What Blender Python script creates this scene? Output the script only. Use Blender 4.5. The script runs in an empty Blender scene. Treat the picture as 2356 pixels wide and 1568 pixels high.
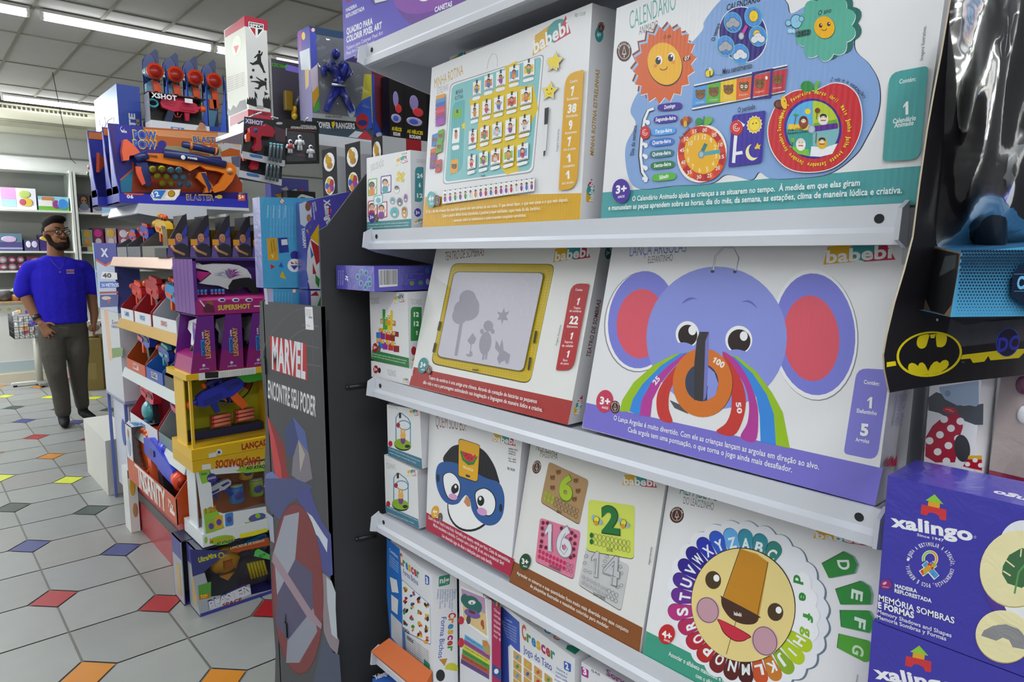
import bpy, math, random
from mathutils import Vector as V, Matrix
random.seed(7)
SC=bpy.context.scene
# ---------------------------------------------------------------- camera
F=1571.0;CX,CY=1178.0,784.0;EYE=V((0,0,1.47))
_a=math.radians(41.74);_p=math.radians(7.29)
FW=V((math.sin(_a)*math.cos(_p),math.cos(_a)*math.cos(_p),-math.sin(_p)))
RT=V((math.cos(_a),-math.sin(_a),0));UP=RT.cross(FW)
cd=bpy.data.cameras.new('camera');cam=bpy.data.objects.new('camera',cd);SC.collection.objects.link(cam)
cd.sensor_width=36;cd.lens=F/2356*36;cd.clip_start=.02;cd.clip_end=60
cam.matrix_world=Matrix.Translation(EYE)@Matrix((RT,UP,-FW)).transposed().to_4x4()
SC.camera=cam
# ---------------------------------------------------------------- world, exposure, area lamps for unseen tube rows, added ceiling fill
w=bpy.data.worlds.new('world');SC.world=w;w.use_nodes=True
w.node_tree.nodes['Background'].inputs[0].default_value=(.9,.95,1,1)
w.node_tree.nodes['Background'].inputs[1].default_value=.12
SC.view_settings.view_transform='Standard';SC.view_settings.look='None'
SC.view_settings.exposure=-.52;SC.view_settings.gamma=1;SC.view_settings.use_curve_mapping=False
CEIL=3.2
def area(n,loc,sx,sy,e,col=(.93,.97,1)):
    l=bpy.data.lights.new(n,'AREA');l.shape='RECTANGLE';l.size=sx;l.size_y=sy;l.energy=e;l.color=col
    o=bpy.data.objects.new(n,l);o.location=loc;SC.collection.objects.link(o);return o
for y,x,l,e in ((2.6,-.3,6.0,95),(-.7,-.6,6.0,138),(-3.4,-.2,6.0,105),(6.05,-2.2,4.0,150),(9.3,-1.6,4.6,330)):
    area('tube_row_light',(x,y,CEIL-.1),l,.12,e)
    o=area('ceiling_fill_light',(x,y,CEIL-.12),l,.12,e*.38);o.rotation_euler=(math.pi,0,0)  # added up-facing lamp, brightens the ceiling over each unseen row
# ---------------------------------------------------------------- materials
def lin(c):
    return tuple((x/12.92 if x<=.04045 else ((x+.055)/1.055)**2.4) for x in c)
_cc={}
def H(s):
    if isinstance(s,tuple):return s
    if s not in _cc:
        t=s
        if len(t)==3:t=''.join(q*2 for q in t)
        _cc[s]=lin([int(t[i:i+2],16)/255 for i in (0,2,4)])+(1,)
    return _cc[s]
MATS={}
def mat(name,rough=.45,spec=.5,metal=0,coat=0,bump=None,alpha=1,var=.04,emit=0,trans=0):
    m=bpy.data.materials.new(name);m.use_nodes=True;n=m.node_tree;b=n.nodes['Principled BSDF']
    at=n.nodes.new('ShaderNodeAttribute');at.attribute_name='Col'
    tc=n.nodes.new('ShaderNodeTexCoord');no=n.nodes.new('ShaderNodeTexNoise')
    no.inputs['Scale'].default_value=9;no.inputs['Detail'].default_value=3
    n.links.new(tc.outputs['Object'],no.inputs['Vector'])
    mr=n.nodes.new('ShaderNodeMapRange');mr.inputs[3].default_value=1-var*2;mr.inputs[4].default_value=1+var*.6
    n.links.new(no.outputs['Fac'],mr.inputs[0])
    mx=n.nodes.new('ShaderNodeVectorMath');mx.operation='SCALE'
    n.links.new(at.outputs['Color'],mx.inputs[0]);n.links.new(mr.outputs[0],mx.inputs['Scale'])
    n.links.new(mx.outputs[0],b.inputs['Base Color'])
    b.inputs['Roughness'].default_value=rough;b.inputs['Metallic'].default_value=metal
    b.inputs['Specular IOR Level'].default_value=spec;b.inputs['Coat Weight'].default_value=coat
    b.inputs['Coat Roughness'].default_value=.12;b.inputs['Alpha'].default_value=alpha
    b.inputs['Transmission Weight'].default_value=trans
    if emit:
        n.links.new(at.outputs['Color'],b.inputs['Emission Color']);b.inputs['Emission Strength'].default_value=emit
    if bump:
        kind,sc,st,di=bump
        if kind=='wave':
            t=n.nodes.new('ShaderNodeTexWave');t.bands_direction='Y';t.inputs['Scale'].default_value=sc
            t.inputs['Distortion'].default_value=.6;t.inputs['Detail'].default_value=1
        else:
            t=n.nodes.new('ShaderNodeTexNoise');t.inputs['Scale'].default_value=sc;t.inputs['Detail'].default_value=4
            if kind=='crinkle':t.inputs['Distortion'].default_value=2.2
        n.links.new(tc.outputs['Object'],t.inputs['Vector'])
        bp=n.nodes.new('ShaderNodeBump');bp.inputs['Strength'].default_value=st;bp.inputs['Distance'].default_value=di
        n.links.new(t.outputs['Fac'] if kind!='wave' else t.outputs['Fac'],bp.inputs['Height'])
        n.links.new(bp.outputs[0],b.inputs['Normal'])
        if kind=='wrap' or kind=='crinkle':n.links.new(bp.outputs[0],b.inputs['Coat Normal'])
    MATS[name]=m;return m
mat('print',.34,.5,bump=('wave',55,.12,.0006),var=.015)
mat('wrapped',.3,.5,coat=.8,bump=('crinkle',22,.35,.004),var=.02)
mat('matte',.75,.3,bump=('noise',60,.15,.002))
mat('card',.55,.35,bump=('noise',30,.12,.002),var=.03)
mat('paint',.32,.5,bump=('noise',14,.05,.002),var=.03)
mat('plastic',.3,.5,var=.02)
mat('steel',.35,.5,metal=.85)
mat('glow',.5,0,emit=14,var=0)
mat('tile',.42,.4,bump=('noise',5,.05,.002),var=.05)
mat('cloth',.9,.15,bump=('noise',28,.5,.012),var=.1)
mat('skin',.5,.4,bump=('noise',90,.08,.001),var=.05)
mat('hair',.8,.2,bump=('noise',160,.8,.006),var=.2)
m=bpy.data.materials.new('clear_film');m.use_nodes=True;n=m.node_tree;n.nodes.remove(n.nodes['Principled BSDF'])
_o=n.nodes['Material Output'];_mx=n.nodes.new('ShaderNodeMixShader');_t=n.nodes.new('ShaderNodeBsdfTransparent');_g=n.nodes.new('ShaderNodeBsdfGlossy');_g.inputs['Roughness'].default_value=.1
_t.inputs[0].default_value=(.93,.94,.95,1)
_f=n.nodes.new('ShaderNodeFresnel');_f.inputs[0].default_value=1.36;_b=n.nodes.new('ShaderNodeBump');_n=n.nodes.new('ShaderNodeTexNoise');_n.inputs['Scale'].default_value=11;_n.inputs['Distortion'].default_value=1.4;_c=n.nodes.new('ShaderNodeTexCoord')
_b.inputs['Strength'].default_value=.5;_b.inputs['Distance'].default_value=.008
for a_,b_ in ((_c.outputs['Object'],_n.inputs['Vector']),(_n.outputs['Fac'],_b.inputs['Height']),(_b.outputs[0],_g.inputs['Normal']),(_b.outputs[0],_f.inputs['Normal']),(_f.outputs[0],_mx.inputs[0]),(_t.outputs[0],_mx.inputs[1]),(_g.outputs[0],_mx.inputs[2]),(_mx.outputs[0],_o.inputs[0])):n.links.new(a_,b_)
MATS['film']=m
# ---------------------------------------------------------------- mesh builder
class MB:
    def __init__(s):s.v=[];s.f=[];s.c=[];s.m=[];s.sm=[];s.names=[]
    def mi(s,n):
        if n not in s.names:s.names.append(n)
        return s.names.index(n)
    def face(s,pts,col,m='print',smooth=False):
        b=len(s.v);s.v+=[tuple(p) for p in pts];s.f.append(tuple(range(b,b+len(pts))));s.c.append(H(col));s.m.append(s.mi(m));s.sm.append(smooth)
    def mesh(s,vs,fs,col,m='plastic',smooth=False):
        b=len(s.v);s.v+=[tuple(p) for p in vs];k=s.mi(m);c=H(col)
        for f in fs:s.f.append(tuple(b+i for i in f));s.c.append(c);s.m.append(k);s.sm.append(smooth)
    def hexa(s,p,col,m='plastic',cols=None):
        # p: 4 bottom + 4 top (ccw)
        F_=[(0,3,2,1),(4,5,6,7),(0,1,5,4),(1,2,6,5),(2,3,7,6),(3,0,4,7)]
        b=len(s.v);s.v+=[tuple(q) for q in p];k=s.mi(m)
        for i,f in enumerate(F_):
            s.f.append(tuple(b+j for j in f));s.c.append(H(cols[i] if cols else col));s.m.append(k);s.sm.append(False)
    def box(s,x0,x1,y0,y1,z0,z1,col,m='plastic',cols=None):
        s.hexa([(x0,y0,z0),(x1,y0,z0),(x1,y1,z0),(x0,y1,z0),(x0,y0,z1),(x1,y0,z1),(x1,y1,z1),(x0,y1,z1)],col,m,cols)
    def obox(s,o,a,b,c,col,m='plastic'):
        o,a,b,c=map(V,(o,a,b,c));s.hexa([o,o+a,o+a+b,o+b,o+c,o+a+c,o+a+b+c,o+b+c],col,m)
    def prism(s,pts,d,col,m='plastic',sidecol=None,smooth=False):
        pts=[V(p) for p in pts];d=V(d);n=len(pts)
        s.mesh(pts,[tuple(range(n))],col,m);s.mesh([p+d for p in pts],[tuple(reversed(range(n)))],col,m)
        s.mesh(pts+[p+d for p in pts],[(i,(i+1)%n,n+(i+1)%n,n+i) for i in range(n)],sidecol or col,m,smooth)
    def tube(s,pts,r,col,m='plastic',n=8,cap=True,smooth=True,up=None):
        pts=[V(p) for p in pts];rs=r if isinstance(r,(list,tuple)) else [r]*len(pts);vs=[];fs=[]
        t0=None
        for i,p in enumerate(pts):
            t=(pts[min(i+1,len(pts)-1)]-pts[max(i-1,0)]).normalized()
            if t0 is None:
                a=t.orthogonal().normalized() if up is None else (V(up)-t*t.dot(V(up))).normalized()
            else:
                a=(a-t*a.dot(t)).normalized()
            t0=t;b=t.cross(a)
            rr=rs[i];rx,ry=rr if isinstance(rr,(tuple,list)) else (rr,rr)
            for k in range(n):
                w_=2*math.pi*k/n;vs.append(p+a*math.cos(w_)*rx+b*math.sin(w_)*ry)
        for i in range(len(pts)-1):
            for k in range(n):
                fs.append((i*n+k,i*n+(k+1)%n,(i+1)*n+(k+1)%n,(i+1)*n+k))
        if cap:fs.append(tuple(reversed(range(n))));fs.append(tuple((len(pts)-1)*n+k for k in range(n)))
        s.mesh(vs,fs,col,m,smooth)
    def ball(s,c,rx,ry=None,rz=None,col='fff',m='plastic',n=12,k=8,rot=None):
        ry=ry or rx;rz=rz or rx;c=V(c);vs=[];fs=[]
        for i in range(k+1):
            th=math.pi*i/k
            for j in range(n):
                ph=2*math.pi*j/n;q=V((rx*math.sin(th)*math.cos(ph),ry*math.sin(th)*math.sin(ph),rz*math.cos(th)))
                if rot:q=rot@q
                vs.append(c+q)
        for i in range(k):
            for j in range(n):fs.append((i*n+j,(i+1)*n+j,(i+1)*n+(j+1)%n,i*n+(j+1)%n))
        s.mesh(vs,fs,col,m,True)
    def build(s,name,parent=None,origin=None,kind=None):
        if parent is not None:org=V(parent['_o'])
        elif origin is not None:org=V(origin)
        else:
            xs=[v[0] for v in s.v];ys=[v[1] for v in s.v];zs=[v[2] for v in s.v]
            org=V(((min(xs)+max(xs))/2,(min(ys)+max(ys))/2,min(zs)))
        me=bpy.data.meshes.new(name)
        me.from_pydata([tuple(V(v)-org) for v in s.v],[],s.f)
        for n_ in s.names:me.materials.append(MATS[n_])
        me.polygons.foreach_set('material_index',s.m);me.polygons.foreach_set('use_smooth',s.sm)
        ca=me.color_attributes.new('Col','FLOAT_COLOR','CORNER');buf=[]
        for f,c in zip(s.f,s.c):buf+=list(c)*len(f)
        ca.data.foreach_set('color',buf)
        o=bpy.data.objects.new(name,me);SC.collection.objects.link(o)
        if parent is not None:
            o.parent=parent;o['_o']=tuple(org)
        else:o.location=org;o['_o']=tuple(org)
        if kind:o['kind']=kind
        return o
def tag(o,label,cat,group=None,kind=None):
    o['label']=label;o['category']=cat
    if group:o['group']=group
    if kind:o['kind']=kind
    return o
def thing(name,label,cat,loc,group=None):
    o=bpy.data.objects.new(name,None);SC.collection.objects.link(o);o.location=loc;o['_o']=tuple(loc)
    o.empty_display_size=.05
    return tag(o,label,cat,group)
def clone(o,delta,label,group):
    c=o.copy();SC.collection.objects.link(c);c.location=o.location+V(delta);c['label']=label
    if group:c['group']=group;o['group']=group
    for h in list(o.children):
        d=h.copy();SC.collection.objects.link(d);d.parent=c
        for g in h.children:
            e=g.copy();SC.collection.objects.link(e);e.parent=d
    return c
# ---------------------------------------------------------------- rays and pens
def ray(x,y):return FW+RT*((x-CX)/F)-UP*((y-CY)/F)
def onX(x,y,X):d=ray(x,y);return EYE+d*(X/d.x)
def onY(x,y,Y):d=ray(x,y);return EYE+d*(Y/d.y)
def onZ(x,y,Z):d=ray(x,y);return EYE+d*((Z-1.47)/d.z)
class Plane:
    def __init__(s,o,n):s.o=V(o);s.n=V(n).normalized()
    def hit(s,x,y):
        d=ray(x,y);return EYE+d*((s.o-EYE).dot(s.n)/d.dot(s.n))
def PX(X):return Plane((X,0,0),(-1,0,0))
def PY(Y):return Plane((0,Y,0),(0,-1,0))
def lean(x,z,deg):
    a=math.radians(deg);return Plane((x,0,z),(-math.cos(a),0,math.sin(a)))
_tx={}
_tcd=None
def glyphs(s,bold,res):
    global _tcd
    bold=min(bold,.042) if len(s)>1 else min(bold,.05)
    k=(s,bold,res)
    if k in _tx:return _tx[k]
    if s=='1':
        _tx[k]=([(0,.70),(.6,1),(1,1),(1,0),(.45,0),(.45,.72),(0,.86-.3)],[(0,6,5,4,3,2,1)]);return _tx[k]
    if _tcd is None:
        c=bpy.data.curves.new('lettering','FONT');_tcd=bpy.data.objects.new('lettering',c);SC.collection.objects.link(_tcd)
    c=_tcd.data;c.body=s;c.size=1;c.resolution_u=res;c.offset=bold;c.fill_mode='FRONT';c.space_character=1.0+bold*1.5
    bpy.context.view_layer.update()
    ev=_tcd.evaluated_get(bpy.context.evaluated_depsgraph_get());me=ev.to_mesh()
    vs=[(v.co.x,v.co.y) for v in me.vertices];fs=[tuple(p.vertices) for p in me.polygons];ev.to_mesh_clear()
    if not vs:_tx[k]=([],[]);return _tx[k]
    x0=min(v[0] for v in vs);x1=max(v[0] for v in vs)
    _tx[k]=([((a-x0)/max(x1-x0,1e-6),b/.69) for a,b in vs],fs);return _tx[k]
class Pen:
    def __init__(s,mb,plane,m='print',ox=0,oy=0,sc=1,eps=7e-6,st=None):
        s.mb=mb;s.pl=plane;s.m=m;s.ox=ox;s.oy=oy;s.sc=sc;s.eps=eps;s.st=st or [1]
    def crop(s,ox,oy,sc):
        return Pen(s.mb,s.pl,s.m,ox,oy,sc,s.eps,s.st)
    def sub(s,tl,tr,bl):
        q=Sub(s,tl,tr,bl);return q
    def px(s,x,y):return (s.ox+x/s.sc,s.oy+y/s.sc)
    def pt(s,x,y):
        return s.pl.hit(*s.px(x,y))
    def off(s):
        s.st[0]+=1;return s.pl.n*(s.st[0]*s.eps*max(1,abs((s.pl.o-EYE).dot(s.pl.n))*.9))
    def poly(s,pts,col,m=None):
        o=s.off();s.mb.face([s.pt(*p)+o for p in pts],col,m or s.m)
    def blob(s,pts,col,k=4):
        n=len(pts);P=[]
        for i in range(n):
            a,b,c,d=pts[i-1],pts[i],pts[(i+1)%n],pts[(i+2)%n]
            for j in range(k):
                t=j/k;P.append(tuple(.5*(2*b[q]+(c[q]-a[q])*t+(2*a[q]-5*b[q]+4*c[q]-d[q])*t*t+(3*b[q]-a[q]-3*c[q]+d[q])*t**3) for q in (0,1)))
        s.poly(P,col)
    def ell(s,cx,cy,rx,ry=None,col='fff',rot=0,n=36,a0=0,a1=360,m=None):
        ry=rx if ry is None else ry;r=math.radians(rot);P=[]
        full=(a1-a0)>=360
        for i in range(n if full else n+1):
            a=math.radians(a0+(a1-a0)*i/n);x=math.cos(a)*rx;y=math.sin(a)*ry
            P.append((cx+x*math.cos(r)-y*math.sin(r),cy+x*math.sin(r)+y*math.cos(r)))
        s.poly(P,col,m)
    def quad(s,a,b,c,d,r,col):
        # rounded quad; r = fraction of the sides
        P=[]
        q=[a,b,c,d]
        for i in range(4):
            p=q[i];pr_=q[i-1];nx=q[(i+1)%4]
            A=(p[0]+(pr_[0]-p[0])*r,p[1]+(pr_[1]-p[1])*r);l1=math.dist(p,pr_);l2=math.dist(p,nx);rr=r*l1/max(l2,1e-6);rr=min(rr,.5)
            B=(p[0]+(nx[0]-p[0])*rr,p[1]+(nx[1]-p[1])*rr)
            for t in (0,.25,.5,.75,1):
                P.append(tuple((1-t)**2*A[k]+2*t*(1-t)*p[k]+t*t*B[k] for k in (0,1)))
        s.poly(P,col)
    def rect(s,x0,y0,x1,y1,col,r=0):
        if r:s.quad((x0,y1),(x0,y0),(x1,y0),(x1,y1),r,col)
        else:s.poly([(x0,y0),(x1,y0),(x1,y1),(x0,y1)],col)
    def line(s,pts,wd,col,closed=False):
        L=[];R=[];n=len(pts)
        for i,p in enumerate(pts):
            a=pts[(i-1)%n] if (closed or i>0) else p;b=pts[(i+1)%n] if (closed or i<n-1) else p
            dx,dy=b[0]-a[0],b[1]-a[1];l=math.hypot(dx,dy) or 1
            L.append((p[0]-dy/l*wd/2,p[1]+dx/l*wd/2));R.append((p[0]+dy/l*wd/2,p[1]-dx/l*wd/2))
        o=s.off();vs=[s.pt(*p)+o for p in L+R]
        s.mb.mesh(vs,[(i,(i+1)%n,n+(i+1)%n,n+i) for i in range(n if closed else n-1)],col,s.m)
    def ring(s,cx,cy,rx,ry,wd,col,rot=0,a0=0,a1=360,n=32):
        r=math.radians(rot);P=[];full=a1-a0>=360
        for i in range(n if full else n+1):
            a=math.radians(a0+(a1-a0)*i/n);x=math.cos(a)*rx;y=math.sin(a)*ry
            P.append((cx+x*math.cos(r)-y*math.sin(r),cy+x*math.sin(r)+y*math.cos(r)))
        s.line(P,wd,col,closed=full)
    def text(s,t,x0,y0,x1,y1,h,col,bold=.01,res=2,slant=0,raw=False,vert=False):
        vs,fs=glyphs(t,bold,res)
        if not vs:return
        P0=s.pt(x0,y0);P1=s.pt(x1,y1);dx,dy=x1-x0,y1-y0;l=math.hypot(dx,dy) or 1
        T=s.pt(x0+dy/l*h,y0-dx/l*h)-P0;U=P1-P0
        if vert:T=s.pt(x0,y0-h)-P0
        elif not raw:
            T=T-U*(T.dot(U)/U.dot(U))
        T=T+U*slant*(T.length/U.length)
        o=s.off();s.mb.mesh([P0+U*a+T*b+o for a,b in vs],fs,col,s.m)
    def arc(s,t,cx,cy,rx,ry,a0,a1,h,col,bold=.01,rot=0,inside=False,res=2):
        n=len(t);r=math.radians(rot)
        def E(a,k=1):
            a=math.radians(a);x=math.cos(a)*rx*k;y=math.sin(a)*ry*k
            return (cx+x*math.cos(r)-y*math.sin(r),cy+x*math.sin(r)+y*math.cos(r))
        for i,ch in enumerate(t):
            if ch==' ':continue
            st=(a1-a0)/n;f=.12 if ch not in 'ilI1!.,' else .36
            p=E(a0+st*(i+f));q=E(a0+st*(i+1-f));s.text(ch,p[0],p[1],q[0],q[1],h,col,bold,res)
class Sub(Pen):
    def __init__(s,p,tl,tr,bl):
        s.p=p;s.mb=p.mb;s.pl=p.pl;s.m=p.m;s.eps=p.eps;s.st=p.st;s.tl=tl;s.dx=(tr[0]-tl[0],tr[1]-tl[1]);s.dy=(bl[0]-tl[0],bl[1]-tl[1])
    def px(s,x,y):return s.p.px(s.tl[0]+s.dx[0]*x+s.dy[0]*y,s.tl[1]+s.dx[1]*x+s.dy[1]*y)
def carton(name,label,cat,plane,q,depth,cols,m='print',group=None,dvec=None):
    """printed carton: q = TL,TR,BR,BL pixels of its printed face on a real plane"""
    mb=MB();P=[plane.hit(*p) if len(p)==2 else V(p) for p in q]
    d=V(dvec) if dvec else V((depth,0,0))
    tl,tr,br,bl=P
    # hexa order bottom: front-left, front-right, back-right, back-left
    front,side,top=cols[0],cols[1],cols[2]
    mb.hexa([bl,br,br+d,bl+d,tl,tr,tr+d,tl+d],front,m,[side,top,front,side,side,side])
    mb.P=P;mb.d=d
    info=dict(name=name,label=label,cat=cat,group=group)
    return mb,Pen(mb,plane,m),info
def sidepen(mb,m='print',which='R'):
    tl,tr,br,bl=mb.P
    n=(tr-br).cross(mb.d).normalized()
    if which=='R':
        if n.dot(EYE-br)<0:n=-n
        return Pen(mb,Plane(br,n),m)
    if which=='T':
        n=(tr-tl).cross(mb.d).normalized()
        if n.dot(EYE-tl)<0:n=-n
        return Pen(mb,Plane(tl,n),m)
def done(mb,info,kids=()):
    o=mb.build(info['name']);tag(o,info['label'],info['cat'],info['group']);return o
# shared marks
def logo(p,tl,tr,bl,cut=0):
    s=p.sub(tl,tr,bl)
    s.poly([(.05,.27),(.46,.1),(.44,.84),(0,1)],'dfae1d')
    s.ell(.62,.42,.27,.4,'3b9c9c');s.poly([(.85,0),(1,.72),(.55,.84)],'c2264a')
    s.text('babebi',.04,.93,.95,.64,.47,'f4f4f4',.03,3)
def stamp(p,x,y,rx,ry,rot=0):
    p.ell(x,y,rx,ry,'4a241c',rot);p.ring(x,y,rx*.72,ry*.72,rx*.06,'e9dfd8',rot)
    p.poly([(x,y-ry*.6),(x+rx*.3,y+ry*.3),(x-rx*.3,y+ry*.3)],'d8c6bc');p.poly([(x,y-ry*.42),(x+rx*.18,y+ry*.2),(x-rx*.18,y+ry*.2)],'4a241c')
    p.line([(x,y+ry*.2),(x,y+ry*.6)],rx*.12,'d8c6bc')
    if rx>20:
        p.arc('FEITO DE',x,y,rx*.76,ry*.76,200,340,rx*.17,'e9dfd8',.02,rot);
def badge(p,x,y,rx,ry,t,col,rot=0,sl=0):
    p.ell(x,y,rx,ry,col,rot);p.text(t,x-rx*.6,y+ry*.22,x+rx*.6,y+ry*(.22+sl),ry*.62,'f6f6f6',.05,3)
    if rx>20:p.text('ANOS',x-rx*.38,y+ry*.62,x+rx*.38,y+ry*(.62+sl*.7),ry*.2,'f6f6f6',.02)
def bear(p,x,y,r,sl=0,c='7a5224'):
    p.ell(x-r*.7,y-r*.65,r*.34,r*.36,c);p.ell(x+r*.7,y-r*.75,r*.34,r*.36,c);p.ell(x,y,r,r*.98,c)
    p.ell(x,y+r*.4,r*.42,r*.36,'94683a')
    for k in(-.4,.4):p.ell(x+k*r,y-r*.1,r*.11,r*.13,'1c130c',n=10)
    p.ell(x,y+r*.25,r*.14,r*.1,'1c130c',n=10)
# ================================================================ the room
YW=10.1;XL=-3.2;XR=5.2;YB=-4.5
def struct(mb,name):o=mb.build(name,origin=(0,0,0));o['kind']='structure';return o
b=MB();b.box(XL,XR,YB,YW,-.05,-.004,'6d6a62','tile')
UX,UY,X0,Y0=.335,.3555,.71,3.027;r=.27
DOT={-1:'c07a1e',0:'9e1f26',1:'39407c',2:'3c4a44',3:'c9d13c'}
TC=['8c8e8d','888a87','90928f','8c8c88']
i0,i1=int((XL-X0)/UX),int((XR-X0)/UX);j0,j1=int((YB-Y0)/UY),int((YW-Y0)/UY)
g=.004
for i in range(i0,i1):
    for j in range(j0,j1):
        x,y=X0+i*UX,Y0+j*UY;a,c=x+g,x+UX-g;d,e=y+g,y+UY-g;k=r*UX;q=r*UY
        if (i+j)%2==0: P=[(a+k,d),(c,d),(c,e-q),(c-k,e),(a,e),(a,d+q)]
        else: P=[(a,d),(c-k,d),(c,d+q),(c,e),(a+k,e),(a,e-q)]
        b.face([(u,v,0) for u,v in P],random.choice(TC),'tile')
        if (i+j)%2==0:
            s=((i+j)//2)%5;col={0:'9e1f26',1:'39407c',2:'3c4a44',3:'c9d13c',4:'c07a1e'}[s]
            k-=.004;q-=.004;b.face([(x-k,y,0),(x,y-q,0),(x+k,y,0),(x,y+q,0)],col,'tile')
struct(b,'floor')
b=MB();b.box(XL,XR,YB,YW,CEIL,CEIL+.05,'b9b8b4','matte')
x=.02
while x<XR:
    if x>XL:b.box(x-.012,x+.012,YB,YW,CEIL-.008,CEIL,'8d8a7e','matte')
    x+=.42
x=-.40
while x>XL:
    b.box(x-.012,x+.012,YB,YW,CEIL-.008,CEIL,'8d8a7e','matte');x-=.42
y=-4.0+.27
while y<YW:
    b.box(XL,XR,y-.01,y+.01,CEIL-.007,CEIL,'8d8a7e','matte');y+=1.055
struct(b,'ceiling')
b=MB();b.box(XL,XR,YW,YW+.1,0,CEIL,'dadcda','matte');b.box(XL,XR,YW-.012,YW,2.62,2.64,'8c8c86','matte');struct(b,'wall_back')
b=MB();b.box(XR,XR+.1,YB,YW,0,CEIL,'c9c9c4','matte');struct(b,'wall_right')
b=MB();b.box(XL-.1,XL,YB,YW,0,CEIL,'d2d2ce','matte');struct(b,'wall_left')
b=MB();b.box(XL,XR,YB-.1,YB,0,CEIL,'d2d2ce','matte');struct(b,'wall_front')
# ceiling tubes (lit lamps in view)
def tube_lamp(x0,x1,y,label):
    t=thing('fluorescent_tube',label,'ceiling light',(x0,y,CEIL-.06),'fluorescent tubes under the ceiling')
    m=MB();m.tube([(x0+.02,y,CEIL-.055),(x1-.02,y,CEIL-.055)],.024,'fbfdff','glow',12);m.build('tube',t)
    m=MB();m.box(x0,x1,y-.03,y+.03,CEIL-.03,CEIL-.009,'d8d8d4','paint');m.box(x0,x0+.02,y-.02,y+.02,CEIL-.075,CEIL-.03,'e8e8e4','paint');m.box(x1-.02,x1,y-.02,y+.02,CEIL-.075,CEIL-.03,'e8e8e4','paint');m.build('batten',t)
ty=6.05
for x0,x1,l in ((-.45,.835,'short bright tube end at the top left edge of the ceiling'),(.9,2.08,'long bright fluorescent tube crossing the ceiling above the red and white tall box'),(2.1,2.53,'short lit tube piece just left of the tall window box'),(2.6,3.7,'lit tube passing behind the tall blue figure box')):
    tube_lamp(x0,x1,ty,l)
tube_lamp(.98,1.95,9.42,'farther bright fluorescent tube above the air conditioner')
# ================================================================ main shelf unit
WHT='d3d6df'
def shelf_board(parent,y0,y1,zt,xf=.68,depth=.36,lip=.036,name='shelf'):
    m=MB()
    m.box(xf+.004,xf+depth,y0,y1,zt-.014,zt-.004,WHT,'paint')
    # folded front lip with a lower ledge
    m.prism([(xf,y0,zt+.001),(xf,y0,zt-lip*.55),(xf-.005,y0,zt-lip*.7),(xf-.005,y0,zt-lip),(xf+.004,y0,zt-lip),(xf+.004,y0,zt+.001)],(0,y1-y0,0),WHT,'paint')
    m.box(xf+.004,xf+.03,y0,y1,zt-lip,zt-lip+.004,'b9bcc4','paint')
    s=m.build(name,parent)
    for ye,sg in ((y1,1),(y0,-1)):
        e=MB();e.prism([(xf-.014,ye,zt-.004),(xf+.003,ye,zt+.004),(xf+.004,ye,zt-.005),(xf+depth,ye,zt-.005),(xf+depth,ye,zt-.105),(xf+.012,ye,zt-lip-.006),(xf-.018,ye,zt-lip+.004)],(0,.004*sg,0),'cfd2da','paint')
        yy=ye-.02*sg
        e.tube([(xf+.001,yy,zt-.012),(xf-.0004,yy,zt-.012)],.0045,'2b2b2e','matte',12,True,False)
        e.build('end_bracket',s)
    return s
gon=thing('shelf_unit','white metal shelf unit holding the large wooden toy boxes','shelf unit',(.9,.7,0))
SH=[1.852,1.514,1.2265,.949,.664]
for z in SH:shelf_board(gon,.232,1.168,z,xf=.68 if z>.7 else .672)
m=MB();m.box(1.045,1.06,.232,1.168,.1,2.3,'55565a','matte');m.build('back_panel',gon)
for y in (.222,1.178):
    m=MB();m.box(1.03,1.075,y-.012,y+.012,0,2.35,'9c9ea4','paint');m.build('upright_post',gon)
m=MB();m.box(.69,1.05,.232,1.168,0,.14,'b0b2b8','paint');m.build('base',gon)
# neighbour section right of it (mostly hidden by the hanging card)
gon2=thing('shelf_unit','dark backed shelf section behind the hanging black blister card','shelf unit',(1.0,-.2,0))
m=MB();m.box(1.045,1.06,-.75,.2,.1,2.3,'26262a','matte');m.build('back_panel',gon2)
m=MB();m.box(.76,1.05,-.72,.2,0,.14,'b0b2b8','paint');m.build('base',gon2)
m=MB();m.box(1.03,1.075,-.772,-.748,0,2.35,'9c9ea4','paint');m.build('upright_post',gon2)
# ================================================================ boxes, second shelf
W='e9e9ec';WS='dcdce0'
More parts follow.
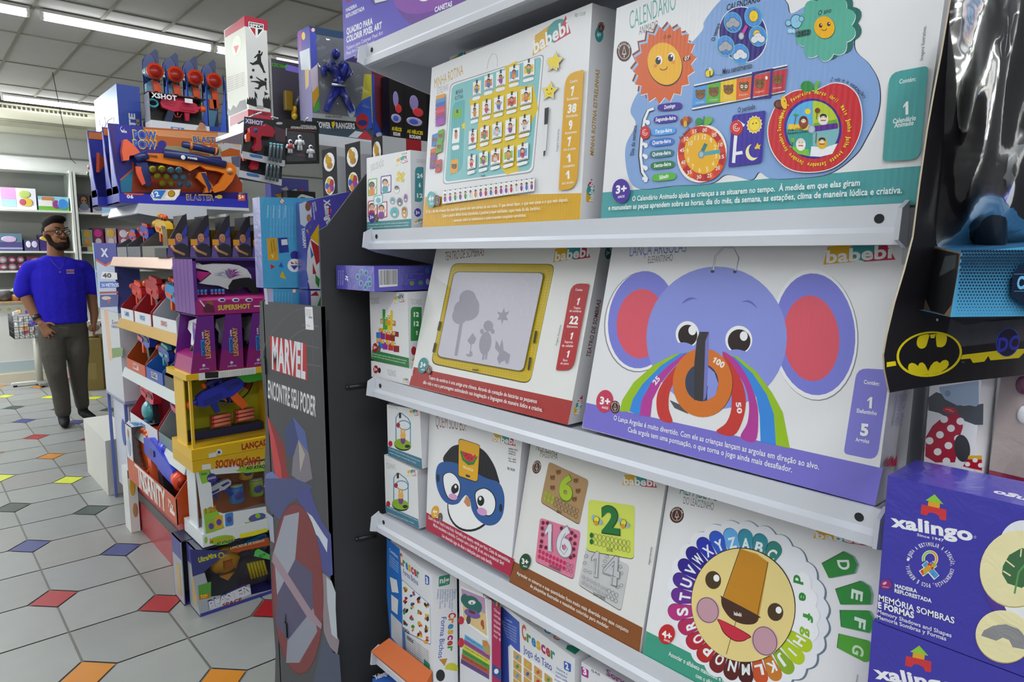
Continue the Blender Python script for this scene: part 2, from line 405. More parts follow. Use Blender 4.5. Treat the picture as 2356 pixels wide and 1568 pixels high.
# --- minha rotina
pl=lean(.686,1.515,4.9)
for k,(nm) in enumerate(('behind','front')):
    dx=0 if k else 1
    if k==0:
        mb,p,i=carton('game_box','white and mustard puzzle box leaning behind the routine board box','box',lean(.745,1.516,4.9),[(1035,131),(1390,14),(1383,505),(1000,520)],.045,(W,WS,W),group=None)
        s=sidepen(mb);s.poly([(1374,185),(1387,188),(1384,500),(1372,500)],'dfa81e')
        logo(p,(1037,128),(1075,115),(1040,160))
        done(mb,i);continue
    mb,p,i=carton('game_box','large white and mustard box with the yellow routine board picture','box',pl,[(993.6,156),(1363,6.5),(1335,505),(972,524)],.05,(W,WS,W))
    c=p.crop(780,0,2.8)
    c.poly([(553,1268),(1562,1243),(1553,1415),(537,1468)],'dba81c')
    c.text('MINHA ROTINA',615,570,800,478,56,'c9a43a',.0,3);c.text('ESTRELINHAS',632,608,704,580,40,'a9a9b0',0)
    c.text('R$ 115,00',1518,110,1586,96,22,'3a3a3a',0)
    logo(c,(1252,185),(1498,85),(1246,362))
    # board
    c.quad((668,1190),(716,540),(1322,345),(1252,1112),.05,'9a9aa2')
    c.quad((672,1184),(720,545),(1316,352),(1248,1104),.05,'f0f0f2')
    c.quad((682,1172),(727,552),(1306,362),(1238,1094),.05,'86c5c9')
    c.line([(952,448),(965,385),(990,345),(1012,350),(1022,385),(1020,430)],3,'b9b09a')
    c.poly([(1070,430),(1145,392),(1160,440),(1150,560),(1250,545),(1285,700),(1235,800),(1210,900),(1150,960),(1160,1100),(1080,1125),(1050,1090),(1010,1000),(880,960),(900,760),(845,700),(840,640),(990,590),(1060,520)],'e3c51c')
    c.text('MINHA',752,612,798,598,28,'2c5560',.02);c.text('ROTINA',748,648,800,632,26,'2c5560',.02)
    c.quad((716,1130),(730,660),(812,640),(796,1100),.12,'5fb0b4')
    c.quad((732,765),(736,712),(792,697),(789,752),.08,'76b82a');c.rect(757,706,768,728,'2c2c2c')
    c.poly([(727,925),(735,828),(778,820),(774,915)],'f3f3f3');c.ell(754,870,10,26,'c98a6a');c.ell(754,845,9,10,'5a3020')
    c.quad((727,970),(729,940),(776,930),(774,960),.4,'f3f3f3')
    c.poly([(715,1120),(722,1032),(768,1022),(764,1108)],'e8a31c');bear(c,742,1072,17)
    c.poly([(790,800),(800,798),(806,785),(810,798),(820,798),(812,812),(814,838),(803,826),(792,832),(795,815)],'efd21c')
    SK=['8a5234','e0a484','d99a74','b87850'];CL=['c2264a','3c78c0','e08a1e','3c9c5c','8a3c9c','d2d2d2']
    rows=[(862,532,54,78,[(862,530),(936,492),(1012,466),(1096,434),(1188,398)]),
          (0,0,0,0,[(850,680),(924,655),(1000,632),(1082,608),(1172,578)]),
          (0,0,0,0,[(838,846),(912,824),(990,802),(1074,778),(1164,756)]),
          (0,0,0,0,[(832,1008),(906,988),(982,972),(1064,954),(1152,938)])]
    rn=random.Random(3)
    for ri,rw in enumerate(rows):
        for ci,(x,y) in enumerate(rw[4]):
            w_=52+ci*5;h_=86+ci*4;sl=-w_*.26
            c.poly([(x-3,y+h_+4),(x+w_-1,y+h_+4+sl),(x+w_+3,y+sl+4),(x+w_,y+sl),(x+2,y+4)],'8c9a9c')
            c.poly([(x,y+h_),(x+w_,y+h_+sl),(x+w_+2,y+sl),(x+2,y)],'f4f4f5')
            cx,cy=x+w_*.5,y+h_*.45+sl*.5
            if rn.random()<.45:c.poly([(x+6,y+h_*.78),(x+w_-6,y+h_*.78+sl*.8),(x+w_-6,y+h_*.3+sl*.8),(x+6,y+h_*.3)],rn.choice(['5aa8e0','e07a3c','8ac43c','c24a6a','e8c23c','b0d8e8']))
            c.ell(cx,cy+20,w_*.2,h_*.24,rn.choice(CL),n=12);c.ell(cx,cy-6,w_*.19,h_*.17,'33201a',n=12);c.ell(cx,cy-1,w_*.15,h_*.12,rn.choice(SK),n=12)
            c.poly([(cx-w_*.13,cy+30),(cx-w_*.02,cy+30),(cx-w_*.04,cy+h_*.43),(cx-w_*.12,cy+h_*.43)],rn.choice(CL))
            c.poly([(cx+w_*.02,cy+29),(cx+w_*.13,cy+28),(cx+w_*.12,cy+h_*.4),(cx+w_*.04,cy+h_*.42)],rn.choice(CL))
            c.line([(cx-w_*.18,cy+12),(cx-w_*.33,cy+rn.uniform(-8,30))],5,rn.choice(SK));c.line([(cx+w_*.18,cy+10),(cx+w_*.34,cy+rn.uniform(-14,26))],5,rn.choice(SK))
            c.line([(x+8,y+h_-4+sl*.1),(x+w_-8,y+h_-4+sl*.85)],3,'6a6a70')
            c.poly([(cx-5,y-8+sl*.5),(cx+7,y-12+sl*.5),(cx+7,y+14+sl*.5),(cx-5,y+17+sl*.5)],'33312e')
            c.quad((x-2,y+h_+36),(x,y+h_+12),(x+w_-2,y+h_+12+sl),(x+w_-4,y+h_+34+sl),.4,'f4f4f5')
    c.text('babebi',921,1140,947,1134,11,'1c4a50',.03)
    # left stacks of cards
    for y,col in ((630,'e0a02c'),(655,'4a90d8'),(680,'3c64b0'),(705,'c83c4a'),(725,'d24a78'),(745,'b02c50'),(765,'7a3c9c'),(785,'a03cae')):
        c.poly([(626,y+32),(634,y-12),(690,y-28),(684,y+16)],col)
    for x,y,col in ((640,835,'5aa32c'),(602,862,'3a7ac8'),(632,905,'5aa32c'),(592,955,'d2602c'),(590,1005,'7a3c9c'),(625,1030,'c83c4a')):
        c.quad((x,y+85),(x+4,y+8),(x+42,y-6),(x+38,y+72),.1,col);bear(c,x+20,y+42,14)
    def star(cx,cy,r_,col='f0d51e'):
        for k_,(q,cc) in enumerate(((1.18,'8a8450'),(1.1,'f4f0dc'),(1,col))):
            P=[]
            for t in range(10):
                a=math.radians(-90+36*t+8);rr=r_*q*(1 if t%2==0 else .5);P.append((cx+math.cos(a)*rr*.9+(2-k_),cy+math.sin(a)*rr-math.cos(a)*rr*.18))
            c.poly(P,cc)
    star(1388,412,52);star(1398,396,54);star(1364,590,56)
    for x in(1348,1378):c.ell(x,580-(x-1348)*.2,4,6,'33240c',n=10)
    c.line([(1352,602),(1362,610),(1376,600)],3,'33240c')
    # pen
    c.poly([(1333,700),(1360,692),(1352,800),(1330,806)],'1d1d20');c.poly([(1332,806),(1352,800),(1340,970),(1325,975)],'e6e6e8');c.poly([(1325,975),(1339,970),(1334,1005),(1324,1006)],'26262a')
    c.line([(1356,802),(1344,972)],2,'55555a')
    # contents column
    c.quad((1422,1228),(1466,480),(1586,450),(1540,1215),.12,'dfa81e')
    for t,s_,y in (('7','Estrelinhas',618),('38','Atividades',728),('9','Sentimentos',835),('7','Dias da semana',942),('1','Canetinha',1050),('1','Saco de pano',1158)):
        k_=(y-618)*.058;w_=12 if len(t)==1 else 28
        c.text(t,1514-k_-w_,y+2,1514-k_+w_,y-7,50,'f5f5f5',.05,3);c.text(s_,1514-k_-38,y+32,1514-k_+38,y+22,16,'f5f5f5',.01)
    c.text('Contém:',1494,540,1548,528,18,'f5f5f5',.01)
    c.text('Imagens ilustrativas',1418,975,1428,832,13,'55555a',0)
    # bottom row of cards
    for q in range(18):
        x=672+q*33;y=1230-q*4.6;c.poly([(x-2,y+88),(x+36,y+82),(x+40,y-6),(x+2,y)],'9c9ca0');c.poly([(x,y+84),(x+36,y+79),(x+39,y-4),(x+3,y+2)],'f3f3f4')
        c.ell(x+19,y+52,9,20,rn.choice(CL),n=10);c.ell(x+19,y+28,8,10,'2e1c18',n=10);c.ell(x+19,y+32,6,7,rn.choice(SK),n=10);c.rect(x+14,y-2,x+26,y+3,'55555a')
    badge(c,604,1286,28,52,'4+','5fb0b4',0,-.05);stamp(c,642,1294,20,36,0)
    c.text('O dia a dia das crianças fica mais fácil quando elas tem clareza da sua rotina. O que devem fazer, o que vem antes e o que vem depois.',570,1374,1486,1298,19,'f7f3e2',.012)
    c.text('Com o quadro Minha Rotina Estrelinhas é possível propor atividades, super meta do dia, horários,',676,1400,1308,1352,19,'f7f3e2',.012)
    c.text('conversar sobre os sentimentos e como incentivo conquistar estrelinhas.',748,1430,1216,1396,19,'f7f3e2',.012)
    s=sidepen(mb).crop(780,0,2.8)
    s.text('MINHA ROTINA ESTRELINHAS',1640,1003,1678,452,24,'b98f2c',.02,3)
    s.ell(1676,222,27,50,'3b9c9c');s.text('4+',1664,240,1690,236,30,'f4f4f4',.04);stamp(s,1688,174,22,32)
    s.sub((1590,1190),(1590,1300),(1645,1150))
    s.poly([(1592,1300),(1592,1225),(1612,1215),(1640,1300)],'dfae1d');s.ell(1620,1225,24,36,'3b9c9c');s.poly([(1600,1195),(1628,1150),(1646,1205)],'c2264a');s.text('babebi',1636,1298,1640,1165,26,'f4f4f4',.05)
    done(mb,i)
# --- jogo de acao
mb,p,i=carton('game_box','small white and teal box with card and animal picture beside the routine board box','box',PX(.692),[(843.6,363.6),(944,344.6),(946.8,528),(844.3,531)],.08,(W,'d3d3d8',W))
c=p.crop(780,0,2.8)
c.poly([(180,1430),(466,1408),(467,1476),(181,1489)],'3f8f95')
c.text('JOGO DE AÇÃO',206,1102,290,1068,38,'9aa0a6',0,3);c.text('R$ 58,88',405,998,438,990,10,'444')
logo(c,(368,1010),(446,996),(366,1072))
for x,y,w_,h_,col,hr,sh in ((186,1150,60,115,'6cb23c','2a1a12','e08a1e'),(268,1130,70,120,'5a3c9c','1c1414','3c9ca8'),(186,1290,62,110,'c03c4a','3a1c14','c2264a'),(246,1300,66,110,'c03c6a','1c1414','8a3c9c')):
    c.quad((x,y+h_),(x,y+4),(x+w_,y-6),(x+w_,y+h_-12),.1,col);c.quad((x+6,y+h_-8),(x+6,y+10),(x+w_-6,y+2),(x+w_-6,y+h_-18),.1,'f2f2f3')
    cx=x+w_*.42;cy=y+h_*.42;c.ell(cx,cy+38,20,26,sh,n=16);c.ell(cx,cy-8,19,22,hr,n=16);c.ell(cx,cy,15,19,'7a4630' if col=='6cb23c' else 'e0a484',n=16)
    c.line([(cx+16,cy+26),(cx+26,cy+2)],7,'d99a74');c.line([(cx-6,cy+8),(cx,cy+12),(cx+7,cy+7)],2.5,'f4f4f4')
c.quad((222,1325),(224,1262),(284,1250),(282,1312),.15,'5fb8c0');c.quad((227,1320),(229,1268),(278,1256),(277,1307),.15,'f4f4f4');c.ell(254,1290,16,18,'6cc0c8')
for x,y in ((386,1118),(412,1122),(380,1155),(410,1160),(396,1140)):
    P=[]
    for t in range(10):
        a=math.radians(-90+36*t+6);rr=20*(1 if t%2==0 else .5);P.append((x+math.cos(a)*rr*.85,y+math.sin(a)*rr))
    c.poly(P,'e8ce2c')
for x,y,rx,ry,col in ((372,1222,15,20,'f6f6f6'),(345,1292,15,22,'7aa8c0'),(392,1300,17,26,'6c7a84'),(430,1275,11,26,'9a5ca8'),(358,1368,26,34,'5ab4c0'),(422,1372,16,30,'e0a03c'),(422,1352,15,20,'b8742c'),(372,1208,12,12,'2c2c2c')):
    c.ell(x,y,rx+3,ry+3,'55555a',n=18);c.ell(x,y,rx+1.5,ry+1.5,'fafafa',n=18);c.ell(x,y,rx,ry,col,n=18);c.ell(x-4,y-3,2,3,'1c1c1c',n=8);c.ell(x+4,y-4,2,3,'1c1c1c',n=8);c.ell(x,y+ry*.4,rx*.4,ry*.3,'f4ead8',n=12)
badge(c,213,1402,20,34,'3+','4a3c9c');stamp(c,242,1404,14,24)
c.text('Um perfeito joguinho para levar na bolsa e brincar em vários momentos',192,1450,452,1436,9,'e8f0f0',.01);c.text('de espera. Faça da coleta e diversão horas brincadeiras ao seu filho.',192,1468,452,1454,9,'e8f0f0',.01)
s=sidepen(mb).crop(780,0,2.8)
s.text('JOGO DE AÇÃO',500,1046,556,1050,22,'9aa0a6');s.quad((488,1298),(490,1072),(545,1076),(540,1302),.15,'3f8f95')
for t,y in (('24',1144),('6',1204),('12',1272)):s.text(t,503 if len(t)>1 else 514,y,540 if len(t)>1 else 528,y,26,'f5f5f5',.05)
s.ell(507,1368,22,28,'4a3c9c');s.text('3+',494,1380,520,1380,22,'f5f5f5',.05)
logo(s,(486,1412),(546,1405),(486,1452));done(mb,i)
# --- calendario
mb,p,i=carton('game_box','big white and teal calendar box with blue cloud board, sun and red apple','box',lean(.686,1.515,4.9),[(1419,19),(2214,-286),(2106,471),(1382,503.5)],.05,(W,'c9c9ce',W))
c=p.crop(1380,0,2.904)
c.poly([(18,1285),(2168,1105),(2108,1368),(5,1462)],'4da0a4')
c.text('CALENDÁRIO',200,198,508,62,112,'5aa8a4',-.005,3);c.text('ANIMADO',262,235,386,190,52,'55555c',-.005,3)
stamp(c,163,344,50,68,0)
# cloud board: dark edge, then face
cloud=[(285,1262),(205,1215),(172,1080),(178,960),(240,830),(205,740),(255,620),(330,560),(660,235),(700,140),(790,20),(900,-70),(1060,-120),(1180,-60),(1250,20),(1280,90),(1420,30),(1640,80),(1700,180),(1705,330),(1800,430),(1865,560),(1862,740),(1780,920),(1700,1040),(1530,1160),(1300,1190),(1140,1192),(1065,1150),(1010,1200),(850,1165),(740,1225),(500,1240)]
c.blob([(x+7,y+3) for x,y in cloud],'2c3444',6);c.blob(cloud,'86a8dc',6)
c.text('CALENDÁRIO',846,72,1076,8,38,'20203a',.03,3)
# sun
def petals(cx,cy,rx,ry,n,dep,rot,col,sl=0,sharp=True):
    P=[]
    for t in range(n*2 if sharp else n*6):
        if sharp:a=2*math.pi*t/(n*2);k_=1 if t%2==0 else dep
        else:a=2*math.pi*t/(n*6);k_=dep+(1-dep)*abs(math.sin(a*n/2))
        x=math.cos(a)*rx*k_;y=math.sin(a)*ry*k_;P.append((cx+x,cy+y+sl*x))
    c.poly(P,col)
for dx,dy,col in ((-20,-22,'8a3a1c'),(-10,-12,'9cc0e8'),(3,4,'f6f0ea'),(0,0,'d9622a')):petals(434+dx,430+dy,212,262,18,.84,0,col,-.22)
c.ell(436,432,116,146,'2c2018',-14);c.ell(434,426,113,143,'f2b51c',-14)
for x,y,px_ in ((395,402,390),(478,382,474)):c.ell(x,y,23,30,'f8f8f8');c.ell(px_,y+4,18,25,'15121a');c.ell(px_+6,y-8,6,8,'f8f8f8')
c.ell(372,440,12,12,'e08a3c');c.ell(490,415,12,12,'e08a3c');c.line([(402,458),(415,467),(430,468),(448,458),(452,446)],5,'2a1408')
c.quad((557,412),(557,384),(608,368),(606,400),.3,'5a2c18');c.text('07',566,406,600,396,24,'f0e0d0',.03);c.text('O dia',424,262,476,250,22,'2c1c14',.0)
# weather dial
c.ell(958,232,163,190,'e9e6f4',-12);c.ell(957,232,157,184,'2c1c7c',-12)
for x,y,k_ in ((890,150,0),(1027,112,1),(1058,242,2),(940,362,3),(842,308,0)):
    c.ell(x,y,60,70,'6cc8c0',-12);c.ell(x,y,56,66,'4a90e0',-12)
    if k_ in(1,2):petals(x+(2 if k_==1 else -8),y-(4 if k_==1 else 12),36 if k_==1 else 28,44 if k_==1 else 34,14,.84,0,'2c2410');petals(x+(2 if k_==1 else -8),y-(4 if k_==1 else 12),32 if k_==1 else 25,40 if k_==1 else 31,14,.86,0,'f4cc1c')
    if k_!=1:
        y2=y+(8 if k_!=2 else 18);cl='dfe2e8' if k_ in(2,3) else 'a8acb4'
        for ex,ey,er in ((-24,6,22),(0,-12,27),(24,2,22)):c.ell(x+ex,y2+ey,er+2.5,er+3,'20242c')
        for ex,ey,er in ((-24,6,22),(0,-12,27),(24,2,22)):c.ell(x+ex,y2+ey,er,er,cl)
    if k_==0:
        for q in range(5):c.ring(x-26+q*13,y+44+(q%2)*9,4,5,2,'16243c',n=10)
    c.line([(x-10,y+2),(x-6,y+5)],2.5,'201810');c.line([(x+8,y-2),(x+12,y+1)],2.5,'201810')
c.line([(948,240),(985,172)],20,'c43ca0');c.ell(948,242,19,24,'9aa4b0');c.ell(948,242,13,17,'c6ced6')
c.text('O tempo',768,275,808,158,24,'1c1c2c')
# flower
for dx,dy,col in ((42,-12,'2c6c64'),(3,4,'e9f2f0'),(0,0,'5cb09c')):petals(1510+dx,185+dy,208,226,10,.84,0,col,-.1,False)
c.ell(1505,187,70,76,'205048',-14);c.ell(1503,184,68,74,'f2b51c',-14)
for x,y in((1478,172),(1532,162)):c.ell(x,y,11,14,'15121a');c.ell(x+3,y-4,4,5,'f8f8f8')
c.line([(1484,196),(1496,206),(1512,202),(1520,192)],4,'2a1408')
c.quad((1307,258),(1307,212),(1418,190),(1414,236),.4,'2c6c60');c.text('2022',1324,246,1400,230,28,'16242c',.05);c.text('O ano',1460,106,1548,84,32,'16242c')
# little bird
c.ell(1315,145,40,48,'1c2430');c.ell(1315,145,36,44,'8ccbe8');c.ell(1262,155,20,22,'1c2430');c.ell(1262,155,17,19,'8ccbe8');c.ell(1350,128,18,20,'1c2430');c.ell(1350,128,15,17,'8ccbe8');c.poly([(1312,140),(1324,137),(1318,150)],'e08a1c');c.line([(1298,195),(1292,206)],5,'e8b01c');c.line([(1318,193),(1324,202)],5,'e8b01c')
for x in (1268,1282,1298):c.ell(x,208,9,16,'a8dcf0')
# feelings strip
c.line([(632,576),(1255,440)],13,'20242c');c.line([(632,572),(1255,436)],9,'f2f4f8');c.line([(620,733),(1240,614)],13,'20242c');c.line([(620,729),(1240,610)],9,'f2f4f8')
xs=[(632,590,620,712),(722,568,710,694),(812,549,808,684),(918,528,914,672),(1020,512,1012,650),(1130,485,1128,632),(1258,458,1240,605)]
for q,col in enumerate(('4a9ce8','5cb034','f0c41c','e4622c','d63c34','c02c44')):
    A=xs[q];B_=xs[q+1];c.poly([(A[0],A[1]),(B_[0],B_[1]),(B_[2],B_[3]),(A[2],A[3])],col)
    mx_=(A[0]+B_[0])/2-2;my=(A[1]+B_[1]+A[3]+B_[3])/4-8;bear(c,mx_,my,33)
    if q==3:
        for e_ in(-14,14):c.ell(mx_+e_,my-3,9,11,'f6f6f6');c.ell(mx_+e_,my-3,4,5,'15121a')
    c.text(['Felicidade','Tristeza','Raiva','Medo','Vergonha','Ciúmes'][q],mx_-32,my+62,mx_+26,my+52,12,'e8e4c8',0)
c.line([(1030,490),(1152,462),(1140,650),(1018,662)],20,'3c1c80',closed=True)
c.ell(1118,522,8,12,'e8f4fc');c.text('Meu sentimento',822,498,1020,455,36,'16182c')
for x in(722,738):c.ell(x+6,488,20,26,'201c14');
c.ell(728,492,17,24,'ecd41c');c.ell(746,484,15,24,'ecd41c');c.line([(738,468),(742,512)],6,'201c14');c.ell(740,464,9,12,'c8dcf0')
for q in range(4):c.line([(768+q*14,502-q*1),(776+q*14,501+q*2)],3,'201c14')
# days of the week
c.line([(365,728),(325,742),(300,800),(280,930),(272,1040),(285,1150),(322,1205)],22,'1c2430');c.line([(365,726),(328,740),(303,800),(284,930),(277,1040),(290,1150),(322,1200)],17,'f0f2f6')
for y in (818,895,970,1046,1122,1200):
    c.line([(290 if y>850 else 300,y-10),(318 if y>840 else 330,y)],20,'f0f2f6');c.ell(326 if y<840 else 312,y+2,13,16,'f0f2f6')
c.ell(308,890,34,44,'6a1414');c.ell(307,886,33,43,'d22a2a');c.ring(307,886,16,20,4,'f2dcd8',a1=300);c.ring(307,886,7,9,4,'f2dcd8',a1=270)
for t,x,y,w_,col in (('Domingo',472,714,82,'3c1c94'),('Segunda-feira',444,796,80,'3a2aa4'),('Terça-feira',430,877,82,'5aa4ee'),('Quarta-feira',417,950,82,'3a74d0'),('Quinta-feira',417,1027,80,'347a80'),('Sexta-feira',424,1103,80,'2c8044'),('Sábado',434,1182,80,'5cb83c')):
    sl=-.17*w_;c.quad((x-w_,y+28-sl*.6),(x-w_,y-22-sl*.6),(x+w_,y-28+sl*.6),(x+w_,y+24+sl*.6),.45,col)
    q=len(t)*5.2;c.text(t,x-q,y+14-sl*.2,x+q,y+6+sl*.2,24,'f2f2f6',.03,3)
c.text('Dia da semana',232,1036,252,838,24,'16182c')
# clock
petals(688,1028,166,192,48,.995,0,'f2ece4',-.12);c.ell(688,1028,160,186,'d8402c',-12)
for q in range(12):
    a=math.radians(q*30-12)
    if q%2:
        P=[(688+math.cos(a+t)*k_*158,1028+math.sin(a+t)*k_*184) for t,k_ in ((-.13,.76),(-.13,1),(.13,1),(.13,.76))];c.poly(P,'b82028')
for q in range(12):
    a=math.radians(q*30+3)
    P=[(688+math.cos(a+t)*k_*158,1028+math.sin(a+t)*k_*184) for t,k_ in ((-.1,.76),(-.1,1),(.1,1),(.1,.76))];c.poly(P,'e4641f' if q%3 else 'c82a28')
c.ell(688,1026,118,138,'f0b41c',-12)
for q in range(12):
    a=math.radians(q*30-82);x,y=688+math.cos(a)*134,1030+math.sin(a)*158;t=['00','05','10','15','20','25','30','35','40','45','50','55'][q];c.text(t,x-15,y+12,x+15,y+6,24,'f6efe0',.02)
    x,y=688+math.cos(a)*96,1030+math.sin(a)*112;t=str(q or 12);w_=7*len(t);c.text(t,x-w_,y+14,x+w_,y+10,30,'f8f0d0',.01)
c.line([(682,1032),(716,962)],24,'2c7c88');c.line([(684,1032),(812,1012)],25,'4aa8b8');c.ell(684,1034,21,26,'7c98a4');c.ell(684,1034,14,18,'a8c0ca')
c.ell(668,815,24,26,'2c8c3c',20);c.ell(728,810,24,34,'6cb43c',50);c.line([(700,840),(704,778)],9,'2c8c3c');c.text('As horas',545,940,612,862,22,'16182c')
for x,y in((560,805),(600,790)):c.ell(x,y+12,16,22,'8a3a1c')
c.ell(578,800,18,20,'c8641c');c.ell(578,830,12,22,'e8b01c')
# period
c.quad((865,1118),(892,772),(1114,740),(1090,1088),.06,'3c2aa0');c.line([(925,810),(912,940),(900,1090)],22,'f0f2f6');c.line([(912,1028),(960,1020)],22,'f0f2f6');c.line([(925,810),(972,842)],18,'f0f2f6')
c.ell(920,858,43,50,'8a1818');c.ell(919,854,42,48,'d22a2a');c.ring(919,854,20,24,5,'f2dcd8',a1=300);c.ring(919,854,9,11,5,'f2dcd8',a1=270)
petals(1040,835,54,62,14,.84,0,'f4ecc0',-.1);petals(1040,835,48,56,14,.84,0,'f0c41c',-.1);c.ell(1040,835,32,38,'f6dc3c');c.ell(1030,828,4,5,'15121a');c.ell(1052,824,4,5,'15121a')
c.ell(1025,1020,44,54,'f6ecb0');c.ell(1042,1008,40,48,'3c2aa0');c.poly([(1040,990),(1052,975),(1060,955),(1068,972),(1084,968),(1074,985),(1078,1000),(1062,994),(1048,1000)],'f0cc1c')
c.text('O período',928,755,1044,728,32,'16182c')
# apple
ap=[(1440,612),(1380,604),(1290,620),(1200,690),(1145,800),(1132,900),(1160,1010),(1230,1100),(1330,1145),(1480,1145),(1590,1105),(1680,1020),(1740,900),(1756,780),(1730,650),(1660,578),(1570,560),(1490,590)]
c.blob([(1442+(x-1442)*1.02,860+(y-860)*1.02) for x,y in ap],'f2ece8');c.blob(ap,'cc2a34')
c.ell(1392,582,44,38,'2c8c3c',12);c.line([(1448,625),(1452,580),(1466,545)],24,'6cb43c')
c.ell(1430,862,193,202,'3c1c8c',-12);
for a0,col in ((180,'5ab0e8'),(270,'b8cc2c'),(0,'7cb8c0'),(90,'3c9c94')):
    P=[(1430,862)]
    for t in range(13):
        a=math.radians(a0+90*t/12);P.append((1430+math.cos(a)*176,862+math.sin(a)*186))
    c.poly(P,col)
c.ell(1396,747,19,19,'f4d41c');c.poly([(1262,868),(1270,830),(1430,838),(1430,872)],'f0c83c');c.poly([(1435,828),(1590,800),(1606,850),(1440,868)],'6ca83c');c.poly([(1412,1045),(1420,980),(1510,988),(1596,960),(1560,1030),(1480,1050)],'f0f0f4');c.poly([(1270,975),(1400,1000),(1410,1046),(1330,1030)],'7cc43c')
for x,y,w_,h_,col,c2 in ((1368,820,32,44,'8a4420','2c1810'),(1500,800,34,40,'e8e4dc','2c1c18'),(1350,968,32,42,'f2f2f0','d8d8d8'),(1492,958,34,40,'e0b42c','3c2418')):
    c.ell(x,y,w_,h_,col);c.ell(x,y-20,w_*.7,h_*.45,c2 if col!='8a4420' else '4a2414');c.ell(x,y-10,w_*.5,h_*.3,'f0e4c8');c.rect(x-w_*.5,y+4,x+w_*.5,y+11,'c82c2c')
    for e_ in(-8,8):c.ell(x+e_,y-14,2.5,3.5,'15121a',n=8)
c.line([(1308,836),(1318,780)],5,'6a4420');c.ell(1318,772,18,8,'3c9c3c');c.line([(1455,800),(1460,745)],4,'6a3c20');c.ell(1462,742,18,18,'7a3c1c');c.line([(1450,960),(1455,890)],5,'6a3c20');c.line([(1290,1000),(1298,930)],4,'6a3c20');c.ell(1298,938,14,16,'7cb43c')
c.text('Verão (22/dez)',1264,880,1366,868,15,'16242c',.01);c.text('Primavera (23/set)',1262,902,1396,886,15,'16242c',.01)
c.line([(1424,866),(1596,842)],36,'5a1c90');c.ell(1422,866,25,29,'98a4b4');c.ell(1422,866,18,21,'bcc8d4')
c.arc('Janeiro',1442,862,222,232,208,234,24,'f2dc2c',.03,-12);c.arc('Fevereiro',1442,862,222,232,240,276,24,'f2dc2c',.03,-12);c.arc('Março',1442,862,222,232,282,302,26,'f2dc2c',.03,-12);c.arc('Abril',1442,862,222,232,308,324,26,'f2dc2c',.03,-12)
c.arc('Maio',1442,862,222,232,333,350,26,'f2dc2c',.03,-12);c.arc('Junho',1442,862,222,232,356,378,26,'f2dc2c',.03,-12);c.arc('Julho',1442,862,222,232,384,404,26,'f2dc2c',.03,-12);c.arc('Agosto',1442,862,222,232,410,436,26,'f2dc2c',.03,-12)
c.arc('Setembro',1442,862,222,232,442,474,26,'f2dc2c',.03,-12);c.arc('Outubro',1442,862,222,232,480,508,26,'f2dc2c',.03,-12);c.arc('Novembro',1442,862,222,232,514,544,24,'f2dc2c',.03,-12);c.arc('Dezembro',1442,862,222,232,548,578,24,'f2dc2c',.03,-12)
for q,t in enumerate('O mês e a estação'):
    if t==' ':continue
    a=q/16;x=1545+a*215;y=550+a*a*95-math.sin(a*3.14)*18;c.text(t,x,y,x+13,y+3+a*16,34 if t=='O' else 26,'16182c',0)
c.ell(1210,700,38,30,'4a2418');c.ell(1208,700,24,19,'7a3c20');c.ell(1240,690,20,44,'f0c02c',-10);c.ell(1244,680,3,5,'15121a',n=8)
# right column
c.quad((1896,1082),(1944,492),(2204,444),(2150,1068),.12,'4ea2a2')
c.text('Contém:',2008,565,2120,546,28,'e4eff0',.02);c.text('1',2036,776,2070,768,84,'f6f6f6',.05,3);c.text('Calendário',1966,830,2120,806,30,'eef4f4',.03);c.text('Animado',1976,858,2104,838,30,'eef4f4',.03)
c.text('Imagens Ilustrativas.',2168,408,2190,178,22,'4c4c54')
badge(c,153,1277,60,80,'3+','4a2c9c',0,-.12)
c.text('O Calendário Animado ajuda as crianças a se situarem no tempo.  À medida em que elas giram',226,1345,1746,1242,32,'f4f6f6',.02)
c.text('e manuseiam as peças aprendem sobre as horas, dia do mês, da semana, as estações, clima de maneira lúdica e criativa.',68,1406,2028,1292,32,'f4f6f6',.02)
done(mb,i)
# ================================================================ third shelf
mb,p,i=carton('game_box','white and red shadow theatre box with yellow framed screen picture','box',lean(.686,1.229,13.2),[(1009,548),(1386,545),(1306,977),(941,886)],.045,('e6e6e4','c9c9cc',W))
c=p.crop(820,540,3.408)
c.poly([(450,1035),(1696,1302),(1657,1490),(413,1177)],'a8302e')
c.text('TEATRO DE SOMBRAS',690,202,998,162,66,'7a3434',-.008,3)
logo(c,(1545,70),(1836,72),(1543,216))
fr=[(583,1000),(752,226),(1556,226),(1368,1168)]
c.quad((583,1012),(748,222),(1558,228),(1362,1172),.07,'5a4a10');c.quad((588,1003),(752,226),(1554,233),(1362,1162),.07,'cdb11a')
for a in range(34):
    for e_ in range(2):
        t=.03+.94*a/33;c.ell(752+t*790,246+e_*22,2.6,2.6,'6a5a14',n=6);c.ell(620+t*730,988+e_*20+t*120,2.6,2.6,'6a5a14',n=6)
    for e_ in range(2):
        t=.03+.94*a/33;c.ell(748-t*148+e_*20,262+t*700,2.6,3,'6a5a14',n=6);c.ell(1530-t*178-e_*20,262+t*830,2.6,3,'6a5a14',n=6)
c.quad((634,960),(770,288),(1482,296),(1318,1078),.06,'6a5c20');c.quad((640,950),(775,294),(1474,302),(1312,1070),.06,'c6c3d0')
SD='9b97a6'
c.ell(880,500,66,66,SD);c.ell(870,590,100,86,SD);c.ell(815,640,58,62,SD);c.ell(905,560,66,80,SD);c.poly([(822,655),(848,660),(800,950),(775,948)],SD)
c.poly([(1165,570),(1172,610),(1208,600),(1182,640),(1196,672),(1160,668),(1150,706),(1140,664),(1110,668),(1130,634),(1108,604),(1148,612)],SD)
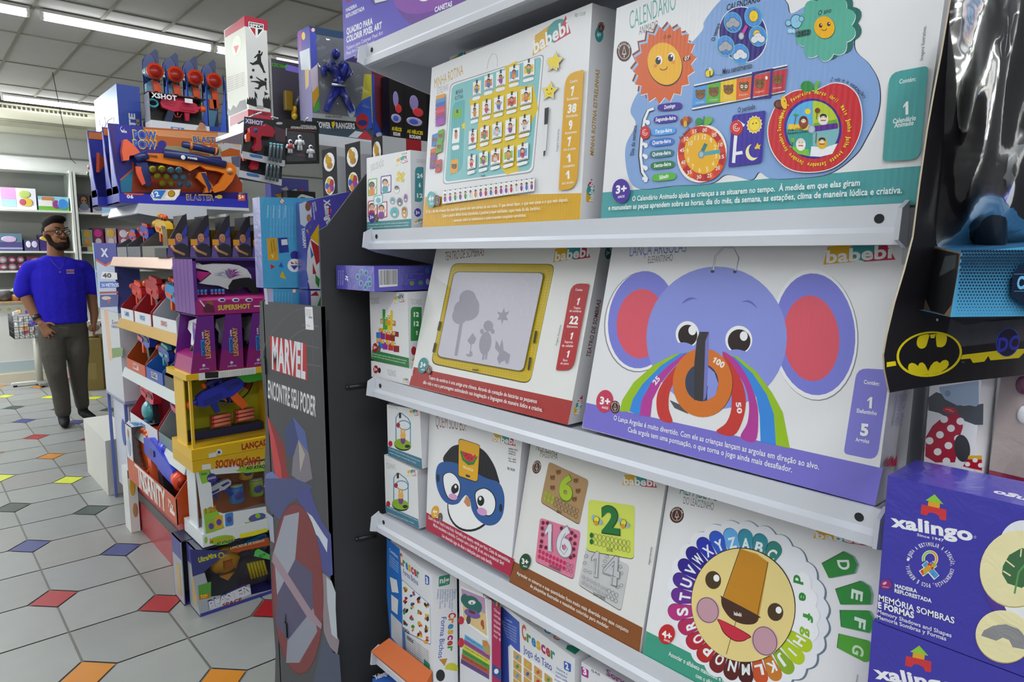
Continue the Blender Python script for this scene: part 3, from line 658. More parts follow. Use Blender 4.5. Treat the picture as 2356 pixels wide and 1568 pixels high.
c.poly([(920,770),(948,815),(930,855),(900,862),(876,828)],SD);c.line([(908,860),(896,935)],7,SD);c.ell(894,935,28,22,SD,0,16,0,180);c.ell(905,925,12,14,SD)
c.ell(1042,716,38,44,SD);c.ell(992,758,16,20,SD);c.ell(1076,758,16,20,SD);c.ell(1018,850,47,92,SD,8);c.line([(1008,915),(1000,980)],16,SD);c.line([(1030,915),(1022,978)],16,SD)
c.poly([(1100,825),(1120,850),(1130,880),(1150,815),(1158,860),(1162,905),(1215,940),(1200,1010),(1180,1012),(1172,985),(1140,1000),(1130,1020),(1110,970),(1128,930),(1095,890)],SD)
for x,y,q in ((656,715,36),(618,884,36),(1408,802,48),(1364,1010,50)):c.line([(x+8,y-q),(x-8,y+q)],16,'2a2410')
c.text('babebi',918,1062,964,1066,14,'2a2410',.05)
c.quad((1570,1062),(1694,380),(1834,386),(1706,1064),.12,'b3292f')
for t,y,h_ in (('1',548,56),('22',698,58),('1',818,56),('1',960,56)):
    x=1700+(640-y)*.19+20;w_=9 if t=='1' else 34;c.text(t,x-w_,y-2,x+w_,y+4,h_,'f5f5f5',.05,3)
for t,x,y in (('Contém',1752,442),('Teatro',1736,584),('de sombras',1724,608),('Elementos',1700,730),('Suporte',1672,850),('de celular',1664,880),('Saco',1644,992),('de pano',1640,1018)):
    w_=len(t)*4.6;c.text(t,x-w_,y-3,x+w_,y+1,18,'f2e4e4',.02)
c.text('Imagens ilustrativas',1580,868,1616,708,14,'77777c')
badge(c,528,1024,36,62,'3+','3b8c92',12,.05);stamp(c,574,1058,21,36)
c.text('Teatro de sombras é uma antiga arte chinesa. Através da contação de histórias os pequenos',574,1130,1422,1322,27,'f4f0f0',.015)
c.text('dão vida e voz a personagens estimulando sua imaginação e linguagem de maneira lúdica e criativa.',530,1166,1466,1388,27,'f4f0f0',.015)
s=sidepen(mb).crop(820,540,3.408)
s.text('TEATRO DE SOMBRAS',1832,960,1918,512,30,'6a3430',.02,3);s.ell(1972,146,24,46,'2c6c74');s.text('3+',1958,158,1988,156,30,'e8e8e8',.04)
s.poly([(1706,1412),(1708,1352),(1740,1340),(1736,1408)],'dfae1d');s.ell(1742,1340,22,30,'3b9c9c');s.poly([(1728,1312),(1774,1255),(1768,1320)],'c2264a');s.text('babebi',1742,1408,1768,1290,30,'f4f4f4',.05)
done(mb,i)
# --- elephant
for dx,n in ((.1,'farther'),(.05,'nearer')):
    a='rear-most of the two white box edges with lilac letters behind the elephant box' if n=='farther' else 'white box with lilac side letters right behind the elephant box'
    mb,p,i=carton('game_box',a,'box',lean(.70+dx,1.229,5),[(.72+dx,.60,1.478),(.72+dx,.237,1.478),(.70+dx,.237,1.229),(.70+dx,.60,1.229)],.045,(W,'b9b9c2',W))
    s=sidepen(mb).crop(1340,540,2.45);q=0 if dx<.08 else 32
    s.text('LANÇA ARGOLAS',1768+q,1075,1800+q,900,12,'8a86b4',.02);s.poly([(1712+q,1305),(1716+q,1275),(1745+q,1240),(1738+q,1300)],'c2264a')
    done(mb,i)
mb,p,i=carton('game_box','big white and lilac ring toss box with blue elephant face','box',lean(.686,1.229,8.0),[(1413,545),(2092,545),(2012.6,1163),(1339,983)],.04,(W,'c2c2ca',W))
c=p.crop(1340,540,2.45)
c.poly([(20,945),(1694,1315),(1648,1527),(0,1084)],'7c74d2')
c.text('LANÇA ARGOLAS',266,122,584,96,62,'6a78c8',-.008,3);c.text('ELEFANTINHO',370,160,508,146,38,'5c5c64',-.005,3)
logo(c,(1362,30),(1768,40),(1358,168))
c.quad((1472,1232),(1548,750),(1735,760),(1662,1272),.12,'8480d8')
c.ell(330,490,206,286,'8a8a96',8);c.ell(332,488,202,282,'f2f2f6',8);c.ell(334,478,188,276,'7e82dc',8);c.ell(330,500,137,196,'e05a6c',4)
c.ell(1312,566,244,370,'8a8a96',-4);c.ell(1308,562,242,368,'f2f2f6',-4);c.ell(1310,560,228,344,'7e82dc',-4);c.ell(1290,583,158,242,'e05a6c',-4)
c.ell(757,580,394,402,'9aa0e6',0,48);c.ell(757,580,396,400,'8d98e4',0,48)
c.line([(736,208),(752,120),(800,66),(850,72),(880,130),(862,208)],11,'8c8c94');c.line([(736,206),(753,120),(800,66),(849,72),(876,130),(862,206)],7,'e4e4ea')
c.ell(734,206,11,8,'3c3c50');c.ell(860,208,11,8,'3c3c50')
c.blob([(562,388),(585,362),(615,352),(650,364),(625,362),(598,370)],'6a68c4');c.blob([(898,378),(930,368),(960,380),(985,412),(955,390),(925,378)],'6a68c4')
for x,y,rx,ry in ((592,560,66,74),(882,592,76,80)):
    c.ell(x,y,rx,ry,'f6f6f8');c.ell(x+2,y+6,rx-12,ry-14,'2a1c1c');c.ell(x+28,y-22,22,27,'f6f6f8')
c.blob([(520,622),(560,606),(600,612),(632,640),(600,700),(540,690)],'8d98e4');c.blob([(815,660),(860,645),(905,652),(930,668),(880,720),(820,700)],'8d98e4')
# ring arcs
def band(pa,pb,col):c.poly(pa+pb[::-1],col)
bl_=[[(640,650),(520,672),(400,735),(290,830),(225,930),(210,995)],[(640,652),(550,668),(445,735),(340,840),(285,925),(265,995)],[(640,653),(570,672),(480,740),(390,830),(335,930),(322,1015)],[(640,655),(585,680),(520,740),(445,830),(395,930),(384,1025)]]
band(bl_[0],bl_[1],'9cc41e');band(bl_[1],bl_[2],'3a8ce4');band(bl_[2],bl_[3],'b83c9c')
c.blob([(640,655),(590,680),(500,770),(432,870),(418,960),(440,1040),(508,1055),(488,980),(492,890),(530,800),(560,740)],'cc3a34')
br_=[[(790,660),(880,690),(980,770),(1070,890),(1130,1000),(1170,1202)],[(790,660),(860,690),(960,780),(1040,900),(1080,1010),(1092,1185)],[(790,662),(840,700),(920,800),(980,910),(1000,1020),(1005,1165)],[(790,664),(820,700),(880,800),(925,900),(945,1010),(940,1150)]]
band(br_[0],br_[1],'9cc41e');band(br_[1],br_[2],'3a8ce4')
c.blob([(790,660),(860,700),(930,800),(980,930),(992,1040),(975,1162),(892,1140),(930,1060),(940,960),(920,860),(880,790)],'b83c9c')
c.blob([(790,664),(850,740),(900,830),(922,930),(905,1040),(852,1130),(755,1108),(810,1060),(840,980),(838,860),(820,770)],'cc3a34')
c.poly([(492,930),(560,960),(600,1010),(520,975)],'55555c')
c.ell(680,835,170,192,'6a3c18');c.ell(678,833,168,194,'d9762c')
c.ell(674,832,94,106,'39445c');c.poly([(700,735),(745,775),(768,840),(750,905),(705,932)],'8d98e4')
c.poly([(662,546),(712,546),(714,560),(706,640),(692,925),(680,936),(630,930),(632,720),(645,590)],'39363c');c.poly([(712,552),(694,600),(682,936),(700,912),(712,700)],'7a7cc0')
c.line([(706,850),(699,920)],3,'201c30')
c.text('1',730,712,744,722,32,'f4eee8',0);c.text('00',750,724,792,752,32,'f4eee8',.05,3);c.text('25',412,848,440,812,26,'f4eef4',.05,3);c.text('50',866,944,876,1008,26,'f4eef4',.05,3)
badge(c,127,937,48,64,'3+','c83c5c',8,.15);stamp(c,185,970,27,36)
c.text('O Lança Argolas é muito divertido. Com ele as crianças lançam as argolas em direção ao alvo.',176,1042,1334,1322,27,'f0f0fa',.018)
c.text('Cada argola tem uma pontuação, o que torna o jogo ainda mais desafiador.',256,1108,1182,1338,27,'f0f0fa',.018)
c.text('Contém:',1586,838,1676,850,22,'f0f0fa',.03);c.text('1',1604,975,1632,978,64,'f4f4fa',.06,3);c.text('Elefantinho',1547,1000,1660,1016,22,'f0f0fa',.03);c.text('5',1566,1126,1612,1132,62,'f4f4fa',.06,3);c.text('Argolas',1540,1162,1618,1174,22,'f0f0fa',.03)
done(mb,i)
# --- tucanos
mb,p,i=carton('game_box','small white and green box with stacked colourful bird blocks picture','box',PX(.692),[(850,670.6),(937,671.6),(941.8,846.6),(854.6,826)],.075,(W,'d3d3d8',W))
c=p.crop(820,540,3.408)
c.poly([(122,900),(412,965),(414,1044),(118,975)],'2f8242')
c.text('TUCANOS',112,545,180,540,50,'8a8c90',-.01,3);logo(c,(296,466),(380,470),(294,540));c.text('R$ 88,00',334,470,372,474,14,'444')
for x,y,w_,h_,col in ((205,580,22,80,'2c9c3c'),(208,640,36,100,'3cae44'),(244,628,40,118,'e8ca1c'),(268,590,18,60,'e8ca1c'),(228,668,40,38,'e0982c'),(188,655,22,40,'e0982c'),(284,670,24,42,'c07a1c'),
    (172,728,36,46,'e0982c'),(155,762,34,44,'3a78d0'),(190,760,36,56,'8a2c9c'),(228,765,38,60,'b8202c'),(266,770,36,60,'8a1c1c'),(205,740,30,32,'e0b02c'),(240,748,30,32,'e0b02c'),(276,752,34,34,'d8881c'),(300,756,32,40,'8a1c1c'),
    (158,806,34,44,'e0982c'),(172,836,36,50,'3a78d0'),(208,840,38,56,'9a2c9c'),(250,846,40,58,'c8283c'),(292,866,44,50,'8a1c1c'),(190,815,28,34,'e0b02c'),(232,822,30,36,'e0b02c'),(272,830,32,36,'e0b02c')):
    c.poly([(x,y),(x+w_,y+4),(x+w_,y+h_+4),(x,y+h_)],col)
for x,y in ((232,650),(258,652),(202,680),(292,688),(178,745),(222,756),(260,765),(298,772),(176,825),(214,832),(258,840),(302,850)):c.ell(x,y,8,11,'f2f2f2',n=12);c.ell(x+1,y,4,6,'1c1c1c',n=8)
badge(c,148,885,20,38,'3+','a8202c');stamp(c,178,892,13,26)
c.text('Um perfeito joguinho para levar na bolsa e brincar em vários momentos',126,934,396,992,11,'e4f0e4',.01);c.text('de espera. Faça da coleta e diversão horas brincadeiras ao seu filho.',126,952,388,1012,11,'e4f0e4',.01)
s=sidepen(mb).crop(820,540,3.408)
s.text('TUCANOS',424,545,510,548,44,'8a8c90',-.01,3);s.quad((425,832),(426,562),(512,566),(508,828),.12,'2f8242')
s.text('12',450,640,490,640,34,'f4f4f4',.05);s.text('12',450,712,490,712,34,'f4f4f4',.05);s.text('1',464,785,478,785,34,'f4f4f4',.05);s.ell(450,908,20,34,'a8202c');logo(s,(434,960),(480,960),(434,1010))
done(mb,i)
mb,p,i=carton('game_box','small white box lying flat under the bird blocks box','box',PX(.69),[(853.7,829.5),(949,849),(949,887.7),(854.6,866)],.2,(W,'d3d3d8',W))
c=p.crop(820,540,3.408);c.ell(152,1054,19,32,'a8202c');c.text('3+',140,1064,164,1068,24,'f4f4f4',.05);c.ell(180,1062,12,22,'4a241c');c.text('TUCANOS',244,1100,310,1112,46,'8a8c90',-.01,3);logo(c,(366,1112),(414,1130),(364,1156));done(mb,i)
# ================================================================ fourth shelf
for k,(q,lab) in enumerate((([(890,930),(966,942.6),(971.6,1078),(893,1047)],'upper of the two small white bead maze boxes'),([(884,1045),(960,1083),(964,1216),(887.7,1177)],'lower of the two small white bead maze boxes, on the shelf'))):
    mb,p,i=carton('game_box',lab,'box',PX(.692),q,.12,(W,'d0d0d6',W),group='bead maze boxes')
    c=p.crop(860,900,2.347);oy=0 if k==0 else 325;ox=0 if k==0 else -12
    if k==0:c.poly([(75,295),(258,362),(262,418),(78,344)],'3f7a94')
    else:c.poly([(62,610),(240,690),(245,741),(65,649)],'3f7a94')
    def O(x,y):return (x+ox,y+oy)
    c.text('COELHINHO',*O(80,88),*O(130,98),28,'9aa0a6',-.01,3);logo(c,O(192,90),O(242,98),O(192,134))
    for P in ([O(120,285),O(120,140),O(135,120),O(150,118),O(185,145),O(198,170),O(198,290)],):c.line(P,5,'3a94b4')
    c.ring(*O(165,182),33,24,5,'3a94b4',15);c.rect(*O(136,114),*O(148,144),'3c2418');c.ell(*O(132,182),10,14,'b8283c')
    c.ell(*O(156,290),46,30,'14200c',12);c.ell(*O(156,284),46,28,'8ab428',12);c.ell(*O(158,262),13,22,'7a3c8c');c.ell(*O(158,238),15,17,'e8b45c');c.ell(*O(150,215),5,16,'e8b45c');c.ell(*O(165,216),5,16,'e8b45c');c.ell(*O(182,296),14,9,'1c1c1c')
    c.ell(*O(90,282),11,16,'b8283c');c.text('Um perfeito joguinho para levar na bolsa e brincar em vários',*O(84,312 if k==0 else 300),*O(250,380 if k==0 else 376),7,'dce8ee',.01);c.text('momentos de espera de maneira lúdica e criativa.',*O(84,330),*O(230,390),7,'dce8ee',.01)
    done(mb,i)
mb,p,i=carton('game_box','white guessing game box standing behind the penguin mask box','box',lean(.745,.951,6.8),[(1110,980),(1216,1015),(1212,1340),(1110,1300)],.03,('dcdce0','c9c9ce',W))
p.text('QUEM SOU EU',1212,1030,1216,1090,14,'8a4a4a');p.poly([(1204,1080),(1214,1075),(1212,1330),(1198,1330)],'a8284c');done(mb,i)
mb,p,i=carton('game_box','white and crimson box with penguin mask and yellow watermelon card','box',lean(.686,.951,6.8),[(989,925),(1204,987),(1173,1326),(980,1217)],.045,(W,'cfcfd6',W))
c=p.crop(860,900,2.347)
c.poly([(284,652),(758,905),(736,1000),(282,745)],'b02546')
c.text('QUEM SOU EU?',334,190,500,214,62,'8a4a4a',-.008,3);logo(c,(642,205),(768,250),(640,268))
# face and mask
c.ell(530,600,130,160,'14161e',18);c.ell(532,586,126,162,'f2f2f4',18)
c.blob([(375,375),(400,320),(440,290),(520,285),(590,315),(640,380),(668,450),(672,510),(560,480),(450,440)],'1a1a22')
c.blob([(375,380),(345,400),(334,450),(342,520),(370,580),(410,610),(455,605),(480,575),(500,560),(520,590),(530,640),(560,690),(610,722),(660,715),(695,670),(706,600),(700,540),(672,490),(600,465),(520,420),(440,385)],'2c5a9c')
c.blob([(372,470),(380,445),(410,435),(440,450),(465,490),(468,530),(455,570),(430,590),(400,575),(380,530)],'10121a');c.blob([(376,472),(384,448),(410,439),(438,454),(462,492),(464,530),(452,566),(430,585),(403,571),(384,528)],'f4f4f6')
c.blob([(545,560),(560,530),(600,520),(640,545),(660,590),(655,640),(630,672),(595,665),(560,630)],'10121a');c.blob([(549,562),(563,535),(600,525),(637,549),(655,591),(651,638),(628,667),(597,660),(564,626)],'f4f4f6')
c.ell(442,522,17,25,'14161e');c.ell(434,528,16,24,'14161e');c.ell(442,514,6,9,'f4f4f6');c.ell(578,590,19,28,'14161e');c.ell(575,578,7,10,'f4f4f6')
c.ell(428,568,24,17,'d9a0d0',20);c.ell(585,648,28,20,'d9a0d0',25);c.poly([(500,562),(520,582),(522,620),(506,622),(486,596)],'c88a5c')
for x,y in((347,468),(686,628)):c.ell(x,y,9,22,'1a2434')
c.quad((456,458),(458,250),(574,288),(562,494),.1,'1a1a1c');c.quad((458,454),(460,254),(572,290),(560,489),.1,'e2aa1c')
c.poly([(466,322),(478,370),(510,398),(540,395),(562,352),(552,350),(536,378),(512,380),(486,358),(478,320)],'2c7c3c');c.poly([(476,322),(488,358),(512,380),(536,376),(553,346),(545,340),(538,350),(528,338)],'c8283c')
for x,y in((496,345),(512,358),(528,362),(505,340)):c.ell(x,y,2.5,4,'1c1010',n=8)
c.text('MELANCIA',483,412,537,434,13,'fbe8b0',.03);c.poly([(498,446),(520,454),(519,466),(497,458)],'1c2c4c')
for q,t in enumerate(('SHOPPING CENTER','DA CRIANÇA','QUEM SOU EU ?','- - - -','Ref. 1809','Valor 8070')):c.text(t,728,312+q*13,768+ (10 if q==0 else 0),322+q*13,8,'3c3c40',.01)
c.text('R$ 100,00',722,420,762,432,13,'3c3c40',.01)
badge(c,332,650,21,34,'4+','e0a61c',12,.1);stamp(c,360,680,13,25)
for q,(t,a,b_) in enumerate((('Quem sou eu? Você é uma fruta. Vermelha por dentro, verde por fora. Cheia de sementinhas.',(294,684),(738,926)),('Muito suculenta e docinha. Começo com a letra M. Já sei, sou a melancia! Sim!',(322,726),(702,938)),('Um divertido jogo de dicas e deduções para toda família.',(368,784),(640,936)))):c.text(t,*a,*b_,16,'f6e8ec',.015)
s=sidepen(mb).crop(860,900,2.347);done(mb,i)
mb,p,i=carton('game_box','white and brown number box with four plaque cards 6, 2, 16 and 14','box',lean(.686,.951,9.7),[(1225,995),(1537,1078),(1471,1503),(1172,1338)],.03,('e3e3e1','cfcfd2',W))
c=p.crop(860,900,2.347)
c.poly([(745,910),(1452,1275),(1434,1415),(732,1028)],'8a5128')
c.text('NUMERAIS',876,318,990,346,50,'5c5c5e',-.005,3);c.text('MASSINHA',898,352,992,370,36,'7a6a60',-.005,3);stamp(c,880,408,23,36,10);logo(c,(1346,425),(1532,462),(1342,505))
def card(q,col):c.quad(*q,.08,'4c4438');c.quad(*[(x+(1165-x)*0,y-4) for x,y in q],.08,col)
card([(900,600),(946,382),(1162,482),(1110,722)],'b08d62');card([(872,920),(898,684),(1118,758),(1080,1018)],'dd7c9c');card([(1104,1045),(1150,835),(1380,940),(1335,1188)],'c9c9cb');card([(1150,862),(1160,586),(1410,620),(1405,908)],'d4e05e')
for x,y in ((998,436),(966,466),(966,520),(1092,482),(1104,538),(1084,582)):bear(c,x,y,13)
c.text('6',996,572,1072,596,126,'5c7c14',.05,4);c.text('6',998,568,1068,590,120,'a8c82a',.04,4)
def dots(x0,y0,dx,dy,rx,ry,n,fill,nf,rowd):
    for rr in range(2):
        for q in range(n):
            x=x0+q*dx+rowd[0]*rr;y=y0+q*dy+rowd[1]*rr
            if q<nf[rr]:c.ell(x,y,rx,ry,fill,n=14)
            else:c.ring(x,y,rx,ry,1.8,'5a5a54',n=14)
dots(932,550,18.5,10.5,9,12,10,'9cb428',(3,3),(-6,28));c.text('SEIS',988,652,1014,664,14,'3a3020',.01)
dots(898,862,19,9,8,11,10,'c8285c',(8,8),(-3,28));c.text('DEZESSEIS',948,945,1010,972,14,'3a2028',.01)
dots(1132,1000,20,11,9,12,10,'b2b2b4',(7,7),(-3,30));c.text('QUATORZE',1186,1096,1250,1126,14,'3a3a3c',.01)
dots(1178,776,22,4.8,10,15,10,'1f6a34',(1,1),(0,34));c.text('DOIS',1260,860,1292,866,15,'3a4020',.01)
c.text('2',1232,756,1334,770,136,'0f4420',.05,4);c.text('2',1234,752,1328,766,130,'20763a',.04,4)
c.text('1',924,858,966,866,150,'8c8c94',0);c.text('1',928,856,963,863,143,'dcdce4',0);c.text('6',984,872,1072,898,148,'8c8c94',.05,4);c.text('6',988,870,1068,894,140,'dcdce4',.04,4)
c.text('1',1172,995,1212,1008,138,'6c6c70',0);c.text('1',1175,992,1210,1004,132,'c6c6ca',0);c.text('4',1236,1018,1328,1050,140,'6c6c70',.055,3);c.text('4',1239,1016,1325,1046,134,'c6c6ca',.04,3)
c.line([(964,755),(960,858)],2.5,'4c4c54');c.line([(1038,765),(1018,800),(1008,850),(1030,880),(1050,850),(1030,820)],2.5,'4c4c54');c.line([(1204,900),(1198,990)],2.5,'4c4c54');c.line([(1300,915),(1242,975),(1310,1000)],2.5,'4c4c54');c.line([(1302,915),(1290,1040)],2.5,'4c4c54')
for x,y in ((916,708),(940,710),(912,738),(914,772),(908,808),(932,842),(1016,738),(1072,762),(1090,780),(1066,795),(1088,820),(1082,850),(1084,885),(1066,895),(905,835)):c.ell(x,y,8,11,'7c1c34',n=10);c.line([(x-9,y-6),(x+9,y+6)],1.5,'3a1018');c.line([(x-9,y+6),(x+9,y-6)],1.5,'3a1018')
for x,y in ((1150,888),(1142,925),(1146,965),(1252,915),(1262,890),(1335,945),(1340,980),(1320,1055),(1246,940),(1340,1045),(1170,975)):c.ring(x,y,10,8,1.8,'6a6a6c',n=10)
for x,y in ((1206,695),(1352,712)):
    c.ell(x-16,y-14,10,16,'9ab4d8');c.ell(x+22,y+10,9,14,'9ab4d8');c.ell(x,y,17,22,'3c2c10');c.ell(x,y-4,14,16,'e0e03c');c.ell(x-2,y+14,12,12,'d8982c')
badge(c,821,918,30,44,'3+','1f4a2c',10,.15)
c.text('Aprender os números e suas quantidades ficou muito mais divertido com esse conjunto',776,985,1378,1302,17,'f2e8e0',.015);c.text('de plaquinhas ilustradas e massinhas coloridas para modelar.',848,1054,1274,1282,17,'f2e8e0',.015)
c.text('Imagens ilustrativas',1494,935,1508,840,11,'6c6c70')
done(mb,i)
# --- lion alphabet
mb,p,i=carton('game_box','large white and green box with lion face ringed by alphabet petals','box',lean(.686,.951,10.8),[(1541,1098),(2064,1238),(1985,1780),(1476.7,1511)],.04,(W,'cfcfd6',W))
c=p.crop(1440,1080,3.213)
c.poly([(150,1190),(1722,1980),(1750,2240),(118,1385)],'3f9c84')
c.text('ALFABETO',396,178,684,236,84,'3c8c78',-.005,3);c.text('DO LEÃOZINHO',424,250,648,300,52,'5c6468',-.005,3);stamp(c,377,334,52,60,10);logo(c,(1388,420),(1812,505),(1386,505))
LX,LY=880,1010
PET='GHIJKLMNOPQRSTUVWXYZABCdef'
# white scalloped board
P=[]
for t in range(26*6):
    a=2*math.pi*t/(26*6);k_=.955+.045*abs(math.sin(a*13))
    x=math.cos(a)*600*k_;y=math.sin(a)*625*k_;P.append((LX+25+x,LY-5+y+.16*x))
c.poly([(x+10,y-4) for x,y in P],'8aa0b8');c.poly([(x+16,y+8) for x,y in P],'6c7c8c');c.poly(P,'eceef6')
COL=['9cc41e','b2cc20','b8c832','9ab22a','c8762a','cc5a2c','7a3426','4a1f1a','6c221e','94242a','b4242e','c42a3a','b83064','b83c84','7a3494','5c2c94','3a2c9c','2a249c','2438b4','2c56cc','62aeee','3492ac','2c8c9c','2c8478']
LET='HIJKLMNOPQRSTUVWXYZABC'
ang0=28
A=lambda a,k_:(LX+math.cos(math.radians(a))*545*k_,LY+math.sin(math.radians(a))*(575)*k_+.16*math.cos(math.radians(a))*545*k_)
pal=dict(H='b4cc22',I='b4cc22',J='8cae2c',K='c87a28',L='c8522a',M='4c1c1a',N='5a201c',O='7a2222',P='b82a2a',Q='b82438',R='b4285c',S='b83080',T='6a2c94',U='4c2a94',V='2e1c8c',W='241c8c',X='2230b0',Y='2858cc',Z='62aeee',A='3492ac',B='2c8c9c',C='2c8478')
angs={}
a=24.0
for L_ in LET:angs[L_]=a;a+=13.0
for L_ in LET:
    a=angs[L_];sh=1.07 if L_=='S' else 1.0;w_=6.5
    PP=[A(a-w_*.8,.66*sh)]+[A(a-w_*1.0*math.cos(math.pi*t/12),(.88+.115*math.sin(math.pi*t/12))*sh) for t in range(13)]+[A(a+w_*.8,.66*sh)]
    c.poly([(x-3,y-3) for x,y in PP],'1c2438');c.poly(PP,pal[L_])
    m_=A(a,.81*sh);ax=A(a,.9*sh);dx,dy=ax[0]-m_[0],ax[1]-m_[1];l_=math.hypot(dx,dy);ux_,uy_=dx/l_,dy/l_;h_=76;ww=30 if L_ not in 'IJ' else (7 if L_=='I' else 20)
    b0=(m_[0]-ux_*h_/2+uy_*ww,m_[1]-uy_*h_/2-ux_*ww);b1=(m_[0]-ux_*h_/2-uy_*ww,m_[1]-uy_*h_/2+ux_*ww)
    c.text(L_,b0[0],b0[1],b1[0],b1[1],h_,'eef2f6',.035,4,raw=True)
# white slots d e f g
c.poly([A(-36,.64)]+[A(-36+54*t/24,.97+.05*abs(math.sin(math.pi*4*t/24))) for t in range(25)]+[A(18,.64)],'f4f5f9')
for L_,x,y,col in (('d',1282,800,'2c8c3c'),('e',1322,930,'2c8c3c'),('f',1352,1078,'3c9c3c'),('g',1350,1190,'8cbc2c')):
    c.text(L_,x-28,y-32,x-30+4,y+34,64,col,.035,3,raw=True) if 0 else c.text(L_,x-36,y-30,x-40,y+32,70,col,.035,3)
for L_,P_,col in (('D',[(1452,692),(1615,604),(1680,640),(1712,700),(1690,765),(1505,800)],'2c8c3c'),('E',[(1552,882),(1742,822),(1800,860),(1818,920),(1810,995),(1590,995)],'2c8c3c'),('F',[(1585,1038),(1800,1042),(1830,1100),(1830,1160),(1800,1205),(1595,1160)],'2f9440'),('G',[(1578,1212),(1790,1262),(1830,1300),(1830,1400),(1765,1420),(1565,1315)],'52a636')):
    c.poly([(x+12,y) for x,y in P_],'7aa49a');c.poly([(x-4,y-3) for x,y in P_],'12301c');c.poly(P_,col);mx_=sum(q[0] for q in P_)/len(P_);my=sum(q[1] for q in P_)/len(P_)
    c.text(L_,mx_-44,my-34,mx_-50 if L_!='D' else mx_-30,my+38,80,'cfe8c8' if L_=='G' else 'e6f2ea',.03,4)
# face
c.ell(871,998,384,426,'241c14',-14,56);c.ell(869,1000,379,421,'ecd68e',-14,56)
c.poly([(845,580),(900,600),(970,620),(1058,684),(988,1078),(850,1030),(722,938)],'c8912c');c.poly([(852,582),(1046,678),(975,1068),(732,940)],'c8881e');c.line([(848,580),(722,938)],5,'2c1c10');c.line([(1052,684),(975,1072)],4,'2c1c10')
c.blob([(708,945),(720,938),(980,1075),(984,1095),(970,1125),(930,1142),(850,1135),(770,1090),(715,1010)],'4a2c20');c.text('babebi',802,1072,858,1084,26,'f0ece4',.04)
for x,y in ((648,814),(1108,1050)):c.ell(x,y,58,67,'4a371e',-12);c.ell(x+24,y-14,22,26,'fbfbfb',-12)
for x,y,rx in ((608,1036,78),(1030,1264,88)):c.ell(x,y,rx+10,rx*1.28,'d9b0b4',-20);c.ring(x,y,rx-2,rx*1.2,5,'2a1c20',-20);c.ell(x,y,rx-6,rx*1.14,'c79aa8',-20)
c.blob([(693,1102),(916,1218),(900,1250),(860,1268),(800,1262),(730,1210),(700,1150)],'6a1820');c.blob([(698,1106),(908,1220),(895,1246),(858,1262),(804,1256),(736,1206),(706,1150)],'cc2c44')
c.line([(816,1118),(806,1160)],4,'2c1c10');c.line([(778,1245),(745,1362)],4,'2c1c10')
badge(c,305,1214,60,74,'4+','c4282e',12,.35)
c.text('Associar o alfabeto maiúsculo e minúsculo é muito mais divertido',318,1370,1180,1800,30,'eaf4f0',.02);c.text('com o alfabeto do leãozinho, que estimula a linguagem.',518,1530,1180,1860,30,'eaf4f0',.02)
c.text('Imagens ilustrativas',1700,1660,1722,1515,16,'6c6c70')
done(mb,i)
# ================================================================ top shelf boxes
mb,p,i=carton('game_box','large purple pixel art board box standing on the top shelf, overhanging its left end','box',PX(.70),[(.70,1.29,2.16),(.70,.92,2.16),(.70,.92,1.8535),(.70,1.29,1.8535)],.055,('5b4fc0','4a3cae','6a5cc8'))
c=p.crop(620,0,4.355)
c.ell(1700,-140,480,470,'6a3a9c',-22);c.ell(1560,-80,330,200,'8a4ab0',-20)
c.text('MADEIRA',766,124,876,70,32,'f0f0f8',.03,3);c.text('REFLORESTADA',766,182,952,98,34,'f0f0f8',.03,3)
c.text('QUADRO PARA',772,345,1034,238,54,'f2f2fa',.05,3);c.text('COLORIR PIXEL ART',772,428,1126,280,54,'f2f2fa',.05,3)
c.text('Tablero para Colorear Pixel Art',772,505,1136,342,34,'e2e2f2',.005,3);c.text('Pixel Art Coloring Board',772,556,1044,438,34,'e2e2f2',.005,3);c.text('Tableau de Coloriage Pixel',850,588,1180,440,30,'e2e2f2',.005)
c.text('CANETAS',1655,122,1830,58,44,'f0f0f8',.05,3);c.ell(790,2,26,24,'8a2c6c');c.line([(1020,0),(1050,44),(1180,10),(1200,-30)],9,'2c2c34');c.poly([(1036,-60),(1060,32),(1180,2),(1190,-60)],'e4e4ea')
c.ell(1545,-30,60,44,'f2f2f2')
done(mb,i)
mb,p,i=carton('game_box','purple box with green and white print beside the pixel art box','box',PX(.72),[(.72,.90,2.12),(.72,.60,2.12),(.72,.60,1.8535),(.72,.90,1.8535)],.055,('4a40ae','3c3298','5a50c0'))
c=p.crop(780,0,2.8);c.ell(800,-10,40,28,'3c8c3c');c.poly([(760,0),(830,-30),(840,0),(770,42)],'5a2c90');c.rect(838,-20,860,6,'e8e8ea');done(mb,i)
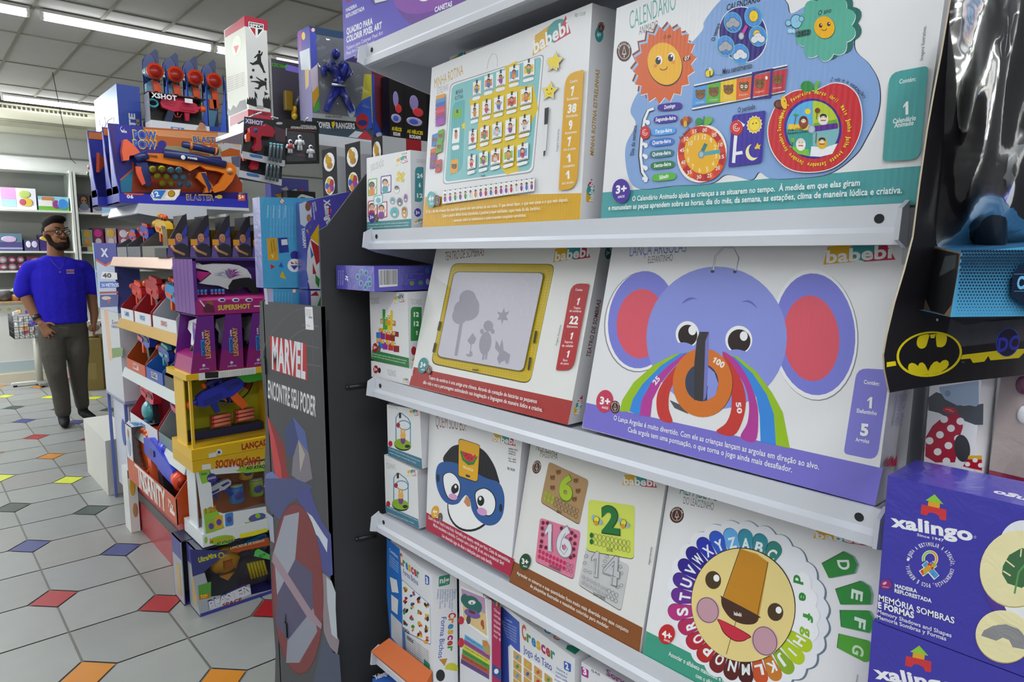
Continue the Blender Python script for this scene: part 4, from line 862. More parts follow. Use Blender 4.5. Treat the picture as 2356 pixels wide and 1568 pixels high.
# ================================================================ bottom shelf boxes
def upright(name,label,A,B,C_,z0,cols,group=None,m='print'):
    """box from three top corners (front-left, front-right, back-right), standing down to z0"""
    A,B,C_=V(A),V(B),V(C_);d=C_-B;dn=V((0,0,z0-A.z));mb=MB()
    mb.hexa([A+dn,B+dn,B+d+dn,A+d+dn,A,B,B+d,A+d],cols[0],m,[cols[1],cols[2],cols[0],cols[1],cols[1],cols[1]])
    n=(B-A).cross(V((0,0,1)));n=n if n.dot(EYE-A)>0 else -n
    mb.P=[A,B,B+dn,A+dn];mb.d=d
    return mb,Pen(mb,Plane(A,n),m),dict(name=name,label=label,cat='box',group=group)
Wb='e4e5ea'
def crescer(c,x0,y0,x1,y1,h):
    n=7
    for q,(ch,col) in enumerate(zip('Crescer',('c85a2c','3a8c3c','2c84b8','d8b01c','a8246c','b8342c','2c8c6c'))):
        a,b_=q/n,(q+.92)/n;c.text(ch,x0+(x1-x0)*a,y0+(y1-y0)*a,x0+(x1-x0)*b_,y0+(y1-y0)*b_,h*(1.25 if q==0 else 1),col,.04,3)
mb,p,i=upright('game_box','white and blue animal shapes box at the left end of the bottom shelf',(.7055,1.1665,.885),(.678,.98,.885),(.7215,.962,.885),.666,(Wb,Wb,'e9eaee'))
c=p.crop(860,900,2.347)
c.poly([(70,790),(140,850),(180,1480),(95,1400),(70,1100)],'2a74cc');c.text('Contém:',84,862,132,905,14,'dce8f8');
for q in range(5):c.text('quantidade peças',84,885+q*13,134,930+q*13,7,'a8c8f0')
c.poly([(86,1000),(124,1018),(134,1088),(98,1082)],'ececf0');c.poly([(94,1095),(132,1125),(128,1205),(96,1180)],'ececf0');c.poly([(92,1195),(152,1255),(156,1395),(95,1325)],'d8dae0')
crescer(c,142,930,248,1012,38);c.text('Forma Bichos',160,985,240,1048,22,'2c5cb4',.01,3);c.quad((278,1040),(276,985),(300,1000),(300,1046),.2,'2a5cb8');c.text('3',282,1032,294,1040,26,'f4f4f4',.05)
c.quad((155,1290),(150,1010),(305,1150),(308,1370),.05,'7a9cd0');c.quad((157,1284),(152,1016),(303,1153),(306,1363),.05,'f0f1f4')
rn=random.Random(5)
for r_ in range(4):
    for q in range(4):
        x=172+q*38;y=1065+r_*62+q*30
        for _ in range(4):c.ell(x+rn.uniform(-8,8),y+rn.uniform(-14,14),rn.uniform(4,9),rn.uniform(6,14),rn.choice(['c8281c','2864b4','1c1c1c','e0b01c','3c9c3c','e0601c','7a1c1c']),rn.uniform(-60,60),10)
c.text('ATENÇÃO',158,1285,194,1312,13,'2c2c30',.03);c.text('ATENÇÃO',180,1332,215,1360,12,'2c2c30',.03)
for q in range(9):c.text('advertência uso de fitas etiquetas no produto',160,1300+q*12,300,1410+q*12,6,'8a8c92')
c.quad((274,1500),(272,1440),(304,1472),(305,1530),.1,'2c8c6c');c.text('nig',278,1512,300,1530,20,'f0f0f0',.03)
s=sidepen(mb).crop(860,900,2.347);n_=0
for q,(ch,col) in enumerate(zip('Crescer',('c82c1c','d8801c','2c84b8','d8b01c','a8246c','b8342c','4a9c2c'))):s.text(ch,408-q*1.2,1195+q*30,404-q*1.2,1222+q*30,36,col,.04,3)
s.text('Forma Bichos',366,1218,348,1440,26,'2c5cb4',.01,3);s.quad((350,1055),(352,998),(412,985),(410,1040),.1,'2c8c6c');s.text('nig',356,1035,406,1030,30,'f0f0f0',.03)
for q,t in enumerate(('Figuras','plásticas para a','criança montar','os bichos','sugeridos nos','cartões ou','inventar novos','modelos')):s.text(t,436-q*13,1068,432-q*13,1068+len(t)*7.5,10,'6a84b8')
s.poly([(352,1445),(398,1440),(382,1482)],'c08a1c');s.ell(420,1498,36,34,'c8cc2c',0,16,180,360);s.poly([(384,1498),(452,1475),(450,1510)],'c8cc2c');s.ell(360,1532,24,32,'1c2420')
done(mb,i)
mb,p,i=upright('game_box','white box with cartoon sofa picture and rainbow strips by the magenta box',onX(1056,1322,.712),onX(1131,1380,.712),onX(1136,1378,.73),.666,(Wb,Wb,'e9eaee'))
c=p.crop(860,900,2.347)
c.poly([(468,1050),(606,1105),(620,1340),(480,1235)],'fafafa');c.poly([(472,1062),(600,1115),(612,1320),(484,1230)],'e4c88c');c.poly([(472,1062),(600,1115),(603,1200),(478,1150)],'c49cc4')
c.ell(525,1140,48,36,'1f6c64',24);c.ell(560,1165,24,34,'1f6c64');c.ell(490,1120,20,28,'1f6c64');c.ell(530,1138,20,12,'f4f4f4');c.ell(530,1142,4,5,'1c1c1c');c.ell(532,1200,46,22,'7a5cae',22);c.poly([(515,1175),(548,1190),(546,1205),(515,1192)],'6a3020');c.ell(512,1232,12,24,'4a4454');c.ell(586,1250,9,18,'b0542c');c.ell(592,1270,5,14,'b0542c')
for q,col in enumerate(('5ab0dc','a04a94','d8d434','4a9c3c','b8582c','6a4a8c')):c.poly([(492-q*4,1310+q*26),(628-q*1,1398+q*26),(628-q*1,1424+q*26),(490-q*4,1336+q*26)],col);c.text('Quantos gatos você vê na sala?',500-q*4,1330+q*26,616-q*1,1404+q*26,7,'2c2c34')
c.poly([(586,1340),(612,1345),(628,1375),(628,1425),(604,1415),(588,1380)],'b8a064');c.ell(604,1362,12,14,'d8804c')
c.ell(472,1235,16,22,'c81c3c');c.ell(472,1355,16,26,'c81c3c');c.text('Puxa',592,1108,628,1124,18,'7a3c6c',.02)
done(mb,i)
mb,p,i=upright('game_box','magenta observation game box squeezed left of the blue edged touch game box',onX(1131,1382,.70),onX(1152,1398,.70),onX(1160,1396,.75),.666,('b02458','8a1c44','b02458'))
c=p.crop(860,900,2.347);crescer(c,640,1140,690,1176,26)
for q,t in enumerate(('Obser','certas','respon','quest','sorte','no d')):c.text(t,648,1182+q*28,684,1208+q*28,14,'f0dce4')
c.poly([(640,1470),(688,1500),(688,1560),(640,1530)],'2c4c94');c.ell(662,1510,12,14,'f0f0f0');done(mb,i)
mb,p,i=upright('game_box','blue edged touch game box with wooden picture tiles on the bottom shelf',V((.712,.829,.883)),V((.688,.633,.883)),V((.717,.629,.883)),.666,(Wb,'dcdde2','e9eaee'))
c=p.crop(860,1380,3.366)
c.poly([(975,35),(1128,170),(1134,420),(1060,342),(1040,360),(1050,700),(985,700)],'3a58b8');c.text('Contém',1016,150,1072,180,18,'b8c8f0')
for q in range(6):c.text('39 peças em madeira instruções',985+q*8,160+q*24,1105,222+q*22,11,'b8c8f0')
c.quad((1050,700),(1050,352),(1600,700),(1600,900),.03,'f2f2f4')
crescer(c,1148,290,1408,470,70);c.text('Jogo do Tato',1160,400,1380,548,44,'2c4ca8',.01,3);c.quad((1474,534),(1472,466),(1528,494),(1526,558),.15,'2c5cc0');c.text('2',1486,528,1512,540,40,'f4f4f4',.05,3)
for q,t in enumerate(('Explorar e','manipular','objetos, auxilia','desenvolver')):c.text(t,1418-q*6,532+q*28,1500,580+q*28,14,'4a6cc0')
for r_ in range(4):
    for q in range(4):
        x=1082+q*80;y=384+r_*72+q*58;c.quad((x,y+66),(x,y),(x+62,y+46),(x+62,y+112),.14,'d0a45c');c.ell(x+31,y+56,13,15,['4aa0c8','e0b81c','d8501c','3c9c4c','2c64b4','c8281c'][(r_*3+q)%6],n=12)
s=sidepen(mb,which='T').crop(860,1380,3.366);s.quad((1486,376),(1500,345),(1622,360),(1560,420),.05,'2c8c6c')
for q,(x,y) in enumerate(((1220,150),(1290,190),(1350,240),(1420,290))):s.ring(x,y,26,12,9,['b8342c','d8b01c','2c84b8','c85a2c'][q],20,30,300)
done(mb,i)
mb,p,i=upright('game_box','white box with pink age square right of the touch game box',V((.690,.622,.883)),V((.690,.40,.883)),V((.76,.40,.883)),.666,(Wb,Wb,'e9eaee'))
c=p.crop(860,1380,3.366);c.quad((1610,580),(1606,508),(1664,542),(1662,606),.15,'b02c8c');c.text('3',1622,570,1650,582,42,'f4f4f4',.05,3);c.text('R$ 49,99',1686,550,1750,590,18,'2c2c30',.02);c.text('Sorvete',1800,575,2040,720,40,'7a2c6c',.03,3);c.line([(1720,633),(1920,740)],4,'7a2c6c');done(mb,i)
# orange strip over the lowest lip, low shelf with the blue box
m=MB();m.hexa([(.664,1.165,.648),(.664,.98,.648),(.673,.98,.648),(.673,1.165,.648),(.650,1.16,.668),(.650,.98,.668),(.6755,.98,.700),(.6755,1.13,.700)],'c8642c','card');o=m.build('price_strip',gon);o['label']='orange price strip'
shelf_board(gon,.232,1.168,.43,xf=.62,depth=.42)
mb,p,i=upright('game_box','blue box with white logo strip at the bottom edge below the orange strip',V((.655,1.166,.602)),V((.655,1.0,.602)),V((.75,1.0,.602)),.432,('2c5cb8','2c4ca0','3a6cc8'))
s=sidepen(mb,which='T');s.text('Xalingo',865,1562,893,1550,10,'f4f4f6',.05,3);done(mb,i)
# grey boxes behind elephant box end
for k in (0,1):
    m=MB();m.box(.90,1.0,.2405,.29,1.2275+k*.045,1.2275+k*.045+.0445,'c9c9d0','print',cols=['b8b8c0','4a4a9c','c2c2ca','c9c9d0','b8b8c0','d4d4da'])
    tag(m.build('game_box'),('lower','upper')[k]+' of two small pale boxes stacked left of the polka dot box','box','pale boxes in the gap')
# ================================================================ dark cardboard floor display
dis=thing('floor_display','tall dark grey cardboard floor display with red logo panel and price tag','display stand',(.78,1.39,0))
DX=.612;DY=1.245;DB=.98
fpl=PX(DX);m=MB()
# front outline in real metres (y,z) from the photo edge
out=[fpl.hit(740,705),fpl.hit(598,692),fpl.hit(597,760),fpl.hit(600,830),fpl.hit(610,940),fpl.hit(611,1010),fpl.hit(608,1090),fpl.hit(610,1150),fpl.hit(620,1230),fpl.hit(622,1290),fpl.hit(626,1390),fpl.hit(634,1500)]
out=[V((DX,q.y,q.z)) for q in out]+[V((DX,1.60,.25)),V((DX,1.60,.02)),V((DX,DY,.02))];out[0].y=DY
m.prism(out,(.006,0,0),'4a4a4e','card')
P=Pen(m,fpl,'card');M1=P.crop(590,680,3.565);M2=P.crop(590,1100,3.352)
M1.ring(330,560,300,480,6,'58585c',20,170,252);M1.ring(400,700,300,460,10,'5a5a5e',20,200,248)
M1.line([(370,240),(512,252)],10,'606064');M1.line([(410,405),(512,430)],10,'606064');M1.line([(415,560),(528,578)],10,'606064');M1.line([(460,350),(470,660)],6,'565659')
M1.poly([(80,960),(110,1020),(150,1080),(230,1240),(250,1420),(300,1568),(190,1568),(150,1400)],'8a2c30');M1.poly([(90,980),(150,1180),(200,1400),(215,1568),(180,1568),(140,1400)],'c04044')
M1.poly([(106,330),(408,395),(418,697),(126,605)],'b4282c')
M1.text('MARVEL',128,588,402,672,245,'d6dae2',.05,3,vert=True)
M1.text('ENCONTRE SEU PODER',94,832,486,988,140,'dadade',.02,3,vert=True)
M1.quad((405,275),(397,90),(460,92),(471,282),.05,'e2e2e8')
for q in range(4):M1.text(['SHOPPING CENTER','DA CRIANÇA','BRINQUEDO','Ref. 1907'][q],404,118+q*16,448,124+q*16,7,'44444a')
M1.text('R$ 79,99',412,246,440,256,10,'333338')
for q in range(12):M1.rect(428+q*2.6,200-30+q*.3,429.2+q*2.6,184+q*.3,'44444a')
# generic stand-in artwork: facets and a plain disc
M1.poly([(232,1100),(300,990),(345,1180),(300,1330),(250,1290)],'3c4674');M1.poly([(300,990),(400,1110),(430,1290),(345,1180)],'50609a');M1.poly([(300,1330),(345,1180),(430,1290),(460,1500),(380,1540),(290,1470)],'7c7680');M1.poly([(345,1180),(400,1300),(360,1450)],'a8a09c')
M1.poly([(60,1568),(80,1460),(130,1440),(190,1500),(200,1568)],'6472ac')
M2.poly([(60,0),(70,160),(110,260),(180,320),(250,200),(440,60),(300,0)],'48507c');M2.poly([(410,60),(450,200),(510,340),(575,430),(590,740),(560,760),(500,700),(430,400),(360,240),(300,120)],'4a4e8c');M2.poly([(360,236),(430,290),(520,430),(550,470),(545,570),(480,450),(430,400)],'c4ccda')
M2.poly([(80,260),(130,300),(140,500),(110,480)],'9ca4b4');M2.poly([(500,720),(560,760),(605,870),(620,1210),(640,1250),(625,1360),(560,1290),(520,1180)],'8c8088');M2.poly([(540,760),(580,790),(612,880),(612,1010),(625,1240),(580,1200),(548,950)],'b4bcc4')
M2.poly([(520,1200),(590,1340),(640,1360),(655,1568),(440,1568)],'4c5268')
M2.ell(318,850,200,662,'6a3034',-2);M2.ell(320,850,194,650,'7c3a3e',-2)
M2.poly([(135,560),(215,290),(330,260),(300,620),(160,900)],'9a9eac');M2.poly([(160,900),(300,620),(430,720),(440,1000),(240,1250),(150,1120)],'54506e');M2.poly([(240,1250),(440,1000),(470,1180),(330,1420),(230,1420)],'8c909e')
M2.poly([(120,640),(130,560),(420,1010),(505,1120),(500,1160),(400,1080)],'9a8490')
m.build('front_panel',dis)
m=MB();sp=PY(DY)
pts=[(DX,DY,0),(DX,DY,1.363)]+[tuple(sp.hit(*q)) for q in ((748,530),(752,520),(842,400))]+[(.80,DY,1.66),(DB,DY,1.66),(DB,DY,0)]
pts[2]=(DX,DY,pts[2][2]);m.prism(pts,(0,.005,0),'3a3a3d','card')
q=Pen(m,PY(DY),'card');Mq=q.crop(590,680,3.565);Mq.rect(572,195,598,455,'2c2c2f',.3);Mq.rect(578,205,590,445,'232326')
m.build('side_panel',dis)
m=MB();m.prism([(DX,1.535,0),(DX,1.535,1.365),(DB,1.535,1.66),(DB,1.535,0)],(0,.005,0),'3a3a3d','card');m.build('side_panel',dis)
m=MB();m.box(DB-.005,DB,DY+.005,1.535,0,1.66,'303033','card');m.build('back_panel',dis)
for z in (1.20,.80,.35):
    m=MB();m.box(DX+.006,DB-.005,DY+.005,1.535,z,z+.006,'3a3a3d','card');m.build('tray',dis)
for (x,y),(x2,y2) in (((800,890),(842,884)),((822,1239),(860,1230))):
    A=onY(x,y,DY-.004);B=onY(x2,y2,DY-.004);m=MB();m.tube([A+V((0,0,0)),B,B+V((.006,0,-.004))],.0035,'29292c','plastic',8);m.ball(A,.005,.004,.004,'29292c');o=m.build('plastic_clip',dis);o['label']='black plastic clip'
for x,y,h_ in ((608,842,30),(657,1448,28)):
    A=onX(x,y,DX-.003);m=MB();m.box(DX-.004,DX,A.y-.006,A.y+.006,A.z-.018,A.z+.018,'1c1c1f','plastic');m.tube([(DX-.002,A.y,A.z+.018),(DX-.002,A.y,A.z+.04)],.001,'1c1c1f','plastic',6);o=m.build('plastic_clip',dis);o['label']='black plastic clip'
# boxes inside the display
def bluebox(z1px,label,q,part2=False):
    mb=MB();A,B_,C_,D_=[PY(1.485).hit(*t) for t in q]
    mb.hexa([D_,C_,C_+V((0,.04,0)),D_+V((0,.04,0)),A,B_,B_+V((0,.04,0)),A+V((0,.04,0))],'4ea6d4','wrapped',['4c48a8','5a8cc8','4ea6d4','4c48a8','4c48a8','4c48a8'])
    return mb,Pen(mb,PY(1.485),'wrapped')
mb,p=bluebox(0,'',[(597,453),(742,456),(742,662),(606,662)])
c=p.crop(540,240,3.409)
for q in range(4):c.text(('ATENCIÓN:','ATTENTION!','ATENÇÃO!','WARNING!')[3-q],258+q*45,790,252+q*45,890,10,'c8e4f4',.02)
for q in range(9):c.text('contém partes pequenas que podem ser engolidas ou aspiradas recomendável',282+q*24,800,280+q*24,1040,7,'a4d0ec')
c.ell(371,759,18,20,'e8e8ec');c.ring(371,759,17,19,4,'c03c3c');c.line([(360,748),(382,770)],4,'c03c3c')
c.poly([(250,1048),(330,1046),(345,1222),(262,1224)],'d0a030');c.text('Experimente',300,1060,312,1150,10,'5a3c10',.02);c.text('e movimente',280,1070,292,1160,10,'5a3c10',.02);c.text('7+',285,1180,290,1205,18,'f4ecd0',.05)
c.poly([(338,1048),(412,1042),(426,1158),(350,1166)],'2c3c8c');c.poly([(364,1060),(410,1056),(416,1100),(368,1104)],'dcdce4')
c.ell(470,1182,34,34,'3c3494');c.ell(468,1262,54,52,'f2f4f8');c.poly([(436,1262),(498,1262),(468,1298)],'2c4cb0');c.poly([(440,1228),(470,1250),(442,1252)],'c8282c');c.poly([(470,1224),(500,1254),(476,1256)],'e0b81c')
c.poly([(280,1252),(316,1270),(284,1294)],'c8282c');c.poly([(364,1236),(384,1280),(344,1272)],'2c5cc0');c.poly([(374,1306),(404,1372),(352,1352)],'e0b81c')
c.ell(540,1190,16,36,'8cc0e0');c.ell(548,1320,16,36,'8cc0e0')
tag(mb.build('game_box'),'sky blue backed puzzle box standing upright in the floor display','box')
mb=MB();A,B_,C_,D_=[PY(1.485).hit(*t) for t in ((628,664),(742,664),(742,740),(630,740))];mb.hexa([D_,C_,C_+V((0,.04,0)),D_+V((0,.04,0)),A,B_,B_+V((0,.04,0)),A+V((0,.04,0))],'4ea6d4','wrapped',['4c48a8','5a8cc8','4ea6d4','4c48a8','4c48a8','4c48a8'])
c=Pen(mb,PY(1.485),'wrapped').crop(540,240,3.409);c.ell(466,1463,17,18,'e8e8ec');c.ring(466,1463,16,17,4,'c03c3c');c.poly([(228,1442),(250,1442),(262,1568),(240,1568)],'e4e4ea')
for q in range(7):c.text('contém partes pequenas',300+q*24,1470,298+q*24,1600,7,'a4d0ec')
tag(mb.build('game_box'),'lower sky blue box mostly hidden inside the floor display','box')
def tang(q,label,lower=False):
    mb=MB();A,B_,C_,D_=[PY(1.43).hit(*t) for t in q];d=V((0,.045,0))
    mb.hexa([D_,C_,C_+d,D_+d,A,B_,B_+d,A+d],'5650b8','wrapped',['4c48a8','5f9cc4','5650b8','4c48a8','4c48a8','4c48a8'])
    c=Pen(mb,PY(1.43),'wrapped').crop(540,240,3.409)
    if not lower:
        c.poly([(505,780),(560,760),(600,800),(605,880),(550,960),(515,940)],'c8d4e8');c.ell(575,800,22,36,'8a5a44');c.ell(582,890,18,30,'b07a5c');c.text('Xalingo',698,745,722,945,46,'eef0f6',.05,3);c.poly([(738,810),(752,800),(752,865),(736,870)],'c8282c')
        c.text('MADEIRA',622,762,634,840,10,'e4e4f2',.03);c.text('REFLORESTADA',608,770,622,905,10,'e4e4f2',.03);c.text('TANGRAM',524,970,540,1125,22,'eef0f6',.04,3)
        c.poly([(592,1060),(660,1000),(718,980),(718,1448),(590,1446),(565,1300),(570,1150)],'e8eaf0')
        for P_,col in (([(660,935),(665,1105),(592,1045)],'e0b41c'),([(664,978),(690,1000),(700,1060),(668,1110)],'3c8c44'),([(594,1062),(660,1110),(664,1235),(640,1260)],'b82c34'),([(590,1110),(620,1180),(600,1210)],'3a74c8'),([(664,1110),(690,1130),(668,1200)],'d8b01c'),([(700,1070),(716,1050),(716,1180),(690,1120)],'3a74c8'),([(664,1200),(700,1130),(716,1250),(668,1262)],'3c8c44'),([(612,1240),(640,1330),(612,1330)],'b82c34'),([(632,1330),(668,1372),(660,1440),(634,1400)],'3c8c44'),([(668,1262),(710,1250),(716,1340),(680,1330)],'d0a030'),([(672,1360),(700,1370),(695,1430),(668,1380)],'3a94c8'),([(560,985),(575,980),(580,1020)],'d8b01c'),([(590,940),(604,970),(588,970)],'3c9c44')):c.poly(P_,col)
        c.text('28',572,1378,590,1430,24,'e8eaf0',.04);
    else:
        c.poly([(596,1462),(716,1458),(716,1600),(600,1600)],'e4e6ec');c.poly([(688,1462),(640,1600),(690,1600)],'3c8c44');c.poly([(590,1500),(640,1462),(660,1500)],'b82c34')
    s=sidepen;tag(mb.build('game_box'),label,'box')
mb_q=[(702,463),(806,440),(806,665),(708,665)]
tang(mb_q,'upright purple tangram puzzle box with coloured triangles in the floor display')
tang([(708,667),(800,667),(800,735),(712,735)],'lower tangram box whose top just shows above the display front',True)
# purple box lying across
mb=MB();A=V((.640,1.236,1.4025));hh=.045
mb.box(.640,.80,1.092,1.237,1.4015,1.4475,'5650b8','wrapped')
c=Pen(mb,PX(.640),'wrapped').crop(540,240,3.409)
c.text('Xalingo',782,1435,764,1296,26,'eef0f6',.04,3);c.ell(742,1360,13,28,'d8a03c');c.ell(740,1340,8,10,'c8343c')
for q in range(3):c.text('Memória de animais',812+q*17,1300,810+q*17,1415,9,'c4c4ea')
c.text('24',888,1385,890,1348,22,'eef0f6',.05)
for x,y in ((994,1312),(1030,1320),(965,1350),(1058,1370),(990,1400),(1040,1410),(1025,1432),(1062,1405)):c.ell(x,y,17,26,'5a9cd8');c.ell(x,y+2,10,15,'2c3c58')
c=Pen(mb,PY(1.092),'wrapped').crop(540,240,3.409)
c.poly([(1128,1294),(1278,1293),(1278,1424),(1134,1434)],'e6e6ea')
rn=random.Random(2);x=1136
while x<1272:
    w_=rn.choice((1.6,2.4,4));c.poly([(x,1298),(x+w_,1298),(x+w_,1416-(x-1136)*.05),(x,1417-(x-1136)*.05)],'26262c');x+=w_+rn.choice((1.6,2.6,3.4))
for q in range(9):c.text('Não recomendável para crianças menores de 3 anos partes',1282,1284+q*16,1478-(q%3)*30-(60 if q>3 else 0),1284+q*15.5,8,'a4a4dc')
c.ell(1510,1300,17,25,'4a84c8');c.ell(1512,1390,14,24,'c8c8d8');c.ell(1458,1398,20,18,'5a9c74');c.ell(1390,1402,18,18,'8ca45c')
tag(mb.build('game_box'),'shrink-wrapped purple box with barcode lying flat across the small bird box','box')
# ================================================================ right foreground: stacked purple boxes
for k,(z1,z0,lab) in enumerate(((1.2745,1.1365,'upper shrink-wrapped indigo memory game box in the right foreground stack'),(1.1355,.999,'lower shrink-wrapped indigo memory game box in the right foreground stack'))):
    mb=MB();X_=.64;y1=.2165 if k==0 else .2205;y0=-.08
    mb.hexa([(X_,y1,z0),(X_,y0,z0),(X_+.07,y0,z0),(X_+.07,y1,z0),(X_,y1-.001,z1),(X_,y0,z1),(X_+.07,y0,z1),(X_+.07,y1-.001,z1)],'3a35a8','wrapped',['3a35a8','453fae','3a35a8','332e98','332e98','332e98'])
    p=Pen(mb,PX(X_),'wrapped')
    S=p.crop(1960,1000,2.76) if k==0 else p.crop(1960-39,1000+344,2.76)
    if k==1:S=p.crop(1922,1346,2.72)
    S.poly([(468,415),(525,376),(582,440)],'8cc83c');S.poly([(486,420),(560,434),(556,466),(482,452)],'e0a41c')
    S.poly([(443,440),(600,475),(598,542),(562,538),(552,512),(520,495),(490,492),(475,512),(436,500)],'d03038')
    S.text('xalingo',248,578,768,672,72,'f0f1f8',.05,4);S.ring(782,648,6,7,2,'f0f1f8',n=10);S.text('Since 1947',414,640,584,678,16,'e4e4f4',.02)
    if k==0:
        S.arc('AJUDA A ESTIMULAR A ATENÇÃO, CONCENTRAÇÃO, FOCO E MEMÓRIA.',497,824,132,118,180,526,24,'f0f1f8',.03,15)
        S.ell(358,790,9,9,'f0f1f8')
        S.ring(497,785,42,44,20,'f0f1f8',10,150,395);S.line([(460,810),(540,905)],44,'f0f1f8');S.line([(530,815),(440,880)],44,'f0f1f8')
        rn=random.Random(9)
        S.ring(497,785,42,44,12,'8cc83c',10,150,270);S.ring(497,785,42,44,12,'e0a41c',10,270,395);S.line([(462,812),(540,900)],34,'4a9cd8');S.line([(528,817),(444,876)],34,'d8a01c')
        for q in range(14):S.ell(480+rn.uniform(-40,60),840+rn.uniform(-30,50),9,9,rn.choice(['d03038','8cc83c','e0a41c','4a84d8','e0601c']),n=8) if q>6 else S.ell(500+rn.uniform(-14,14),826+rn.uniform(-12,12),9,9,rn.choice(['d03038','8cc83c','e0a41c']),n=8)
        S.ell(218,948,38,33,'8a2470');S.ell(210,940,14,8,'e0a8cc',-30);S.line([(196,962),(236,966)],4,'e0a8cc')
        S.text('MADEIRA',274,966,416,1002,22,'f0f1f8',.04,3);S.text('REFLORESTADA',272,996,508,1064,22,'f0f1f8',.04,3)
        S.text('MEMÓRIA SOMBRAS',172,1048,652,1196,35,'f4f5fa',.022,3);S.text('E FORMAS',168,1094,396,1162,35,'f4f5fa',.042,3)
        S.text('Memory Shadows and Shapes',164,1128,634,1284,23,'e2e2f2',.02,3);S.text('Memoria Sombras y Formas',160,1162,600,1304,23,'e2e2f2',.02,3)
        S.poly([(845,930),(930,1010),(1000,1120),(900,1112),(862,1060)],'4a2c94');S.ell(1090,690,150,150,'e9eaf0');S.poly([(930,1000),(1100,1060),(1100,1280),(1000,1150)],'f0f0f2')
        S.ell(1050,850,232,250,'b8a86c',30);S.ell(1048,846,230,246,'f0e6b4',30)
        S.poly([(960,830),(1000,760),(1080,715),(1160,740),(1180,900),(1080,970),(990,940),(955,880)],'3c6c44');S.line([(1150,760),(1060,870),(1034,1005)],13,'5c9c54');S.line([(975,790),(1034,836)],9,'f0e6b4');S.line([(962,862),(1010,892)],9,'f0e6b4');S.line([(1078,720),(1072,772)],9,'f0e6b4')
        S.ell(965,1280,182,165,'b8a86c',25);S.ell(965,1276,180,162,'f0e6b4',25)
        S.poly([(822,1272),(840,1238),(900,1208),(980,1200),(1060,1230),(1120,1300),(1160,1370),(1022,1345),(1000,1300),(960,1284),(918,1304)],'8c8c90')
        for q in range(4):S.ring(975,1320,65+q*22,62+q*20,2,'a4a4a8',20,200,330)
        T=Pen(mb,Plane((X_,0,z1),(0,0,1)),'wrapped').crop(1960,1000,2.76);T.text('xalingo',1100+260,420+40,912,352,26,'e8e8f4',.05,3)
    o=mb.build('game_box');tag(o,lab,'box','indigo boxes in the right foreground')
# shelf and neighbours behind the card
shelf_board(gon2,-.72,.192,.9985,xf=.655,depth=.38)
mb=MB();mb.box(.745,.80,.1765,.219,.9995,1.40,'e9e9ec','print')
c=Pen(mb,PX(.745)).crop(1970,850,6.031)
c.poly([(1000,385),(1110,310),(1200,340),(1290,420),(1480,500),(1700,480),(1765,470),(1760,765),(1650,765),(1480,700),(1300,640),(1240,650),(1150,600),(1000,565)],'4c5058')
c.poly([(1150,240),(1700,150),(1700,480),(1660,512),(1560,490),(1400,495),(1230,410),(1160,300)],'9cb0c8');c.ell(1270,330,40,44,'7c90ac')
c.ell(1300,562,104,42,'c0283c',8);c.line([(1236,550),(1256,544),(1276,556),(1298,548),(1322,560)],5,'f0c8d0');c.line([(1290,574),(1312,570),(1334,580),(1352,576)],5,'f0c8d0')
dr=[(1350,612),(1430,620),(1475,690),(1480,800),(1430,950),(1400,1150),(1370,1285),(1100,1285),(960,1200),(970,930),(1060,780),(1200,660)]
c.poly([(x*1.004-6,y*1.002-2) for x,y in dr],'26262c');c.poly(dr,'b0203c')
for x,y in ((1315,812),(1162,902),(1445,715),(1280,1052),(1130,1138),(1412,955),(1018,985),(1220,688),(1252,1268)):c.ell(x,y,54,50,'f0f0f2')
c.ell(1470,1090,110,190,'3c3c42',-8);c.poly([(1560,1190),(1745,1190),(1745,1245),(1545,1235)],'e0b02c');c.poly([(1540,1240),(1745,1245),(1745,1400),(1480,1340)],'b81c2c')
for x,y in ((1650,1255),(1545,1310),(1725,1325)):c.ell(x,y,36,32,'f0f0f2')
tag(mb.build('game_box'),'white box with red and white polka dot pattern behind the black blister card','box')
bag=MB()
bp=[]
for z,yy,dx in ((1.0,.06,.0),(1.10,.055,.02),(1.18,.06,.024),(1.26,.07,.02),(1.34,.085,.01),(1.40,.095,.0)):
    bp.append([( .80-dx,.172,z),(.80-dx*1.4,(.172+yy)/2,z),(.80-dx,yy,z),(.86,yy,z),(.86,.172,z)])
for a_,b_ in zip(bp,bp[1:]):
    for q in range(5):bag.face([a_[q],a_[(q+1)%5],b_[(q+1)%5],b_[q]],'8a2440' if a_[0][2]<1.2 else 'a89a98','wrapped',True)
bag.face(bp[0],'8a2440','wrapped');bag.face(bp[-1],'a89a98','wrapped')
rn=random.Random(4)
for q in range(60):
    z=rn.uniform(1.02,1.22);y=rn.uniform(.07,.165);bag.box(.7755,.7765,y-.0008,y+.0008,z-.002,z+.002,'d8b8c0','wrapped')
for q in range(16):
    z=rn.uniform(1.24,1.36);y=rn.uniform(.09,.165);bag.ball((.784,y,z),.002,.006,.009,rn.choice(['b8283c','c8a83c','c8c8cc','6a2c50','8a8a90','e4e4e8']),'wrapped',8,6)
tag(bag.build('gift_bag'),'clear topped crimson speckled gift bag right of the polka dot box','bag')
